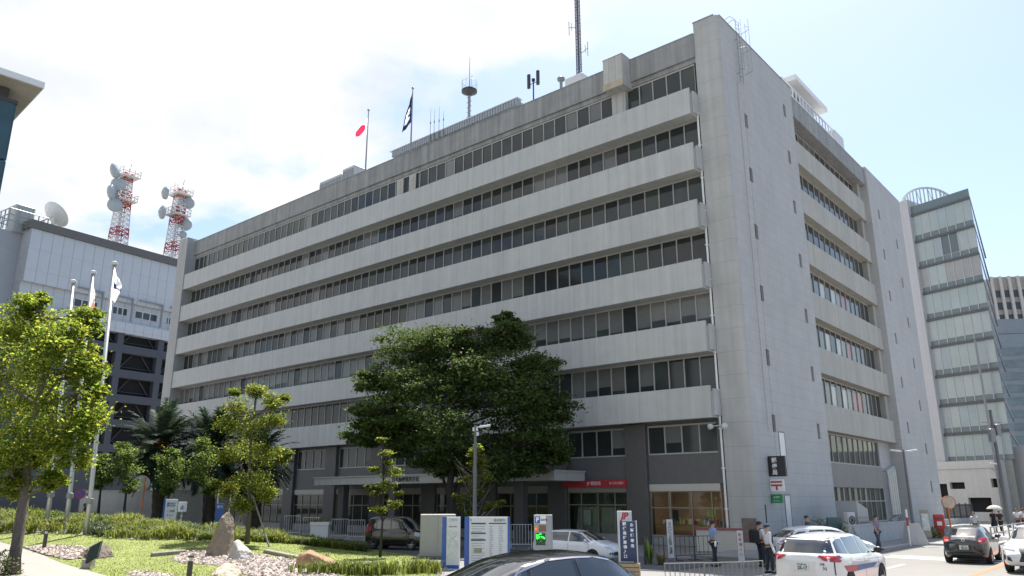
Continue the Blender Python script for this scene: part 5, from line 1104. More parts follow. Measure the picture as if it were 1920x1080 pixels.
# pay parking sign with lit character
t, w, h = board('parking_sign', 'grey pay parking pillar with blue P and glowing green sign', 1002, 1034, 965, 27.2, R(-14))
M_PSG = mat('parking_grey', (0.30, 0.315, 0.33), 0.45, var=0.05)
b = MB(); b.cbox((-w/2, -0.16, 0), (w/2, 0.16, h), 0.015); b.build('panel', M_PSG, t)
b = MB(); b.box((-w/2+0.03, -0.17, h-0.29), (w*0.22, -0.161, h-0.03)); hp = b.build('header', M_WHITE, t)
b = MB(); b.box((-w/2+0.04, -0.176, h-0.28), (-w/2+0.22, -0.171, h-0.05)); b.build('blue_square', M_BLUE, t)
text_mesh('lettering', 'P', 0.21, M_WHITE, t, LT(-w/2+0.13, -0.178, h-0.165), bold=0.008); text_mesh('lettering', '駐車場', 0.075, M_INK, t, LT(0.06, -0.174, h-0.17))
b = MB(); b.box((-w/2+0.03, -0.17, h-0.55), (-w/2+0.15, -0.161, h-0.34)); b.build('yellow_plate', mat('plate_yellow', (0.55, 0.35, 0.05), 0.5), t)
b = MB(); b.box((-w/2+0.18, -0.17, h-0.54), (w*0.22, -0.161, h-0.34)); b.build('brown_plate', mat('plate_brown', (0.19, 0.10, 0.07), 0.5), t)
b = MB(); b.box((-w/2+0.07, -0.172, h-0.97), (w*0.18, -0.161, h-0.60)); b.build('screen', M_BLK, t)
text_mesh('lettering', '空', 0.34, mat('led_green', (0.02, 0.3, 0.03), emit=(0.04, 1.0, 0.07, 1.3)), t, LT(-0.055, -0.176, h-0.79), bold=0.008)
b = MB(); b.lathe([(0, 0), (0.03, 0), (0.03, 0.02), (0, 0.03)], 8, Matrix.Translation((-w/2+0.07, -0.17, h-0.46)) @ Matrix.Rotation(R(90), 4, 'X')); b.build('lamp', mat('led_red', (0.5, 0.02, 0.02), emit=(1, 0.1, 0.05, 1.0)), t)
# postal sign and dark blue standing board
t, w, h = board('postal_sign', 'white upright panel with red slanted postal emblem', 1156, 1183, 958, 28.0, R(-20))
b = MB(); b.cbox((-w/2, -0.05, 0), (w/2, 0.05, h), 0.012); b.build('panel', mat('sign_pale', (0.52, 0.55, 0.58), 0.4, var=0.04), t)
text_mesh('lettering', 'JP', 0.30, M_RED, t, LT(0.02, -0.052, h-0.18) @ Matrix(((1, 0.25, 0, 0), (0, 1, 0, 0), (0, 0, 1, 0), (0, 0, 0, 1))), bold=0.016)
t, w, h = board('notice_board', 'dark blue standing notice board with vertical white characters', 1160, 1190, 977, 27.5, R(-14))
M_NAVY = mat('board_navy', (0.025, 0.045, 0.11), 0.4, var=0.08)
b = MB(); b.cbox((-w/2, -0.03, 0.55), (w/2, 0.03, h), 0.008); b.build('panel', M_NAVY, t)
b = MB(); b.box((w/2+0.001, -0.035, 0.1), (w/2+0.03, 0.035, h+0.02)); b.box((-w/2-0.03, -0.035, 0.1), (-w/2-0.001, 0.035, h+0.02)); b.box((-w/2, -0.2, 0.1), (w/2, 0.2, 0.13)); b.build('frame', M_STEEL, t)
for k, ch in enumerate('郵便局駐車場入口'): text_mesh('lettering', ch, 0.125, M_WHITE, t, LT(-w*0.2, -0.034, h-0.1-0.15*k), bold=0.004)
for k, ch in enumerate('お客様専用'): text_mesh('lettering', ch, 0.12, M_WHITE, t, LT(w*0.25, -0.034, h-0.13-0.17*k), bold=0.004)
P = gY(1172, 27.2); t = thing('wooden_planter', 'tan slatted wooden planter box under the blue notice board', 'planter', P, R(-14)); b = MB()
for k in range(4): b.box((-0.4, -0.22, 0.02+0.13*k), (0.4, 0.22, 0.13+0.13*k))
b.build('box', mat('wood_tan', (0.36, 0.27, 0.16), 0.8, var=0.2, scale=6), t); b = MB(); b.box((-0.38, -0.2, 0.5), (0.38, 0.2, 0.53)); b.build('soil', mat('soil', (0.06, 0.05, 0.04), 0.9), t)
# narrow white vertical banner sign on feet, guard's banner sign
def stand(label, px, y0, y1, Yd, wpx, txt, col, rz, foot=True):
    t, w, h = board('stand_sign', label, px-wpx/2, px+wpx/2, y0, Yd, rz)
    b = MB(); b.cbox((-w/2, -0.03, 0.12), (w/2, 0.03, h), 0.006); b.build('panel', mat('stand_white', (0.56, 0.57, 0.58), 0.45, var=0.05), t)
    b = MB(); b.tube([(-w/2, -0.3, 0.02), (-w/2, 0.3, 0.02)], 0.02, 6); b.tube([(w/2, -0.3, 0.02), (w/2, 0.3, 0.02)], 0.02, 6); b.tube([(-w/2, 0, 0.02), (-w/2, 0, h)], 0.018, 6); b.tube([(w/2, 0, 0.02), (w/2, 0, h)], 0.018, 6); b.build('frame', M_GREY, t)
    n = len(txt)
    for k, ch in enumerate(txt): text_mesh('lettering', ch, min(0.17, w*0.6), col, t, LT(0, -0.034, h-0.16-(h-0.4)*k/n))
stand('narrow white standing sign with a vertical line of dark characters', 1253, 974, 1055, 35.2, 11, '出入口につき駐車ご遠慮', M_INK, R(-18))
stand('white upright sign with red characters between the two guards', 1382, 995, 1068, 32.5, 11, '駐車場入口', M_RED, R(-18))
# steel barricades
def barricade(label, p0, p1, h, n, group, mt=M_GREY, Yoff=0):
    a, c = Vector(p0), Vector(p1); L_ = (c-a).length; t = thing('barrier_fence', label, 'barrier', (a.x, a.y, a.z), math.atan2(c.y-a.y, c.x-a.x), group); b = MB()
    b.tube([(0, 0, 0.02), (0, 0, h), (L_, 0, h), (L_, 0, 0.02)], 0.024, 6); b.tube([(0, 0, 0.22), (L_, 0, 0.22)], 0.018, 6); b.build('frame', mt, t)
    b = MB()
    for k in range(1, n): b.tube([(L_*k/n, 0, 0.22), (L_*k/n, 0, h)], 0.011, 5)
    b.build('bars', mt, t); b = MB()
    for x in (0.15, L_-0.15): b.tube([(x, -0.3, 0.02), (x, 0.3, 0.02)], 0.02, 5)
    b.build('foot', mt, t)
GB = 'steel barriers by the car park entrance'
for i, (x0, x1, Yd, lab) in enumerate(((1203, 1240, 34.8, 'dark steel barrier left of the narrow white sign'), (1262, 1296, 35.2, 'dark steel barrier right of the narrow white sign'), (1297, 1330, 35.6, 'dark steel barrier just behind the guard in blue'))): barricade(lab, gY(x0, Yd), gY(x1, Yd+0.3), 1.0, 4, GB, M_DARK)
M_GALV = mat('galvanised', (0.24, 0.235, 0.22), 0.4, metal=0.4, var=0.08)
for i, (x0, x1, Yd, lab) in enumerate(((1240, 1312, 21.4, 'pale galvanised barrier in front, below the narrow white sign'), (1313, 1380, 21.6, 'pale galvanised barrier in front of the blue shirted guard'), (1385, 1420, 22.0, 'short galvanised barrier in front of the red lettered sign'))): barricade(lab, gY(x0, Yd), gY(x1, Yd+0.3), 0.95, 8 if i < 2 else 4, GB, M_GALV)
# white railings before the entrance
GR = 'white railings before the entrance'
for i, (x0, x1, Yd, lab) in enumerate(((536, 566, 52, 'leftmost white railing before the dark entrance'), (572, 600, 52, 'white railing between the left one and the planter box'), (625, 655, 52, 'white railing just right of the planter box'), (658, 686, 52, 'white railing touching the rear of the black car'), (958, 996, 44, 'white railing between directory board and parking pillar'))): barricade(lab, gY(x0, Yd), gY(x1, Yd), 1.25, 7, GR, M_STEEL)
P = gY(604, 50.5); t = thing('planter_box', 'white planter box on the drive before the entrance', 'planter', P, 0); b = MB(); b.prism([(-0.55, -0.3), (0.55, -0.3), (0.55, 0.3), (-0.55, 0.3)], 0.1, 1.05); b.box((-0.6, -0.34, 0.88), (0.6, 0.34, 1.08)); b.build('box', M_WHITE, t); b = MB(); q = random.Random(9)
for k in range(14): blades(b, Vector((q.uniform(-.5, .5), q.uniform(-.2, .2), 1.05)), 6, 0.22, q, 0.15, 0.02)
b.build('plants', MATS['blade_green'], t)
# pale boundary wall, mirror posts, notice panels
a_, c_ = gY(150, 64), gY(440, 66); d_ = (c_-a_).normalized(); L_ = (c_-a_).length; t = thing('boundary_wall', 'pale grey boundary wall behind the young trees', 'wall', (a_.x, a_.y, 0), math.atan2(d_.y, d_.x)); b = MB(); hw = dp(300, 921, 65).z
b.box((0, 0, 0), (L_, 0.25, hw)); b.build('wall', mat('wall_pale', (0.45, 0.44, 0.42), 0.85, var=0.08, streak=0.12, lines=[(0, 3.0, 0.03, 0.8)]), t); b = MB(); b.box((-0.03, -0.04, hw), (L_+0.03, 0.29, hw+0.09)); b.build('coping', M_KERB, t)
a_, c_ = gY(-40, 50), gp(113, 968); n_ = 8; b = MB()
kp = [gp(-60, 926), gp(0, 938), gp(40, 949), gp(80, 959), gp(113, 969)]
for p, q in zip(kp, kp[1:]):
    d = (q-p).normalized(); s = Vector((-d.y, d.x, 0))*0.18; u3 = Vector((0, 0, 0.30)); b.add([p-s-u3, p+s-u3, q+s-u3, q-s-u3, p-s+u3, p+s+u3, q+s+u3, q-s+u3], [(4, 5, 6, 7), (0, 4, 7, 3), (1, 2, 6, 5), (0, 1, 5, 4), (3, 7, 6, 2)])
tag(b.build('low_wall', M_KERB), 'low pale stone coping running through the planted bed at left', 'low wall')
def mirror(label, px, pyb, pyc, r, Yd, az, polem, disc, rim, offx=0.0):
    P = gY(px, Yd); P.z = 0 if Yd > 45 and px > 900 else P.z; t = thing('convex_mirror', label, 'traffic mirror', P, 0); zc = dp(px, pyc, Yd).z-P.z
    b = MB(); b.tube([(0, 0, 0), (0, 0, zc+r*0.8)], 0.05, 8); b.build('post', polem, t)
    M = Matrix.Translation((offx, 0, zc)) @ Matrix.Rotation(-az, 4, 'Z') @ Matrix.Rotation(R(-90), 4, 'X')
    b = MB(); b.lathe([(0, 0.12), (r*0.5, 0.10), (r*0.93, 0.02)], 20, M); b.build('mirror_face', disc, t, smooth=True); b = MB(); b.lathe([(r*0.9, 0.0), (r, 0.04), (r, -0.06), (r*0.5, -0.1), (0, -0.1)], 20, M); b.tube([M @ Vector((0, 0, -0.08)), (0, 0, zc)], 0.03, 5); b.build('hood', rim, t)
M_ORP = mat('post_orange', (0.55, 0.14, 0.035), 0.5, var=0.1)
mirror('grey backed traffic mirror on an orange post before the pale wall', 268, 972, 906, 0.55, 56, R(-20), M_ORP, M_GREY, mat('mirror_back', (0.42, 0.42, 0.41), 0.6), -0.25)
mirror('round traffic mirror on an orange post before the black fence', 1775, 1000, 942, 0.42, 52, R(190), M_ORP, mat('mirror_glass', (0.55, 0.42, 0.33), 0.15, var=0.3, scale=3), mat('mirror_rim', (0.45, 0.14, 0.05), 0.5), 0.1)
P = gY(150, 57); t = thing('no_parking_sign', 'round blue no parking sign with red ring on a thin post', 'road sign', P, R(8)); zc = dp(150, 926, 57).z-P.z
b = MB(); b.tube([(0, 0, 0), (0, 0, zc+0.35)], 0.03, 6); b.build('post', M_GREY, t); b = MB(); M = Matrix.Translation((0, -0.05, zc)) @ Matrix.Rotation(R(90), 4, 'X'); b.lathe([(0.28, 0.0), (0.36, 0.0), (0.36, -0.02), (0.28, -0.02)], 20, M); b.box((-0.04, -0.25, -0.002), (0.04, 0.25, 0.012), M @ Matrix.Rotation(R(45), 4, 'Z')); b.build('red_ring', M_RED, t); b = MB(); b.lathe([(0, 0.004), (0.279, 0.004), (0.279, -0.02)], 20, M); b.build('blue_disc', M_BLUE, t)
for px0, px1, ytop, Yd, lab, nm, bl_ in ((312, 333, 936, 50, 'white notice panel with blue edge among the back planting', 'park_notice', True), (336, 351, 941, 50.5, 'smaller white rounded notice panel beside the blue edged one', 'park_notice', False)):
    t, w, h = board(nm, lab, px0, px1, ytop, Yd, R(16), H(gY(px0, Yd).x, Yd)); h -= t.location.z
    b = MB(); b.cbox((-w/2, -0.04, 0 if bl_ else 0.9), (w/2, 0.04, h), 0.012); b.build('panel', M_BOARD, t)
    if bl_: b = MB(); b.box((-w/2-0.1, -0.06, 0), (-w/2-0.001, 0.06, h)); b.build('blue_edge', M_BLUE, t)
    else: b = MB(); b.tube([(0, 0, 0), (0, 0, 0.9)], 0.05, 6); b.build('post', M_STEEL, t)
    text_mesh('lettering', '禁煙' if bl_ else '止', 0.26, M_BLUE, t, LT(0, -0.045, h-0.35), bold=0.01); text_mesh('lettering', 'ご遠慮', 0.16, M_INK, t, LT(0, -0.045, h-0.72)); text_mesh('lettering', '下さい', 0.16, M_INK, t, LT(0, -0.045, h-0.98))
    if bl_: b = MB(); b.lathe([(0, 0), (0.12, 0), (0.12, 0.004), (0, 0.004)], 14, LT(0, -0.041, h-1.35)); b.build('red_dot', M_RED, t)
t, w, h = board('notice_board', 'small blue notice board partly hidden behind the standing stone', 407, 421, 944, 47.5, R(12), H(gY(407, 47.5).x, 47.5)); h -= t.location.z
b = MB(); b.cbox((-w/2, -0.03, 0.6), (w/2, 0.03, h), 0.01); b.build('panel', M_BLUE, t); b = MB(); b.tube([(-w/2+0.05, 0.05, 0), (-w/2+0.05, 0.05, h+0.9)], 0.03, 6); b.tube([(w/2+0.3, 0.05, 0), (w/2+0.3, 0.05, h+0.8)], 0.03, 6); b.build('post', M_STEEL, t); text_mesh('lettering', '案内', 0.18, M_WHITE, t, LT(0, -0.034, h-0.2))
# ---- street lamps
def lamp(label, px, ytop, Yd, arms, r=0.075, zb=0.0, headm=None, h_arm=0.0):
    P = gY(px, Yd); P.z = zb; t = thing('street_lamp', label, 'street lamp', P, 0); top = dp(px, ytop, Yd).z-zb
    b = MB(); b.tube([(0, 0, 0), (0, 0, top*0.4), (0, 0, top)], [r*1.15, r, r*0.75], 10); b.build('pole', M_GREYD, t)
    for dx, dz, l in arms:
        b = MB(); s = 1 if dx > 0 else -1; b.tube([(0, 0, top-0.12), (s*0.2, 0, top-0.08+dz)], 0.03, 6); M = Matrix.Translation((s*(0.2+l/2), 0, top-0.06+dz)) @ Matrix.Rotation(R(-8*s), 4, 'Y'); b.cbox((-l/2, -0.12, -0.05), (l/2, 0.12, 0.05), 0.02, M); b.build('lamp_head', headm or M_STEEL, t)
    return t, top
M_GREYD = mat('pole_grey', (0.13, 0.135, 0.14), 0.5, var=0.08)
t, h = lamp('dark grey street lamp post with one flat head before the broad dark tree', 890, 797, 38.8, [(1, 0, 0.55)], 0.10)
b = MB(); b.lathe([(0, -.1), (.07, -.08), (.07, .08), (0, .1)], 8, Matrix.Translation((0.12, -0.1, h-0.45))); b.box((-0.14, -0.06, h-0.3), (0.12, 0.08, h-0.12)); b.build('camera', M_STEEL, t)
t, h = lamp('pale double headed street lamp set in a concrete block by the side wall', 1706, 843, 46.5, [(1, 0, 0.6), (-1, 0, 0.6)], 0.085)
b = MB(); b.prism([(-0.75, -0.4), (0.75, -0.4), (0.75, 0.4), (-0.75, 0.4)], 0, 0.02); b.add([(-0.6, -0.4, 0), (0.62, -0.4, 0), (0.62, 0.4, 0), (-0.6, 0.4, 0), (-0.38, -0.25, 1.2), (0.25, -0.25, 1.2), (0.25, 0.25, 1.2), (-0.38, 0.25, 1.2)], [(0, 1, 5, 4), (1, 2, 6, 5), (2, 3, 7, 6), (3, 0, 4, 7), (4, 5, 6, 7)]); b.build('concrete_base', M_TOWER, t)
t, h = lamp('slim street lamp standing near the white annex at right', 1886, 868, 74, [(-1, 0, 0.7)], 0.09)
P = gY(1884, 70); t = thing('utility_pole', 'grey utility pole carrying grey boxes and lamps at right', 'utility pole', P, 0); h = dp(1878, 800, 70).z; b = MB(); b.tube([(0, 0, 0), (0, 0, h+1.5)], [0.17, 0.13], 10); b.build('pole', M_GREYD, t); b = MB(); b.cbox((-0.6, -0.5, h-1.4), (-0.1, 0.0, h-0.2), 0.05); b.cbox((0.15, -0.3, h-0.8), (0.55, 0.1, h+0.2), 0.05); b.build('transformer', M_GREY, t); b = MB(); b.tube([(-0.9, 0, h+0.4), (0.9, 0, h+0.4)], 0.05, 6); b.tube([(-0.2, 0, h-4), (-1.1, -0.3, h-3.6)], 0.04, 6); b.build('crossarm', M_GREY, t)
# ---- black fence behind, red post box, poster board, marker post, wall and condensers
a_, c_ = bw(1.0, 46.0, 0), gY(1822, 84); L_ = (c_-a_).length; hF = 2.0
t = thing('railing_fence', 'black vertical bar fence beside the end of the concrete building', 'fence', a_, math.atan2(c_.y-a_.y, c_.x-a_.x)); b = MB()
for z in (0.75, hF-0.15): b.box((0, -0.03, z), (L_, 0.03, z+0.07))
for k in range(int(L_/0.22)): b.box((0.22*k, -0.02, 0.6), (0.22*k+0.05, 0.02, hF))
b.build('bars', M_DARK, t); b = MB()
for k in range(6): b.box((L_*k/5-0.06, 0.031, 0), (L_*k/5+0.06, 0.13, hF+0.1))
b.build('post', M_DARK, t); b = MB(); b.box((0, -0.18, 0), (L_, 0.18, 0.59)); b.build('base', M_TOWER, t)
P = gY(1755, 53); P.z = 0.11; t = thing('post_box', 'red post box on the pavement behind the dark hatchback', 'post box', P, R(-25)); b = MB(); b.cbox((-0.32, -0.3, 0.55), (0.32, 0.3, 1.45), 0.06); b.build('body', mat('post_red', (0.48, 0.025, 0.02), 0.35, var=0.04, coat=0.3), t); b = MB(); b.box((-0.2, -0.2, 0), (0.2, 0.2, 0.549)); b.build('pedestal', M_RED, t); b = MB(); b.box((-0.22, -0.315, 1.14), (0.22, -0.301, 1.2)); b.build('slot', M_DARK, t); b = MB(); b.box((-0.14, -0.31, 0.75), (0.14, -0.301, 1.0)); b.build('plate', M_WHITE, t)
t, w, h = board('poster_board', 'grey poster stand with pale print beside the lamp base', 1722, 1737, 955, 48.5, R(-20), 0.11); h -= 0.11
b = MB(); b.cbox((-w/2, -0.04, 0.2), (w/2, 0.04, h), 0.01); b.build('frame', mat('board_frame', (0.30, 0.27, 0.24), 0.6), t); b = MB(); b.box((-w/2+0.05, -0.05, 0.6), (w/2-0.05, -0.041, h-0.25)); b.build('poster', mat('poster_print', (0.5, 0.52, 0.53), 0.4, var=0.5, scale=3), t)
P = gY(1696, 45.5); t = thing('marker_post', 'red and white banded marker post at the kerb corner', 'marker post', P, 0); zt3 = dp(1696, 955, 45.5).z; b = MB(); b.tube([(0, 0, 0), (0, 0, zt3*0.55)], 0.045, 8); b.build('lower_band', M_WHITE, t); b = MB(); b.tube([(0, 0, zt3*0.55), (0, 0, zt3*0.78)], 0.06, 8); b.build('red_band', M_RED, t); b = MB(); b.tube([(0, 0, zt3*0.78), (0, 0, zt3)], 0.06, 8); b.build('white_band', M_WHITE, t)
t = thing('retaining_wall', 'low pale concrete wall on the pavement along the building side', 'wall', bw(5.2, 4.6, 0.1), BROT+R(90)); L_ = 12.6; b = MB(); b.box((0, -0.12, 0), (L_, 0.14, 1.0)); b.build('wall', mat('wall_bluish', (0.46, 0.47, 0.48), 0.8, var=0.08, streak=0.1), t); b = MB(); b.box((-0.03, -0.15, 1.0), (L_+0.03, 0.17, 1.06)); b.build('coping', M_TOWERS, t)
def condenser(x, y, w, d, h, lab, nf=1, z0=0.1):
    t = thing('air_conditioner', lab, 'air conditioner', bw(x, y, z0), BROT+R(62), 'outdoor condensers beside the building'); b = MB(); b.cbox((-w/2, -d/2, 0), (w/2, d/2, h), 0.03); b.build('casing', mat('ac_white', (0.58, 0.58, 0.56), 0.5, var=0.05), t)
    for k in range(nf):
        zc = h*(k+0.5)/nf; M = Matrix.Translation((0, -d/2-0.004, zc)) @ Matrix.Rotation(R(90), 4, 'X'); r = min(w, h/nf)*0.38; b = MB(); b.lathe([(r*0.85, 0), (r, 0), (r, 0.03), (r*0.85, 0.03)], 16, M); b.lathe([(0, 0.02), (r*0.3, 0.02), (r*0.3, 0)], 10, M)
        for q in range(6): a = R(30*q); b.box((-r*0.9, -0.01, 0.005), (r*0.9, 0.01, 0.015), M @ Matrix.Rotation(a, 4, 'Z'))
        b.build('fan_grille', M_DARK, t)
condenser(4.3, 5.6, 0.5, 0.3, 1.05, 'short white outdoor condenser with one fan behind the low wall'); condenser(4.3, 6.7, 0.55, 0.3, 1.1, 'white outdoor condenser with one fan next to the grey hood'); condenser(4.3, 8.1, 0.6, 0.35, 1.7, 'taller white outdoor condenser with two stacked fans', 2)
t = thing('vent_hood', 'grey metal hood with sloping top beside the tall condenser', 'ventilation hood', bw(4.0, 9.7, 0.1), BROT); b = MB(); b.add([(-0.6, -1.0, 0), (0.6, -1.0, 0), (0.6, 1.0, 0), (-0.6, 1.0, 0), (-0.6, -1.0, 2.35), (0.6, -1.0, 2.35), (0.6, 1.0, 1.85), (-0.6, 1.0, 1.85)], [(3, 2, 1, 0), (4, 5, 6, 7), (0, 1, 5, 4), (1, 2, 6, 5), (2, 3, 7, 6), (3, 0, 4, 7)]); b.build('casing', mat('hood_grey', (0.36, 0.37, 0.38), 0.4, metal=0.2, var=0.1), t); b = MB()
for k in range(5): b.box((0.601, -0.8, 0.3+0.26*k), (0.63, 0.8, 0.4+0.26*k))
b.build('louvre', M_GREY, t)
b = MB(); b.cbox((-0.55, -0.05, 0.3), (0.55, 0.05, 1.5), 0.01); t = thing('blue_panel', 'dark teal board leaning at the start of the low wall', 'board', bw(4.7, 4.2, 0.1), BROT+R(70)); b.build('panel', mat('teal_board', (0.03, 0.08, 0.10), 0.4), t); b = MB(); b.box((-0.5, 0.055, 0), (-0.44, 0.1, 1.4)); b.box((0.44, 0.055, 0), (0.5, 0.1, 1.4)); b.build('leg', M_GREY, t)
# guard rail along the far kerb, thin pole, low planter by the tower
t = thing('guard_rail', 'grey pipe guard rail along the kerb beyond the dark hatchback', 'guard rail', bw(10.4, 14, 0.11), BROT+R(90)); b = MB(); L_ = 24
for z in (0.45, 0.8): b.tube([(0, 0, z), (L_, 0, z)], 0.035, 6)
b.build('rail', M_GREY, t)
for k in range(13): b = MB(); b.tube([(2*k, 0, 0), (2*k, 0, 0.84)], 0.04, 6); b.build('post', M_GREY, t)
P = gY(1362, 41); t = thing('stone_planter', 'cream planter with reddish rim at the foot of the tower', 'planter', P, R(-30)); b = MB(); b.box((-1.6, -0.3, 0), (1.3, 0.4, 1.05)); b.build('box', M_CREAM, t); b = MB(); b.box((-1.65, -0.35, 1.051), (1.35, 0.45, 1.14)); b.build('rim', mat('rim_red', (0.28, 0.08, 0.07), 0.6, var=0.1), t)
P = gY(1434, 36.5); t = thing('thin_pole', 'thin dark pole standing behind the two guards', 'pole', P, 0); h = dp(1434, 946, 36.5).z; b = MB(); b.tube([(0, 0, 0), (0, 0, h)], 0.03, 6); b.lathe([(0, 0), (0.2, 0), (0.2, 0.04), (0, 0.06)], 12); b.build('pole', M_DARK, t)
P = gY(1205, 33.4); t = thing('bollard', 'short black bollard left of the sword leaved plant', 'bollard', P, 0); b = MB(); b.lathe([(0.05, 0), (0.05, 0.85), (0.0, 0.88)], 10); b.build('post', M_DARK, t)
P = gY(1297, 1) if False else gY(1400, 36.0); t = thing('red_white_board', 'brown patterned board behind the white red lettered sign', 'board', P, R(-20)); b = MB(); b.cbox((-0.3, -0.03, 0.7), (0.35, 0.03, 1.75), 0.01); b.build('panel', mat('board_brown', (0.16, 0.11, 0.10), 0.6, var=0.35, scale=5), t); b = MB(); b.box((-0.3, 0.031, 0), (-0.26, 0.07, 1.7)); b.box((0.31, 0.031, 0), (0.35, 0.07, 1.7)); b.build('leg', M_GREY, t)
# ================================================================== cars
def lerp_tab(tab, x):
    if x <= tab[0][0]: return tab[0][1]
    for (a, va), (c, vc) in zip(tab, tab[1:]):
        if x <= c:
            return va+(vc-va)*(x-a)/(c-a)
    return tab[-1][1]
def smooth_tab(tab, xs, s):
    out = []
    for x in xs:
        acc = 0; wsum = 0
        for k in range(-4, 5):
            w = math.exp(-0.5*(k/2)**2); acc += w*lerp_tab(tab, x+k*s/2.5); wsum += w
        out.append(acc/wsum)
    return out
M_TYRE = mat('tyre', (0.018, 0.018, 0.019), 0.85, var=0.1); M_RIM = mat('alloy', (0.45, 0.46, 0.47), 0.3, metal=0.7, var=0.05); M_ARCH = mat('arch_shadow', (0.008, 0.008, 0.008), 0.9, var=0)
M_CGL = mat('car_glass', (0.010, 0.013, 0.015), 0.03, var=0.1, spec=1.0, coat=1.0); M_TRIM = mat('black_trim', (0.012, 0.012, 0.013), 0.4, var=0.0); M_CHR = mat('chrome', (0.6, 0.6, 0.6), 0.12, metal=1.0, var=0)
M_TAIL = mat('tail_red', (0.36, 0.012, 0.02), 0.12, var=0.1, coat=0.6); M_TAILC = mat('tail_clear', (0.5, 0.5, 0.52), 0.1, var=0.1, coat=0.6); M_HEAD = mat('head_lens', (0.42, 0.45, 0.48), 0.08, var=0.15, coat=0.8, scale=6)
M_PLATE = mat('plate_white', (0.62, 0.63, 0.62), 0.4, var=0); M_PLY = mat('plate_kei', (0.60, 0.38, 0.04), 0.4, var=0); M_PLI = mat('plate_ink', (0.02, 0.09, 0.05), 0.5, var=0)
def paint(n, c, rough=0.28, metal=0.0): return mat(n, c, rough, metal=metal, var=0.02, coat=1.0, spec=0.5)
P_BLACK = paint('paint_black', (0.008, 0.009, 0.012), 0.2); P_WHITE = paint('paint_white', (0.70, 0.70, 0.69)); P_PEARL = paint('paint_pearl', (0.62, 0.64, 0.67)); P_DARK = paint('paint_charcoal', (0.016, 0.02, 0.022), 0.25); P_KEI = paint('paint_kei_black', (0.009, 0.009, 0.011), 0.2)
NS = 64
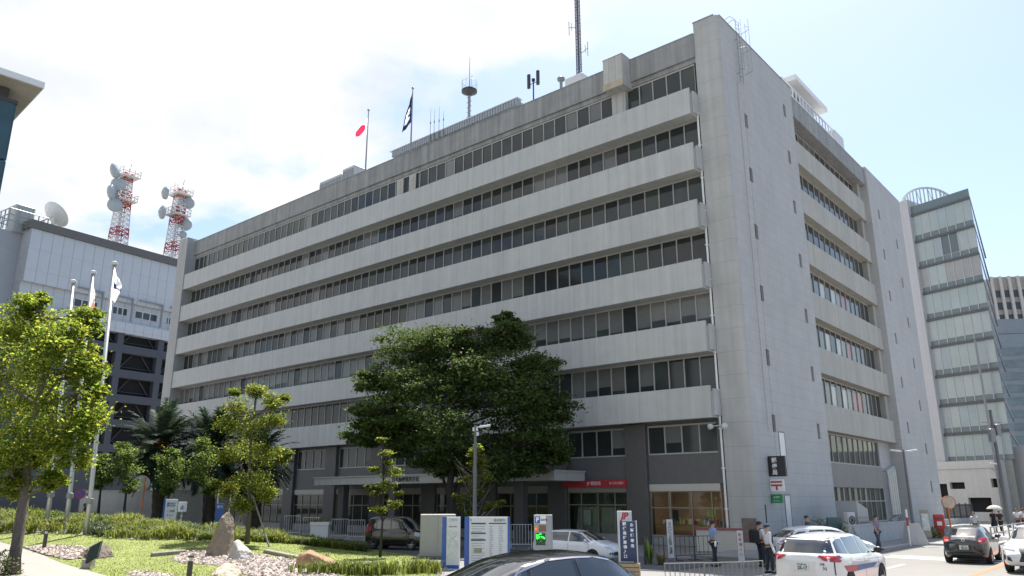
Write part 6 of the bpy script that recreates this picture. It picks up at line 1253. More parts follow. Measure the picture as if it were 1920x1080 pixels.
def car(name, label, cat, loc, az, sp, pt, group='cars on the road and forecourt', plate=None, plate_m=None, rear_txt=None):
    """sp: length, width, tabs over x (rear negative): top, belt, halfwidth, roof halfwidth, floor; windows in side view etc."""
    Lc, Wc = sp['L'], sp['W']; t = thing(name, label, cat, loc, R(90)-az, group)
    xs = [-Lc/2+Lc*0.5*(1-math.cos(math.pi*k/NS)) for k in range(NS+1)]
    top = smooth_tab(sp['top'], xs, 0.09); belt = smooth_tab(sp['belt'], xs, 0.09); fl = smooth_tab(sp['floor'], xs, 0.08)
    def hw(x):
        e = (Lc/2-abs(x)); q = max(0, 1-e/0.75); return Wc/2*(1-sp.get('plan', 0.26)*q**2.4)
    vs = []; ring = None
    for i, x in enumerate(xs):
        w = hw(x); zt, zb, zf = top[i], min(belt[i], top[i]-0.03), fl[i]; g = zt-zb
        wr = w*(sp['tumble'] if g > 0.25 else 1-(1-sp['tumble'])*max(0.35, g/0.25)); pts = [(0, zf), (w*0.8, zf), (w*0.94, zf+0.05), (w*0.985, zf+0.14)]
        h = zb-zf
        for k in range(1, 7):
            f = k/7; pts.append((w*(0.985+0.018*math.sin(math.pi*f)-0.012*f*f), zf+0.14+(h-0.18)*f))
        pts.append((w*0.962, zb-0.02)); pts.append((w*0.935, zb+0.01*(g > 0.1)))
        rc = min(0.13, g*0.7); n_ = 4
        for k in range(1, n_+1): f = k/(n_+1); pts.append((w*0.93+(wr-w*0.93)*f, zb+(g-rc)*f))
        for k in range(6):
            a = R(15+75*k/5); pts.append((wr-0.16*(1-math.cos(a)) if False else wr-(0.17)*(1-math.cos(a)), zt-0.035-rc+rc*math.sin(a)))
        pts.append((wr*0.45, zt-0.008)); pts.append((0, zt))
        if ring is None: ring = len(pts)
        half = [(x, y, z) for y, z in pts]; vs += half + [(x, -y, z) for x, y, z in half[-2:0:-1]]
    rn = ring*2-2; fs = []
    for i in range(NS):
        for k in range(rn): j = (k+1) % rn; fs.append((i*rn+k, (i+1)*rn+k, (i+1)*rn+j, i*rn+j))
    for i, fl_ in ((0, 1), (NS, -1)):
        c = len(vs); zc = sum(vs[i*rn+k][2] for k in range(rn))/rn; vs.append((xs[i]-0.03*fl_, 0, zc))
        for k in range(rn): j = (k+1) % rn; fs.append((c, i*rn+k, i*rn+j) if fl_ == 1 else (c, i*rn+j, i*rn+k))
    b = MB(); b.v = vs; b.f = fs; b.m = [0]*len(fs); bo = b.build('body', pt, t, smooth=True); bvh = BVHTree.FromPolygons([Vector(v) for v in vs], fs)
    def patch(nm, poly, axis, sgn, mt, off=0.006, cell=0.07, parent=None, lab=None, lim=None):
        bm = bmesh.new(); f = bm.faces.new([bm.verts.new((p[0], p[1], 0)) for p in poly]); bmesh.ops.triangulate(bm, faces=bm.faces[:])
        x0, x1 = min(p[0] for p in poly), max(p[0] for p in poly); y0, y1 = min(p[1] for p in poly), max(p[1] for p in poly)
        for k in range(1, int((x1-x0)/cell)+1): bmesh.ops.bisect_plane(bm, geom=bm.verts[:]+bm.edges[:]+bm.faces[:], plane_co=(x0+k*cell, 0, 0), plane_no=(1, 0, 0))
        for k in range(1, int((y1-y0)/cell)+1): bmesh.ops.bisect_plane(bm, geom=bm.verts[:]+bm.edges[:]+bm.faces[:], plane_co=(0, y0+k*cell, 0), plane_no=(0, 1, 0))
        dead = []
        for v in bm.verts:
            a, c = v.co.x, v.co.y
            if axis == 'y': o_ = Vector((a, sgn*3, c)); d = Vector((0, -sgn, 0))
            elif axis == 'x': o_ = Vector((sgn*5, a, c)); d = Vector((-sgn, 0, 0))
            else: o_ = Vector((a, c, 4)); d = Vector((0, 0, -1))
            hit, n, _, _ = bvh.ray_cast(o_, d)
            if hit is None: dead.append(v); continue
            if n.dot(d) > 0: n = -n
            v.co = hit+n*off
        if dead: bmesh.ops.delete(bm, geom=dead, context='VERTS')
        bm.normal_update(); me = bpy.data.meshes.new(nm); bm.to_mesh(me); bm.free(); me.materials.append(mt)
        me.polygons.foreach_set('use_smooth', [True]*len(me.polygons)); o = bpy.data.objects.new(nm, me); C.objects.link(o); o.parent = parent or t; XF[o.name] = XF[t.name]
        if lab: o['label'] = lab
        return o
    for s in (1, -1):
        for poly in sp['sidewin']: patch('side_window', poly, 'y', s, M_CGL)
        if sp.get('winline'):
            pass
        for x in sp['doors']:
            z0, z1 = fl[NS//2]+0.16, lerp_tab(sp['belt'], x)
            patch('door_seam', [(x-0.007, z0), (x+0.007, z0), (x+0.007, z1), (x-0.007, z1)], 'y', s, M_TRIM, 0.003)
        for x in sp['handles']:
            z = lerp_tab(sp['belt'], x)-0.13; hit, n, _, _ = bvh.ray_cast(Vector((x, s*3, z)), Vector((0, -s, 0)))
            bb = MB(); bb.cbox((x-0.1, hit.y-0.012, z-0.016), (x+0.1, hit.y+s*0.03, z+0.016), 0.006); bb.build('door_handle', pt, t)
        xm, zm = sp['mirror']; hit, n, _, _ = bvh.ray_cast(Vector((xm, s*3, zm-0.06)), Vector((0, -s, 0)))
        bb = MB(); M = Matrix.Translation((xm, hit.y+s*0.15, zm+0.02)) @ Matrix.Diagonal((0.07, 0.12, 0.085, 1)); n_ = 10
        prof = [(math.sin(math.pi*k/n_), -math.cos(math.pi*k/n_)) for k in range(n_+1)]; bb.lathe(prof, 14, M); bb.tube([(xm+0.02, hit.y-s*0.02, zm-0.05), (xm, hit.y+s*0.12, zm-0.01)], 0.03, 6); bb.build('mirror', pt if not sp.get('dkmirror') else M_TRIM, t, smooth=True)
    if sp.get('windscreen'): patch('windscreen', sp['windscreen'], 'x', 1, M_CGL)
    if sp.get('rearwin'): patch('rear_window', sp['rearwin'], 'x', -1, M_CGL)
    for nm, poly, axis, sg, mt in sp.get('extra', []):
        if sg == 0:
            for s in (1, -1): patch(nm, poly if axis == 'y' else [(p[0]*s, p[1]) for p in poly], axis, s if axis == 'y' else sp.get('xs', -1), mt, 0.009)
        else: patch(nm, poly, axis, sg, mt, 0.009)
    for s in (1, -1):
        for poly in sp.get('tail', []): patch('tail_light', [(s*p[0], p[1]) for p in poly], 'x', -1, M_TAIL, 0.012)
        for poly in sp.get('tailc', []): patch('tail_lens', [(s*p[0], p[1]) for p in poly], 'x', -1, M_TAILC, 0.014)
        for poly in sp.get('tailside', []): patch('tail_light', poly, 'y', s, M_TAIL, 0.012)
        for poly in sp.get('head', []): patch('headlight', [(s*p[0], p[1]) for p in poly], 'x', 1, M_HEAD, 0.012)
        for poly in sp.get('headside', []): patch('headlight', poly, 'y', s, M_HEAD, 0.012)
    r = sp['wheel']
    for xw in sp['axles']:
        for s in (1, -1):
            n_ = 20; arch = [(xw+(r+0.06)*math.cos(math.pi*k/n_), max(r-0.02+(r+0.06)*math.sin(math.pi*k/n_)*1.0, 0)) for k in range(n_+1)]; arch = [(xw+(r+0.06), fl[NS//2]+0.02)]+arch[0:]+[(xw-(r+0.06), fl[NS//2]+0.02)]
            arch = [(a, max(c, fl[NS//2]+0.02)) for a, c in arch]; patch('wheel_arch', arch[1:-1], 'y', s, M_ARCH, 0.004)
            y = hw(xw)-0.10
            w_ = bpy.data.objects.new('wheel', None); C.objects.link(w_); w_.parent = t; w_.location = (xw, s*y, r); w_.rotation_euler = (R(-90*s), 0, 0); XF[w_.name] = XF[t.name]
            bb = MB(); bb.lathe([(r*0.62, -0.11), (r*0.92, -0.115), (r, -0.08), (r, 0.08), (r*0.94, 0.112), (r*0.66, 0.115), (r*0.64, 0.09)], 26); bb.build('tyre', M_TYRE, w_, smooth=True)
            bb = MB(); bb.lathe([(r*0.64, 0.11), (r*0.60, 0.08), (r*0.60, 0.0)], 24); bb.lathe([(0, 0.1), (r*0.13, 0.095), (r*0.16, 0.06)], 12)
            for k in range(sp.get('spokes', 8)):
                Ms = Matrix.Rotation(2*math.pi*k/sp.get('spokes', 8), 4, 'Z'); bb.box((r*0.1, -0.022, 0.05), (r*0.63, 0.022, 0.09), Ms)
            bb.build('rim', M_RIM, w_); bb = MB(); bb.lathe([(0, 0.01), (r*0.6, 0.01)], 20); bb.build('brake_disc', M_DARK, w_)
    if plate:
        side, z, txt, pm, small = plate; x_ = None
        hit, n, _, _ = bvh.ray_cast(Vector((side*5, 0, z)), Vector((-side, 0, 0)))
        bb = MB(); bb.cbox((-0.165, -0.082, 0), (0.165, 0.082, 0.012), 0.004); M = Matrix(((0, 0, side, hit.x+side*0.012), (side, 0, 0, 0), (0, 1, 0, z), (0, 0, 0, 1))); bb.v = [tuple(M @ Vector(v)) for v in bb.v]; po = bb.build('number_plate', pm, t)
        Mt = Matrix(((0, 0, side, hit.x+side*0.026), (side, 0, 0, 0), (0, 1, 0, z), (0, 0, 0, 1)))
        text_mesh('lettering', txt, 0.105, M_PLI, po, Mt @ Matrix.Translation((0.01, -0.03, 0)), bold=0.004); text_mesh('lettering', small, 0.05, M_PLI, po, Mt @ Matrix.Translation((0, 0.05, 0)))
    if rear_txt:
        for s_, y, z, sz in rear_txt:
            hit, n, _, _ = bvh.ray_cast(Vector((-5, y, z)), Vector((1, 0, 0))); text_mesh('lettering', s_, sz, M_INK, t, Matrix(((0, 0, -1, hit.x-0.012), (-1, 0, 0, y), (0, 1, 0, z), (0, 0, 0, 1))))
    return t, patch, bvh
AZV = R(40.37+0)
AZV = math.atan2(BY.x, BY.y)
def dirv(az): return Vector((math.sin(az), math.cos(az), 0))
# -- saloon in the foreground
SED = dict(L=5.0, W=1.84, tumble=0.70, wheel=0.34, axles=(-1.45, 1.42), spokes=10, plan=0.24,
    top=[(-2.5, 0.86), (-2.42, 1.02), (-1.85, 1.08), (-1.0, 1.385), (-0.55, 1.455), (0.1, 1.47), (0.55, 1.42), (1.35, 1.03), (2.2, 0.86), (2.42, 0.72), (2.5, 0.6)],
    belt=[(-2.5, 0.8), (-1.9, 0.98), (-0.5, 0.96), (1.0, 0.93), (1.5, 0.90), (2.3, 0.76), (2.5, 0.56)], floor=[(-2.5, 0.30), (-2.3, 0.19), (2.3, 0.18), (2.5, 0.24)],
    sidewin=[[(-1.42, 1.02), (-1.10, 1.0), (-1.02, 1.26), (-1.14, 1.22)], [(-1.06, 0.995), (-0.22, 0.985), (-0.22, 1.37), (-0.62, 1.36), (-0.97, 1.27)], [(-0.14, 0.985), (1.02, 0.97), (0.52, 1.32), (0.22, 1.37), (-0.14, 1.375)]],
    doors=(-1.12, -0.18, 0.98), handles=(-0.9, 0.0), mirror=(0.9, 1.0), windscreen=[(-0.66, 1.05), (0.66, 1.05), (0.55, 1.38), (-0.55, 1.38)], rearwin=[(-0.66, 1.10), (0.66, 1.10), (0.56, 1.37), (-0.56, 1.37)],
    tail=[[(0.5, 0.72), (0.82, 0.70), (0.82, 0.88), (0.5, 0.90)]], head=[[(0.48, 0.58), (0.8, 0.62), (0.8, 0.72), (0.5, 0.66)]],
    extra=[('window_trim', [(-1.5, 0.985), (1.06, 0.945), (1.06, 0.965), (-1.46, 1.008)], 'y', 0, M_CHR), ('roof_trim', [(-1.46, 1.03), (-1.16, 1.25), (-0.98, 1.30), (-0.62, 1.385), (-0.18, 1.40), (0.22, 1.395), (0.52, 1.345), (0.52, 1.325), (0.22, 1.376), (-0.18, 1.382), (-0.62, 1.366), (-0.98, 1.28), (-1.14, 1.23), (-1.43, 1.03)], 'y', 0, M_CHR)])
azs = R(54); Pm = dp(1018, 1031, 13.8); Pm.z = 0.05
for k_ in ('top', 'belt'): SED[k_] = [(a, c*1.04) for a, c in SED[k_]]
SED['sidewin'] = [[(a, c*1.04) for a, c in p] for p in SED['sidewin']]; SED['rearwin'] = [(a, c*1.04) for a, c in SED['rearwin']]; SED['windscreen'] = [(a, c*1.04) for a, c in SED['windscreen']]; SED['extra'] = [(n_, [(a, c*1.04) for a, c in p], ax, s_, m_) for n_, p, ax, s_, m_ in SED['extra']]
_sal = car('saloon_car', 'glossy black saloon car passing in the foreground, cut by the bottom edge', 'car', Pm+dirv(azs)*0.25, azs, SED, P_BLACK)[0]; _sal.scale = (1.14, 1.16, 1.12)
# -- white estate taxi
TAX = dict(L=4.5, W=1.74, tumble=0.72, wheel=0.31, axles=(-1.35, 1.3), plan=0.22,
    top=[(-2.25, 0.98), (-2.16, 1.10), (-1.86, 1.40), (-1.6, 1.47), (-0.7, 1.515), (0.1, 1.50), (0.55, 1.43), (1.45, 1.02), (2.0, 0.88), (2.2, 0.74), (2.25, 0.6)],
    belt=[(-2.25, 0.94), (-1.9, 1.0), (-0.5, 0.95), (1.0, 0.90), (1.5, 0.88), (2.1, 0.74), (2.25, 0.56)], floor=[(-2.25, 0.30), (-2.0, 0.19), (2.0, 0.18), (2.25, 0.24)],
    sidewin=[[(-1.85, 1.06), (-1.15, 1.02), (-1.15, 1.38), (-1.5, 1.37), (-1.72, 1.30)], [(-1.08, 1.01), (-0.12, 0.98), (-0.12, 1.41), (-1.08, 1.40)], [(-0.05, 0.98), (1.12, 0.95), (0.56, 1.33), (0.2, 1.405), (-0.05, 1.41)]],
    doors=(-1.12, -0.08, 1.08), handles=(-0.95, 0.1), mirror=(0.95, 1.0), dkmirror=True, windscreen=[(-0.64, 1.03), (0.64, 1.03), (0.55, 1.42), (-0.55, 1.42)],
    rearwin=[(-0.70, 1.06), (0.70, 1.06), (0.57, 1.36), (-0.57, 1.36)],
    tail=[[(0.40, 0.96), (0.8, 0.90), (0.83, 0.98), (0.44, 1.0)], [(0.52, 0.90), (0.82, 0.84), (0.83, 0.90), (0.46, 0.955)]], tailc=[[(0.36, 1.005), (0.83, 0.985), (0.82, 1.045), (0.42, 1.04)]], tailside=[[(-2.14, 0.86), (-1.86, 0.93), (-1.8, 1.0), (-2.16, 0.99)]],
    head=[[(0.42, 0.62), (0.76, 0.68), (0.78, 0.80), (0.5, 0.72)]],
    extra=[('number_recess', [(-0.30, 0.62), (0.30, 0.62), (0.34, 0.86), (-0.34, 0.86)], 'x', -1, paint('paint_white_panel', (0.62, 0.62, 0.61))), ('red_flash', [(-1.55, 0.60), (-0.95, 0.58), (-0.7, 0.72), (-1.75, 0.76)], 'y', 0, mat('flash_red', (0.42, 0.06, 0.06), 0.35)), ('blue_flash', [(-0.9, 0.58), (0.6, 0.60), (0.95, 0.70), (-0.65, 0.72)], 'y', 0, mat('flash_blue', (0.05, 0.09, 0.25), 0.35)), ('rear_spoiler', [(-0.60, 1.385), (0.60, 1.385), (0.57, 1.41), (-0.57, 1.41)], 'x', -1, M_TRIM), ('bumper_trim', [(-0.72, 0.34), (0.72, 0.34), (0.74, 0.42), (-0.74, 0.42)], 'x', -1, M_TRIM), ('tailgate_seam', [(-0.76, 0.55), (-0.745, 0.55), (-0.735, 0.95), (-0.75, 0.95)], 'x', -1, M_TRIM), ('tailgate_seam', [(0.76, 0.55), (0.745, 0.55), (0.735, 0.95), (0.75, 0.95)], 'x', -1, M_TRIM)])
Pr = gp(1510, 1050, 0.95); Pr.z = 0
_est = car('estate_car', 'white estate car with red and blue side flashes, rear towards the camera', 'car', Pr+dirv(AZV)*2.2, AZV, TAX, P_WHITE, plate=(-1, 0.73, '25-17', M_PLATE, '名古屋 500'), rear_txt=[('N', -0.56, 0.70, 0.12), ('交通', -0.5, 0.80, 0.06)])[0]; _est.scale = (1.09, 1.09, 1.09)
# -- dark hatchback driving away
HAT = dict(L=3.95, W=1.69, tumble=0.70, wheel=0.31, axles=(-1.2, 1.25), plan=0.30, spokes=7,
    top=[(-1.98, 0.92), (-1.92, 1.04), (-1.62, 1.22), (-1.2, 1.43), (-0.5, 1.49), (0.2, 1.46), (0.55, 1.38), (1.3, 1.0), (1.75, 0.88), (1.93, 0.72), (1.98, 0.6)],
    belt=[(-1.98, 0.88), (-1.5, 1.04), (-0.4, 0.97), (0.9, 0.90), (1.4, 0.86), (1.85, 0.72), (1.98, 0.56)], floor=[(-1.98, 0.34), (-1.75, 0.20), (1.75, 0.18), (1.98, 0.24)],
    sidewin=[[(-1.02, 1.06), (-0.2, 1.0), (-0.2, 1.38), (-0.75, 1.36)], [(-0.13, 1.0), (1.0, 0.95), (0.5, 1.31), (0.2, 1.375), (-0.13, 1.385)]], doors=(-0.98, -0.16, 0.95), handles=(-0.75, 0.05), mirror=(0.85, 1.0),
    windscreen=[(-0.62, 1.02), (0.62, 1.02), (0.53, 1.38), (-0.53, 1.38)], rearwin=[(-0.64, 1.10), (0.64, 1.10), (0.53, 1.36), (-0.53, 1.36)],
    tail=[[(0.44, 0.86), (0.78, 0.80), (0.80, 0.99), (0.56, 1.02)]], tailside=[[(-1.9, 0.84), (-1.62, 0.92), (-1.6, 1.02), (-1.85, 1.0)]], tailc=[[(0.52, 0.88), (0.62, 0.865), (0.66, 0.92), (0.56, 0.93)]],
    head=[[(0.42, 0.62), (0.74, 0.68), (0.76, 0.80), (0.5, 0.72)]], extra=[('bumper_trim', [(-0.66, 0.36), (0.66, 0.36), (0.7, 0.44), (-0.7, 0.44)], 'x', -1, M_TRIM), ('plate_recess', [(-0.25, 0.56), (0.25, 0.56), (0.28, 0.74), (-0.28, 0.74)], 'x', -1, M_TRIM)])
Pr = gp(1812, 1058); azh = AZV-R(2)
t, patch, bvh = car('hatchback_car', 'dark charcoal hatchback driving away along the road', 'car', Pr+dirv(azh)*2.0, azh, HAT, P_DARK, plate=(-1, 0.65, '78-25', M_PLATE, '名古屋 530'))
hit = bvh.ray_cast(Vector((-5, 0, 0.93)), Vector((1, 0, 0)))[0]; b = MB(); b.lathe([(0.045, 0), (0.06, 0), (0.06, 0.012), (0.045, 0.012)], 14, Matrix.Translation((hit.x-0.012, 0, 0.93)) @ Matrix.Rotation(R(-90), 4, 'Y')); b.tube([(hit.x-0.02, -0.5, 1.105), (hit.x+0.05, 0.0, 1.13)], 0.012, 5); b.build('badge', M_CHR, t)
b = MB()
for y in (0.66,):
    h = bvh.ray_cast(Vector((-5, y, 0.9)), Vector((1, 0, 0)))[0]; b.lathe([(0, 0.02), (0.04, 0.016), (0.045, 0)], 10, Matrix.Translation((h.x-0.012, y, 0.9)) @ Matrix.Rotation(R(-90), 4, 'Y'))
b.build('brake_lamp', mat('brake_glow', (0.6, 0.02, 0.02), emit=(1.0, 0.08, 0.03, 2.0)), t)
# -- white hatchback in the car park behind the estate
WH = dict(HAT); WH = {k: (list(v) if isinstance(v, list) else v) for k, v in HAT.items()}; WH['L'] = 4.3; sc_ = 4.3/3.95
for k in ('top', 'belt', 'floor'): WH[k] = [(a*sc_, c*1.03 if k == 'top' else c) for a, c in HAT[k]]
WH['sidewin'] = [[(a*sc_, c) for a, c in p] for p in HAT['sidewin']]+[[(-1.66, 1.13), (-1.20, 1.09), (-1.0, 1.33), (-1.32, 1.31)]]; WH['axles'] = (-1.3, 1.35)
azw = R(80); Pw = gp(1500, 1064); car('hatchback_car', 'white hatchback seen side on behind the white estate car', 'car', Pw+dirv(azw)*1.55+dirv(azw+R(-90))*0.9, azw, WH, P_PEARL)
# -- white car turning behind the parking sign
MV = {k: (list(v) if isinstance(v, list) else v) for k, v in TAX.items()}
MV['extra'] = [('grille', [(-0.5, 0.36), (0.5, 0.36), (0.44, 0.52), (-0.44, 0.52)], 'x', 1, M_TRIM), ('lamp_recess', [(0.5, 0.40), (0.74, 0.42), (0.72, 0.5), (0.52, 0.5)], 'x', 1, M_TRIM), ('lamp_recess', [(-0.5, 0.40), (-0.74, 0.42), (-0.72, 0.5), (-0.52, 0.5)], 'x', 1, M_TRIM)]; MV['dkmirror'] = False
azm = R(124); Pm = gp(1083, 993, 1.30); Pm.z = 0; _fam = car('family_car', 'white family car with dark windscreen between parking sign and blue board', 'car', Pm, azm, MV, P_PEARL)[0]; _fam.scale = (0.86, 0.9, 0.87)
# -- black kei car
KEI = dict(L=3.4, W=1.48, tumble=0.82, wheel=0.28, axles=(-1.15, 1.2), plan=0.22, spokes=6,
    top=[(-1.7, 1.30), (-1.64, 1.58), (-1.4, 1.68), (-0.5, 1.72), (0.3, 1.69), (0.55, 1.63), (1.15, 1.10), (1.5, 0.98), (1.66, 0.82), (1.7, 0.6)],
    belt=[(-1.7, 1.02), (-0.5, 1.0), (0.9, 0.97), (1.3, 0.93), (1.62, 0.80), (1.7, 0.56)], floor=[(-1.7, 0.28), (-1.5, 0.2), (1.5, 0.19), (1.7, 0.26)],
    sidewin=[[(-1.48, 1.08), (-1.0, 1.07), (-1.0, 1.55), (-1.42, 1.53)], [(-0.94, 1.06), (-0.1, 1.05), (-0.1, 1.57), (-0.94, 1.56)], [(-0.03, 1.05), (0.98, 1.03), (0.5, 1.5), (-0.03, 1.57)]], doors=(-0.97, -0.06, 0.92), handles=(-0.75, 0.1), mirror=(0.82, 1.08),
    windscreen=[(-0.58, 1.10), (0.58, 1.10), (0.53, 1.58), (-0.53, 1.58)], rearwin=[(-0.56, 1.08), (0.56, 1.08), (0.52, 1.55), (-0.52, 1.55)], tail=[[(0.52, 0.9), (0.66, 0.9), (0.66, 1.35), (0.56, 1.35)]], tailside=[[(-1.66, 0.92), (-1.52, 0.92), (-1.54, 1.3), (-1.64, 1.3)]],
    head=[[(0.36, 0.66), (0.66, 0.70), (0.66, 0.92), (0.44, 0.88)]], headside=[[(1.38, 0.74), (1.6, 0.70), (1.6, 0.86), (1.36, 0.92)]], extra=[('grille', [(-0.34, 0.70), (0.34, 0.70), (0.34, 0.80), (-0.34, 0.80)], 'x', 1, M_CHR), ('lower_grille', [(-0.5, 0.32), (0.5, 0.32), (0.46, 0.42), (-0.46, 0.42)], 'x', 1, M_TRIM)])
azk = R(112); Pk = gp(735, 1031); car('kei_car', 'small black box shaped car with yellow plate on the forecourt', 'car', Pk+dirv(azk-R(90))*0.6, azk, KEI, P_KEI, plate=(1, 0.55, '41-83', M_PLY, '名古屋 580'))
# -- white suv coming in at the right edge
SUV = dict(L=4.64, W=1.85, tumble=0.72, wheel=0.36, axles=(-1.35, 1.4), plan=0.2, spokes=10,
    top=[(-2.3, 1.1), (-2.2, 1.25), (-1.7, 1.56), (-0.9, 1.65), (0.1, 1.63), (0.5, 1.55), (1.2, 1.13), (1.95, 1.0), (2.2, 0.86), (2.32, 0.66)],
    belt=[(-2.3, 1.05), (-1.5, 1.13), (0.8, 1.03), (1.3, 1.0), (2.1, 0.88), (2.32, 0.62)], floor=[(-2.3, 0.4), (-2.0, 0.26), (2.0, 0.25), (2.32, 0.30)],
    sidewin=[[(-1.05, 1.16), (-0.15, 1.12), (-0.15, 1.53), (-0.9, 1.5)], [(-0.08, 1.12), (0.9, 1.08), (0.42, 1.44), (-0.08, 1.53)]], doors=(-0.95, -0.11, 0.88), handles=(-0.8, 0.05), mirror=(0.78, 1.12),
    windscreen=[(-0.7, 1.14), (0.7, 1.14), (0.6, 1.54), (-0.6, 1.54)], rearwin=[(-0.66, 1.2), (0.66, 1.2), (0.58, 1.5), (-0.58, 1.5)], tail=[[(0.5, 0.95), (0.82, 0.93), (0.8, 1.08), (0.5, 1.05)]],
    head=[[(0.44, 0.78), (0.84, 0.84), (0.82, 0.96), (0.5, 0.86)]], headside=[[(1.75, 0.86), (2.14, 0.78), (2.12, 0.88), (1.75, 0.97)]], extra=[('grille', [(-0.36, 0.42), (0.36, 0.42), (0.26, 0.66), (0.38, 0.9), (-0.38, 0.9), (-0.26, 0.66)], 'x', 1, M_TRIM), ('lamp_recess', [(0.56, 0.42), (0.84, 0.50), (0.82, 0.66), (0.62, 0.56)], 'x', 1, M_TRIM), ('lamp_recess', [(-0.56, 0.42), (-0.84, 0.50), (-0.82, 0.66), (-0.62, 0.56)], 'x', 1, M_TRIM)])
azo = AZV+R(180); Pf = gY(1916, 28.6); car('suv_car', 'white sport utility car coming in at the right edge of the photo', 'car', Pf-dirv(azo)*2.1, azo, SUV, P_PEARL)
# ================================================================== people
M_SKIN = mat('skin', (0.44, 0.27, 0.19), 0.55, var=0.05); M_HAIR = mat('hair_black', (0.012, 0.011, 0.011), 0.5, var=0.1); M_SHOE = mat('shoe_black', (0.012, 0.012, 0.013), 0.4, var=0)
def skin_mesh(name, verts, edges, rad, root, mt, parent, sub=1):
    me = bpy.data.meshes.new(name); me.from_pydata([tuple(v) for v in verts], edges, []); o = bpy.data.objects.new(name, me); C.objects.link(o)
    md = o.modifiers.new('s', 'SKIN'); md.use_smooth_shade = True
    for i, r in enumerate(rad):
        sv = me.skin_vertices[0].data[i]; sv.radius = r if hasattr(r, '__len__') else (r, r); sv.use_root = (i == root)
    ss = o.modifiers.new('u', 'SUBSURF'); ss.levels = sub; ss.render_levels = sub
    dg = bpy.context.evaluated_depsgraph_get(); m2 = bpy.data.meshes.new_from_object(o.evaluated_get(dg)); bpy.data.objects.remove(o); m2.name = name
    m2.materials.clear(); m2.materials.append(mt); m2.polygons.foreach_set('use_smooth', [True]*len(m2.polygons))
    o = bpy.data.objects.new(name, m2); C.objects.link(o); o.parent = parent; XF[o.name] = XF[parent.name]; return o
def blob(name, c, r, mt, parent, rot=None, n=14, half=None):
    b = MB(); M = Matrix.Translation(c) @ (rot.to_matrix().to_4x4() if rot else Matrix.Identity(4)) @ Matrix.Diagonal((*r, 1)); t0 = half if half is not None else -1
    a0 = math.asin(max(-1, t0)); b.lathe([(math.cos(a0+(math.pi/2-a0)*k/9), math.sin(a0+(math.pi/2-a0)*k/9)) for k in range(10)], n, M); return b.build(name, mt, parent, smooth=True)
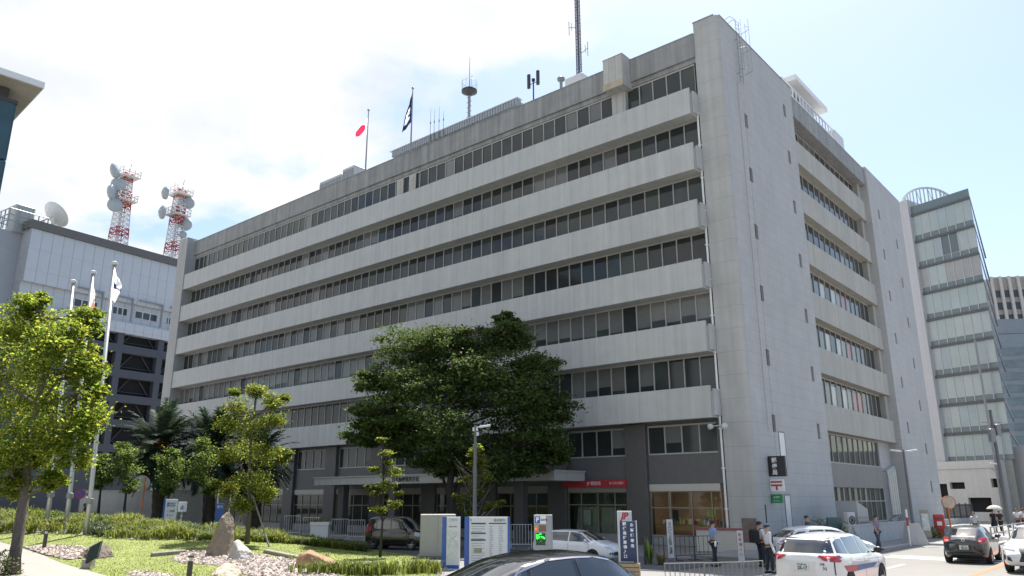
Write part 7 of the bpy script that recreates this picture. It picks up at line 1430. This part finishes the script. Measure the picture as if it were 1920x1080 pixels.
def person(label, P, az, ht, shirt, trousers, la, ra, legs=(0.10, -0.10, 0.0, 0.0), sleeve='short', cap=None, hair=True, gloves=None, group=None, lean=0.0, skirt=False, look=0.0, fine=True):
    """x to the person's left, y the way they face; la/ra = (elbow, wrist) offsets from the shoulder in metres for 1.72 m; legs = left x, right x, left y, right y of the feet"""
    k = ht/1.72; t = thing('person', label, 'person', P, -az, group); V3 = lambda *p: Vector(p)*k
    pel = V3(0, 0, 0.93); wai = V3(0, lean*0.3, 1.08); che = V3(0, lean*0.7, 1.29); nck = V3(0, lean, 1.45); hd0 = V3(0, lean+0.015, 1.54); hd1 = V3(0, lean+0.025, 1.62); hd2 = V3(0, lean+0.01, 1.685)
    vs = [pel, wai, che, nck, hd0, hd1, hd2]; ed = [(0, 1), (1, 2), (2, 3), (3, 4), (4, 5), (5, 6)]; rd = [(0.15*k, 0.11*k), (0.135*k, 0.10*k), (0.15*k, 0.11*k), 0.055*k, (0.066*k, 0.078*k), (0.076*k, 0.092*k), (0.062*k, 0.075*k)]
    def add(p, par, r): vs.append(p); ed.append((par, len(vs)-1)); rd.append(r); return len(vs)-1
    jo = {}
    for s, nm, arm in ((1, 'l', la), (-1, 'r', ra)):
        sh = add(V3(0.185*s, lean*0.9, 1.40), 2, 0.058*k); el = add(vs[sh]+V3(*arm[0]), sh, 0.046*k); wr = add(vs[el]+V3(*arm[1]), el, 0.03*k); d = (vs[wr]-vs[el]).normalized(); pm = add(vs[wr]+d*0.075*k, wr, (0.040*k, 0.018*k))
        sd = d.cross(Vector((0, 1, 0))); sd = sd.normalized() if sd.length > 0.1 else Vector((1, 0, 0)); bend = Vector((0, 0.25, 0))
        if fine:
            for q, ln in zip((-1.5, -0.5, 0.5, 1.5), (0.055, 0.07, 0.075, 0.068)):
                f1 = add(vs[pm]+d*0.03*k+sd*0.019*q*k, pm, 0.0095*k); f2 = add(vs[f1]+(d*0.8+bend)*ln*0.55*k, f1, 0.009*k); add(vs[f2]+(d*0.5+bend*1.6)*ln*0.5*k, f2, 0.0075*k)
            th = add(vs[wr]+d*0.035*k-sd*0.045*k+bend*0.05*k, wr, 0.012*k); add(vs[th]+(d*0.7-sd*0.3+bend*0.6)*0.05*k, th, 0.009*k)
        else: add(vs[pm]+d*0.08*k, pm, (0.035*k, 0.015*k))
        hp = add(V3(0.092*s, 0, 0.90), 0, 0.088*k); fx, fy = (legs[0], legs[2]) if s == 1 else (legs[1], legs[3]); kn = add(V3(0.092*s*0.5+fx*0.55, fy*0.5+0.03, 0.49), hp, 0.058*k); an = add(V3(fx, fy, 0.09), kn, 0.040*k); add(V3(fx*1.1, fy+0.13, 0.035), an, 0.034*k)
        jo[s] = dict(sh=vs[sh], el=vs[el], wr=vs[wr], pm=vs[pm], hp=vs[hp], kn=vs[kn], an=vs[an], d=d)
    nose = add(V3(0, lean+0.115, 1.595), 5, 0.014*k)
    skin_mesh('body', vs, ed, rd, 0, M_SKIN, t)
    for s in (1, -1):
        blob('ear', V3(0.078*s, lean+0.01, 1.60), (0.012*k, 0.022*k, 0.032*k), M_SKIN, t); blob('eye', V3(0.032*s, lean+0.098, 1.622), (0.013*k, 0.008*k, 0.007*k), M_HAIR, t)
    b = MB(); b.box(V3(-0.025, lean+0.098, 1.553), V3(0.025, lean+0.108, 1.56)); b.build('mouth', mat('lip', (0.28, 0.12, 0.10), 0.5, var=0), t)
    # shirt, trousers, shoes
    sv = [V3(0, 0, 0.95), wai, che, V3(0, lean*0.95, 1.425)]; se = [(0, 1), (1, 2), (2, 3)]; sr = [(0.168*k, 0.125*k), (0.155*k, 0.118*k), (0.172*k, 0.128*k), 0.078*k]
    for s in (1, -1):
        j = jo[s]; sv.append(j['sh']); se.append((2, len(sv)-1)); sr.append(0.075*k); a = len(sv)-1
        if sleeve == 'short': sv.append(j['sh']+(j['el']-j['sh'])*0.8); se.append((a, len(sv)-1)); sr.append(0.066*k)
        else:
            sv.append(j['el']); se.append((a, len(sv)-1)); sr.append(0.058*k); sv.append(j['wr']); se.append((len(sv)-2, len(sv)-1)); sr.append(0.042*k)
    skin_mesh('shirt', sv, se, sr, 0, shirt, t)
    if skirt:
        b = MB(); b.lathe([(0.165*k, 1.02*k), (0.21*k, 0.85*k), (0.25*k, 0.45*k), (0.24*k, 0.45*k)], 16); b.build('skirt', trousers, t, smooth=True)
    else:
        tv = [V3(0, 0, 0.97)]; te = []; tr_ = [(0.160*k, 0.122*k)]
        for s in (1, -1):
            j = jo[s]
            for p, r in ((j['hp']+V3(0, 0, -0.03), 0.105), (j['kn'], 0.078), (j['an']+V3(0, 0, -0.01), 0.066)): tv.append(p); te.append((len(tv)-2 if r < 0.1 else 0, len(tv)-1)); tr_.append(r*k)
        skin_mesh('trousers', tv, te, tr_, 0, trousers, t)
        b = MB(); b.lathe([(1, -1), (1.02, 0), (1, 1)], 16, Matrix.Translation(V3(0, 0, 0.985)) @ Matrix.Diagonal((0.172*k, 0.132*k, 0.02*k, 1))); b.build('belt', M_SHOE, t)
    for s in (1, -1):
        a = jo[s]['an']; b = MB(); b.cbox((a.x-0.048*k, a.y-0.085*k, 0.0), (a.x+0.048*k, a.y+0.19*k, 0.085*k), 0.022*k); b.build('shoe', M_SHOE, t)
        if gloves: 
            j = jo[s]; b = MB(); b.tube([j['wr']-j['d']*0.04*k, j['pm'], j['pm']+j['d']*0.06*k, j['pm']+j['d']*0.10*k], [0.042*k, 0.046*k, 0.042*k, 0.02*k], 8); b.build('glove', gloves, t, smooth=True)
    if hair: blob('hair', V3(0, lean-0.012, 1.63), (0.092*k, 0.108*k, 0.105*k), M_HAIR, t, Euler((R(14), 0, 0)), half=-0.15)
    if cap:
        blob('cap', V3(0, lean+0.0, 1.668), (0.098*k, 0.118*k, 0.075*k), cap, t, half=-0.1); b = MB(); b.prism([(-0.085*k, (lean+0.07)*k), (0.085*k, (lean+0.07)*k), (0.07*k, (lean+0.165)*k), (0, (lean+0.19)*k), (-0.07*k, (lean+0.165)*k)], 1.648*k, 1.66*k); b.build('visor', M_HAIR, t)
    return t, jo, k
def cl(n, c): return mat('cloth_'+n, c, 0.85, var=0.12, scale=9)
HANG = ((0.05, -0.02, -0.28), (0.0, 0.06, -0.25)); HANGR = ((-0.05, -0.02, -0.28), (0.0, 0.06, -0.25))
NAVY = cl('navy', (0.018, 0.021, 0.033)); M_GLV = cl('glove_white', (0.7, 0.7, 0.7))
P = gp(1341, 1062)
person('guard in light blue short sleeved shirt and navy cap, one white gloved hand held out', P, R(75), 1.73, cl('sky_blue', (0.20, 0.29, 0.47)), NAVY, ((0.10, -0.06, -0.26), (0.06, -0.05, -0.22)), ((-0.05, 0.10, -0.27), (-0.02, 0.16, -0.18)), (0.13, -0.14, -0.13, 0.13), cap=NAVY, gloves=M_GLV)
P = gY(1433, 29.3); P.z = 0
t, jo, k = person('guard in white long sleeved shirt and blue grey cap standing beside the white cars', P, R(82), 1.70, cl('white_shirt', (0.58, 0.59, 0.62)), NAVY, ((0.05, -0.03, -0.28), (0.02, 0.08, -0.24)), ((-0.05, 0.02, -0.28), (-0.03, 0.12, -0.22)), (0.10, -0.10, 0.05, -0.08), sleeve='long', cap=cl('cap_blue', (0.06, 0.08, 0.16)), gloves=M_GLV)
b = MB(); b.cbox((-0.13, 0.10, 1.02), (0.13, 0.145, 1.36), 0.02); b.build('vest_panel', cl('vest_black', (0.02, 0.022, 0.03)), t); b = MB(); b.tube([(0.09, 0.12, 1.42), (0.03, 0.15, 1.15), (-0.09, 0.12, 1.42)], 0.01, 5); b.build('lanyard', M_BLUE, t)
P = gY(1419, 32.2)
t, jo, k = person('person in white shirt with a big black backpack behind the white shirted guard', P, R(70), 1.70, cl('offwhite', (0.55, 0.55, 0.55)), NAVY, HANG, HANGR, cap=NAVY)
b = MB(); b.cbox((-0.20, -0.42, 0.90), (0.20, -0.13, 1.42), 0.06); bp_ = b.build('backpack', cl('black_bag', (0.010, 0.011, 0.012)), t); b = MB(); b.tube([(0.13, -0.15, 1.40), (0.14, 0.05, 1.46), (0.13, 0.15, 1.25), (0.15, -0.1, 0.98)], 0.02, 5); b.tube([(-0.13, -0.15, 1.40), (-0.14, 0.05, 1.46), (-0.13, 0.15, 1.25), (-0.15, -0.1, 0.98)], 0.02, 5); b.build('strap', MATS['cloth_black_bag'], t)
GP = 'pedestrians on the pavement'
for (px, Yd, az, ht, sc, tc_, lab, kw) in (
    (1637, 40.5, 150, 1.64, ('mauve', (0.20, 0.17, 0.26)), ('denim', (0.05, 0.07, 0.13)), 'person in mauve top with dark hair walking beside the low wall', {}),
    (1509, 38.0, 120, 1.70, ('charcoal', (0.06, 0.06, 0.07)), ('black', (0.02, 0.02, 0.02)), 'dark haired person whose head shows above the white hatchback', {}),
    (163, 56.0, 250, 1.66, ('pale_blue', (0.40, 0.46, 0.58)), ('dark_blue', (0.03, 0.04, 0.08)), 'distant person in pale shirt walking behind the left flagpoles', {}),
    (1857, 60.0, 200, 1.60, ('black_dress', (0.02, 0.02, 0.025)), ('black_dress', (0.02, 0.02, 0.025)), 'person in dark clothes under the beige parasol near the annex', dict(skirt=True)),
    (1869, 60.5, 195, 1.58, ('dark_plum', (0.035, 0.025, 0.03)), ('black', (0.02, 0.02, 0.02)), 'person in dark clothes walking just right of the parasol', {}),
    (1901, 62.0, 190, 1.66, ('white', (0.62, 0.62, 0.64)), ('slate', (0.06, 0.065, 0.08)), 'left one of two distant people in white shirts near the right edge', {}),
    (1914, 61.0, 20, 1.72, ('white', (0.62, 0.62, 0.64)), ('black', (0.02, 0.02, 0.02)), 'right one of two distant people in white shirts near the right edge', {}),
    (1821, 50.0, 230, 1.64, ('light_grey', (0.42, 0.45, 0.5)), ('slate', (0.06, 0.065, 0.08)), 'person in light grey top passing behind the dark hatchback', {})):
    P = gY(px, Yd)
    if px > 900: P.z = 0.112 if bxy(P)[1] > -6.9 else 0
    t, jo, k = person(lab, P, R(az), ht, cl(*sc), cl(*tc_), ((0.05, 0.05, -0.28), (0.0, 0.12, -0.22)), ((-0.05, -0.08, -0.27), (0, 0.02, -0.25)), (0.09, -0.09, 0.16, -0.18), group=GP, fine=False, **kw)
    if px == 1857:
        q = Vector((P.x, P.y, P.z)); u = thing('parasol', 'beige parasol held over a person in dark clothes near the annex', 'parasol', q+Vector((0.1, -0.15, 0.95))); b = MB(); b.tube([(0, 0, 0), (0, 0, 1.05)], 0.012, 5); b.build('shaft', M_GREY, u); b = MB(); b.lathe([(0.52, 0.74), (0.44, 0.86), (0.26, 0.97), (0.0, 1.03)], 12); b.lathe([(0.0, 1.01), (0.26, 0.95), (0.43, 0.845), (0.515, 0.735)], 12); b.build('canopy', cl('parasol_beige', (0.48, 0.44, 0.38)), u)
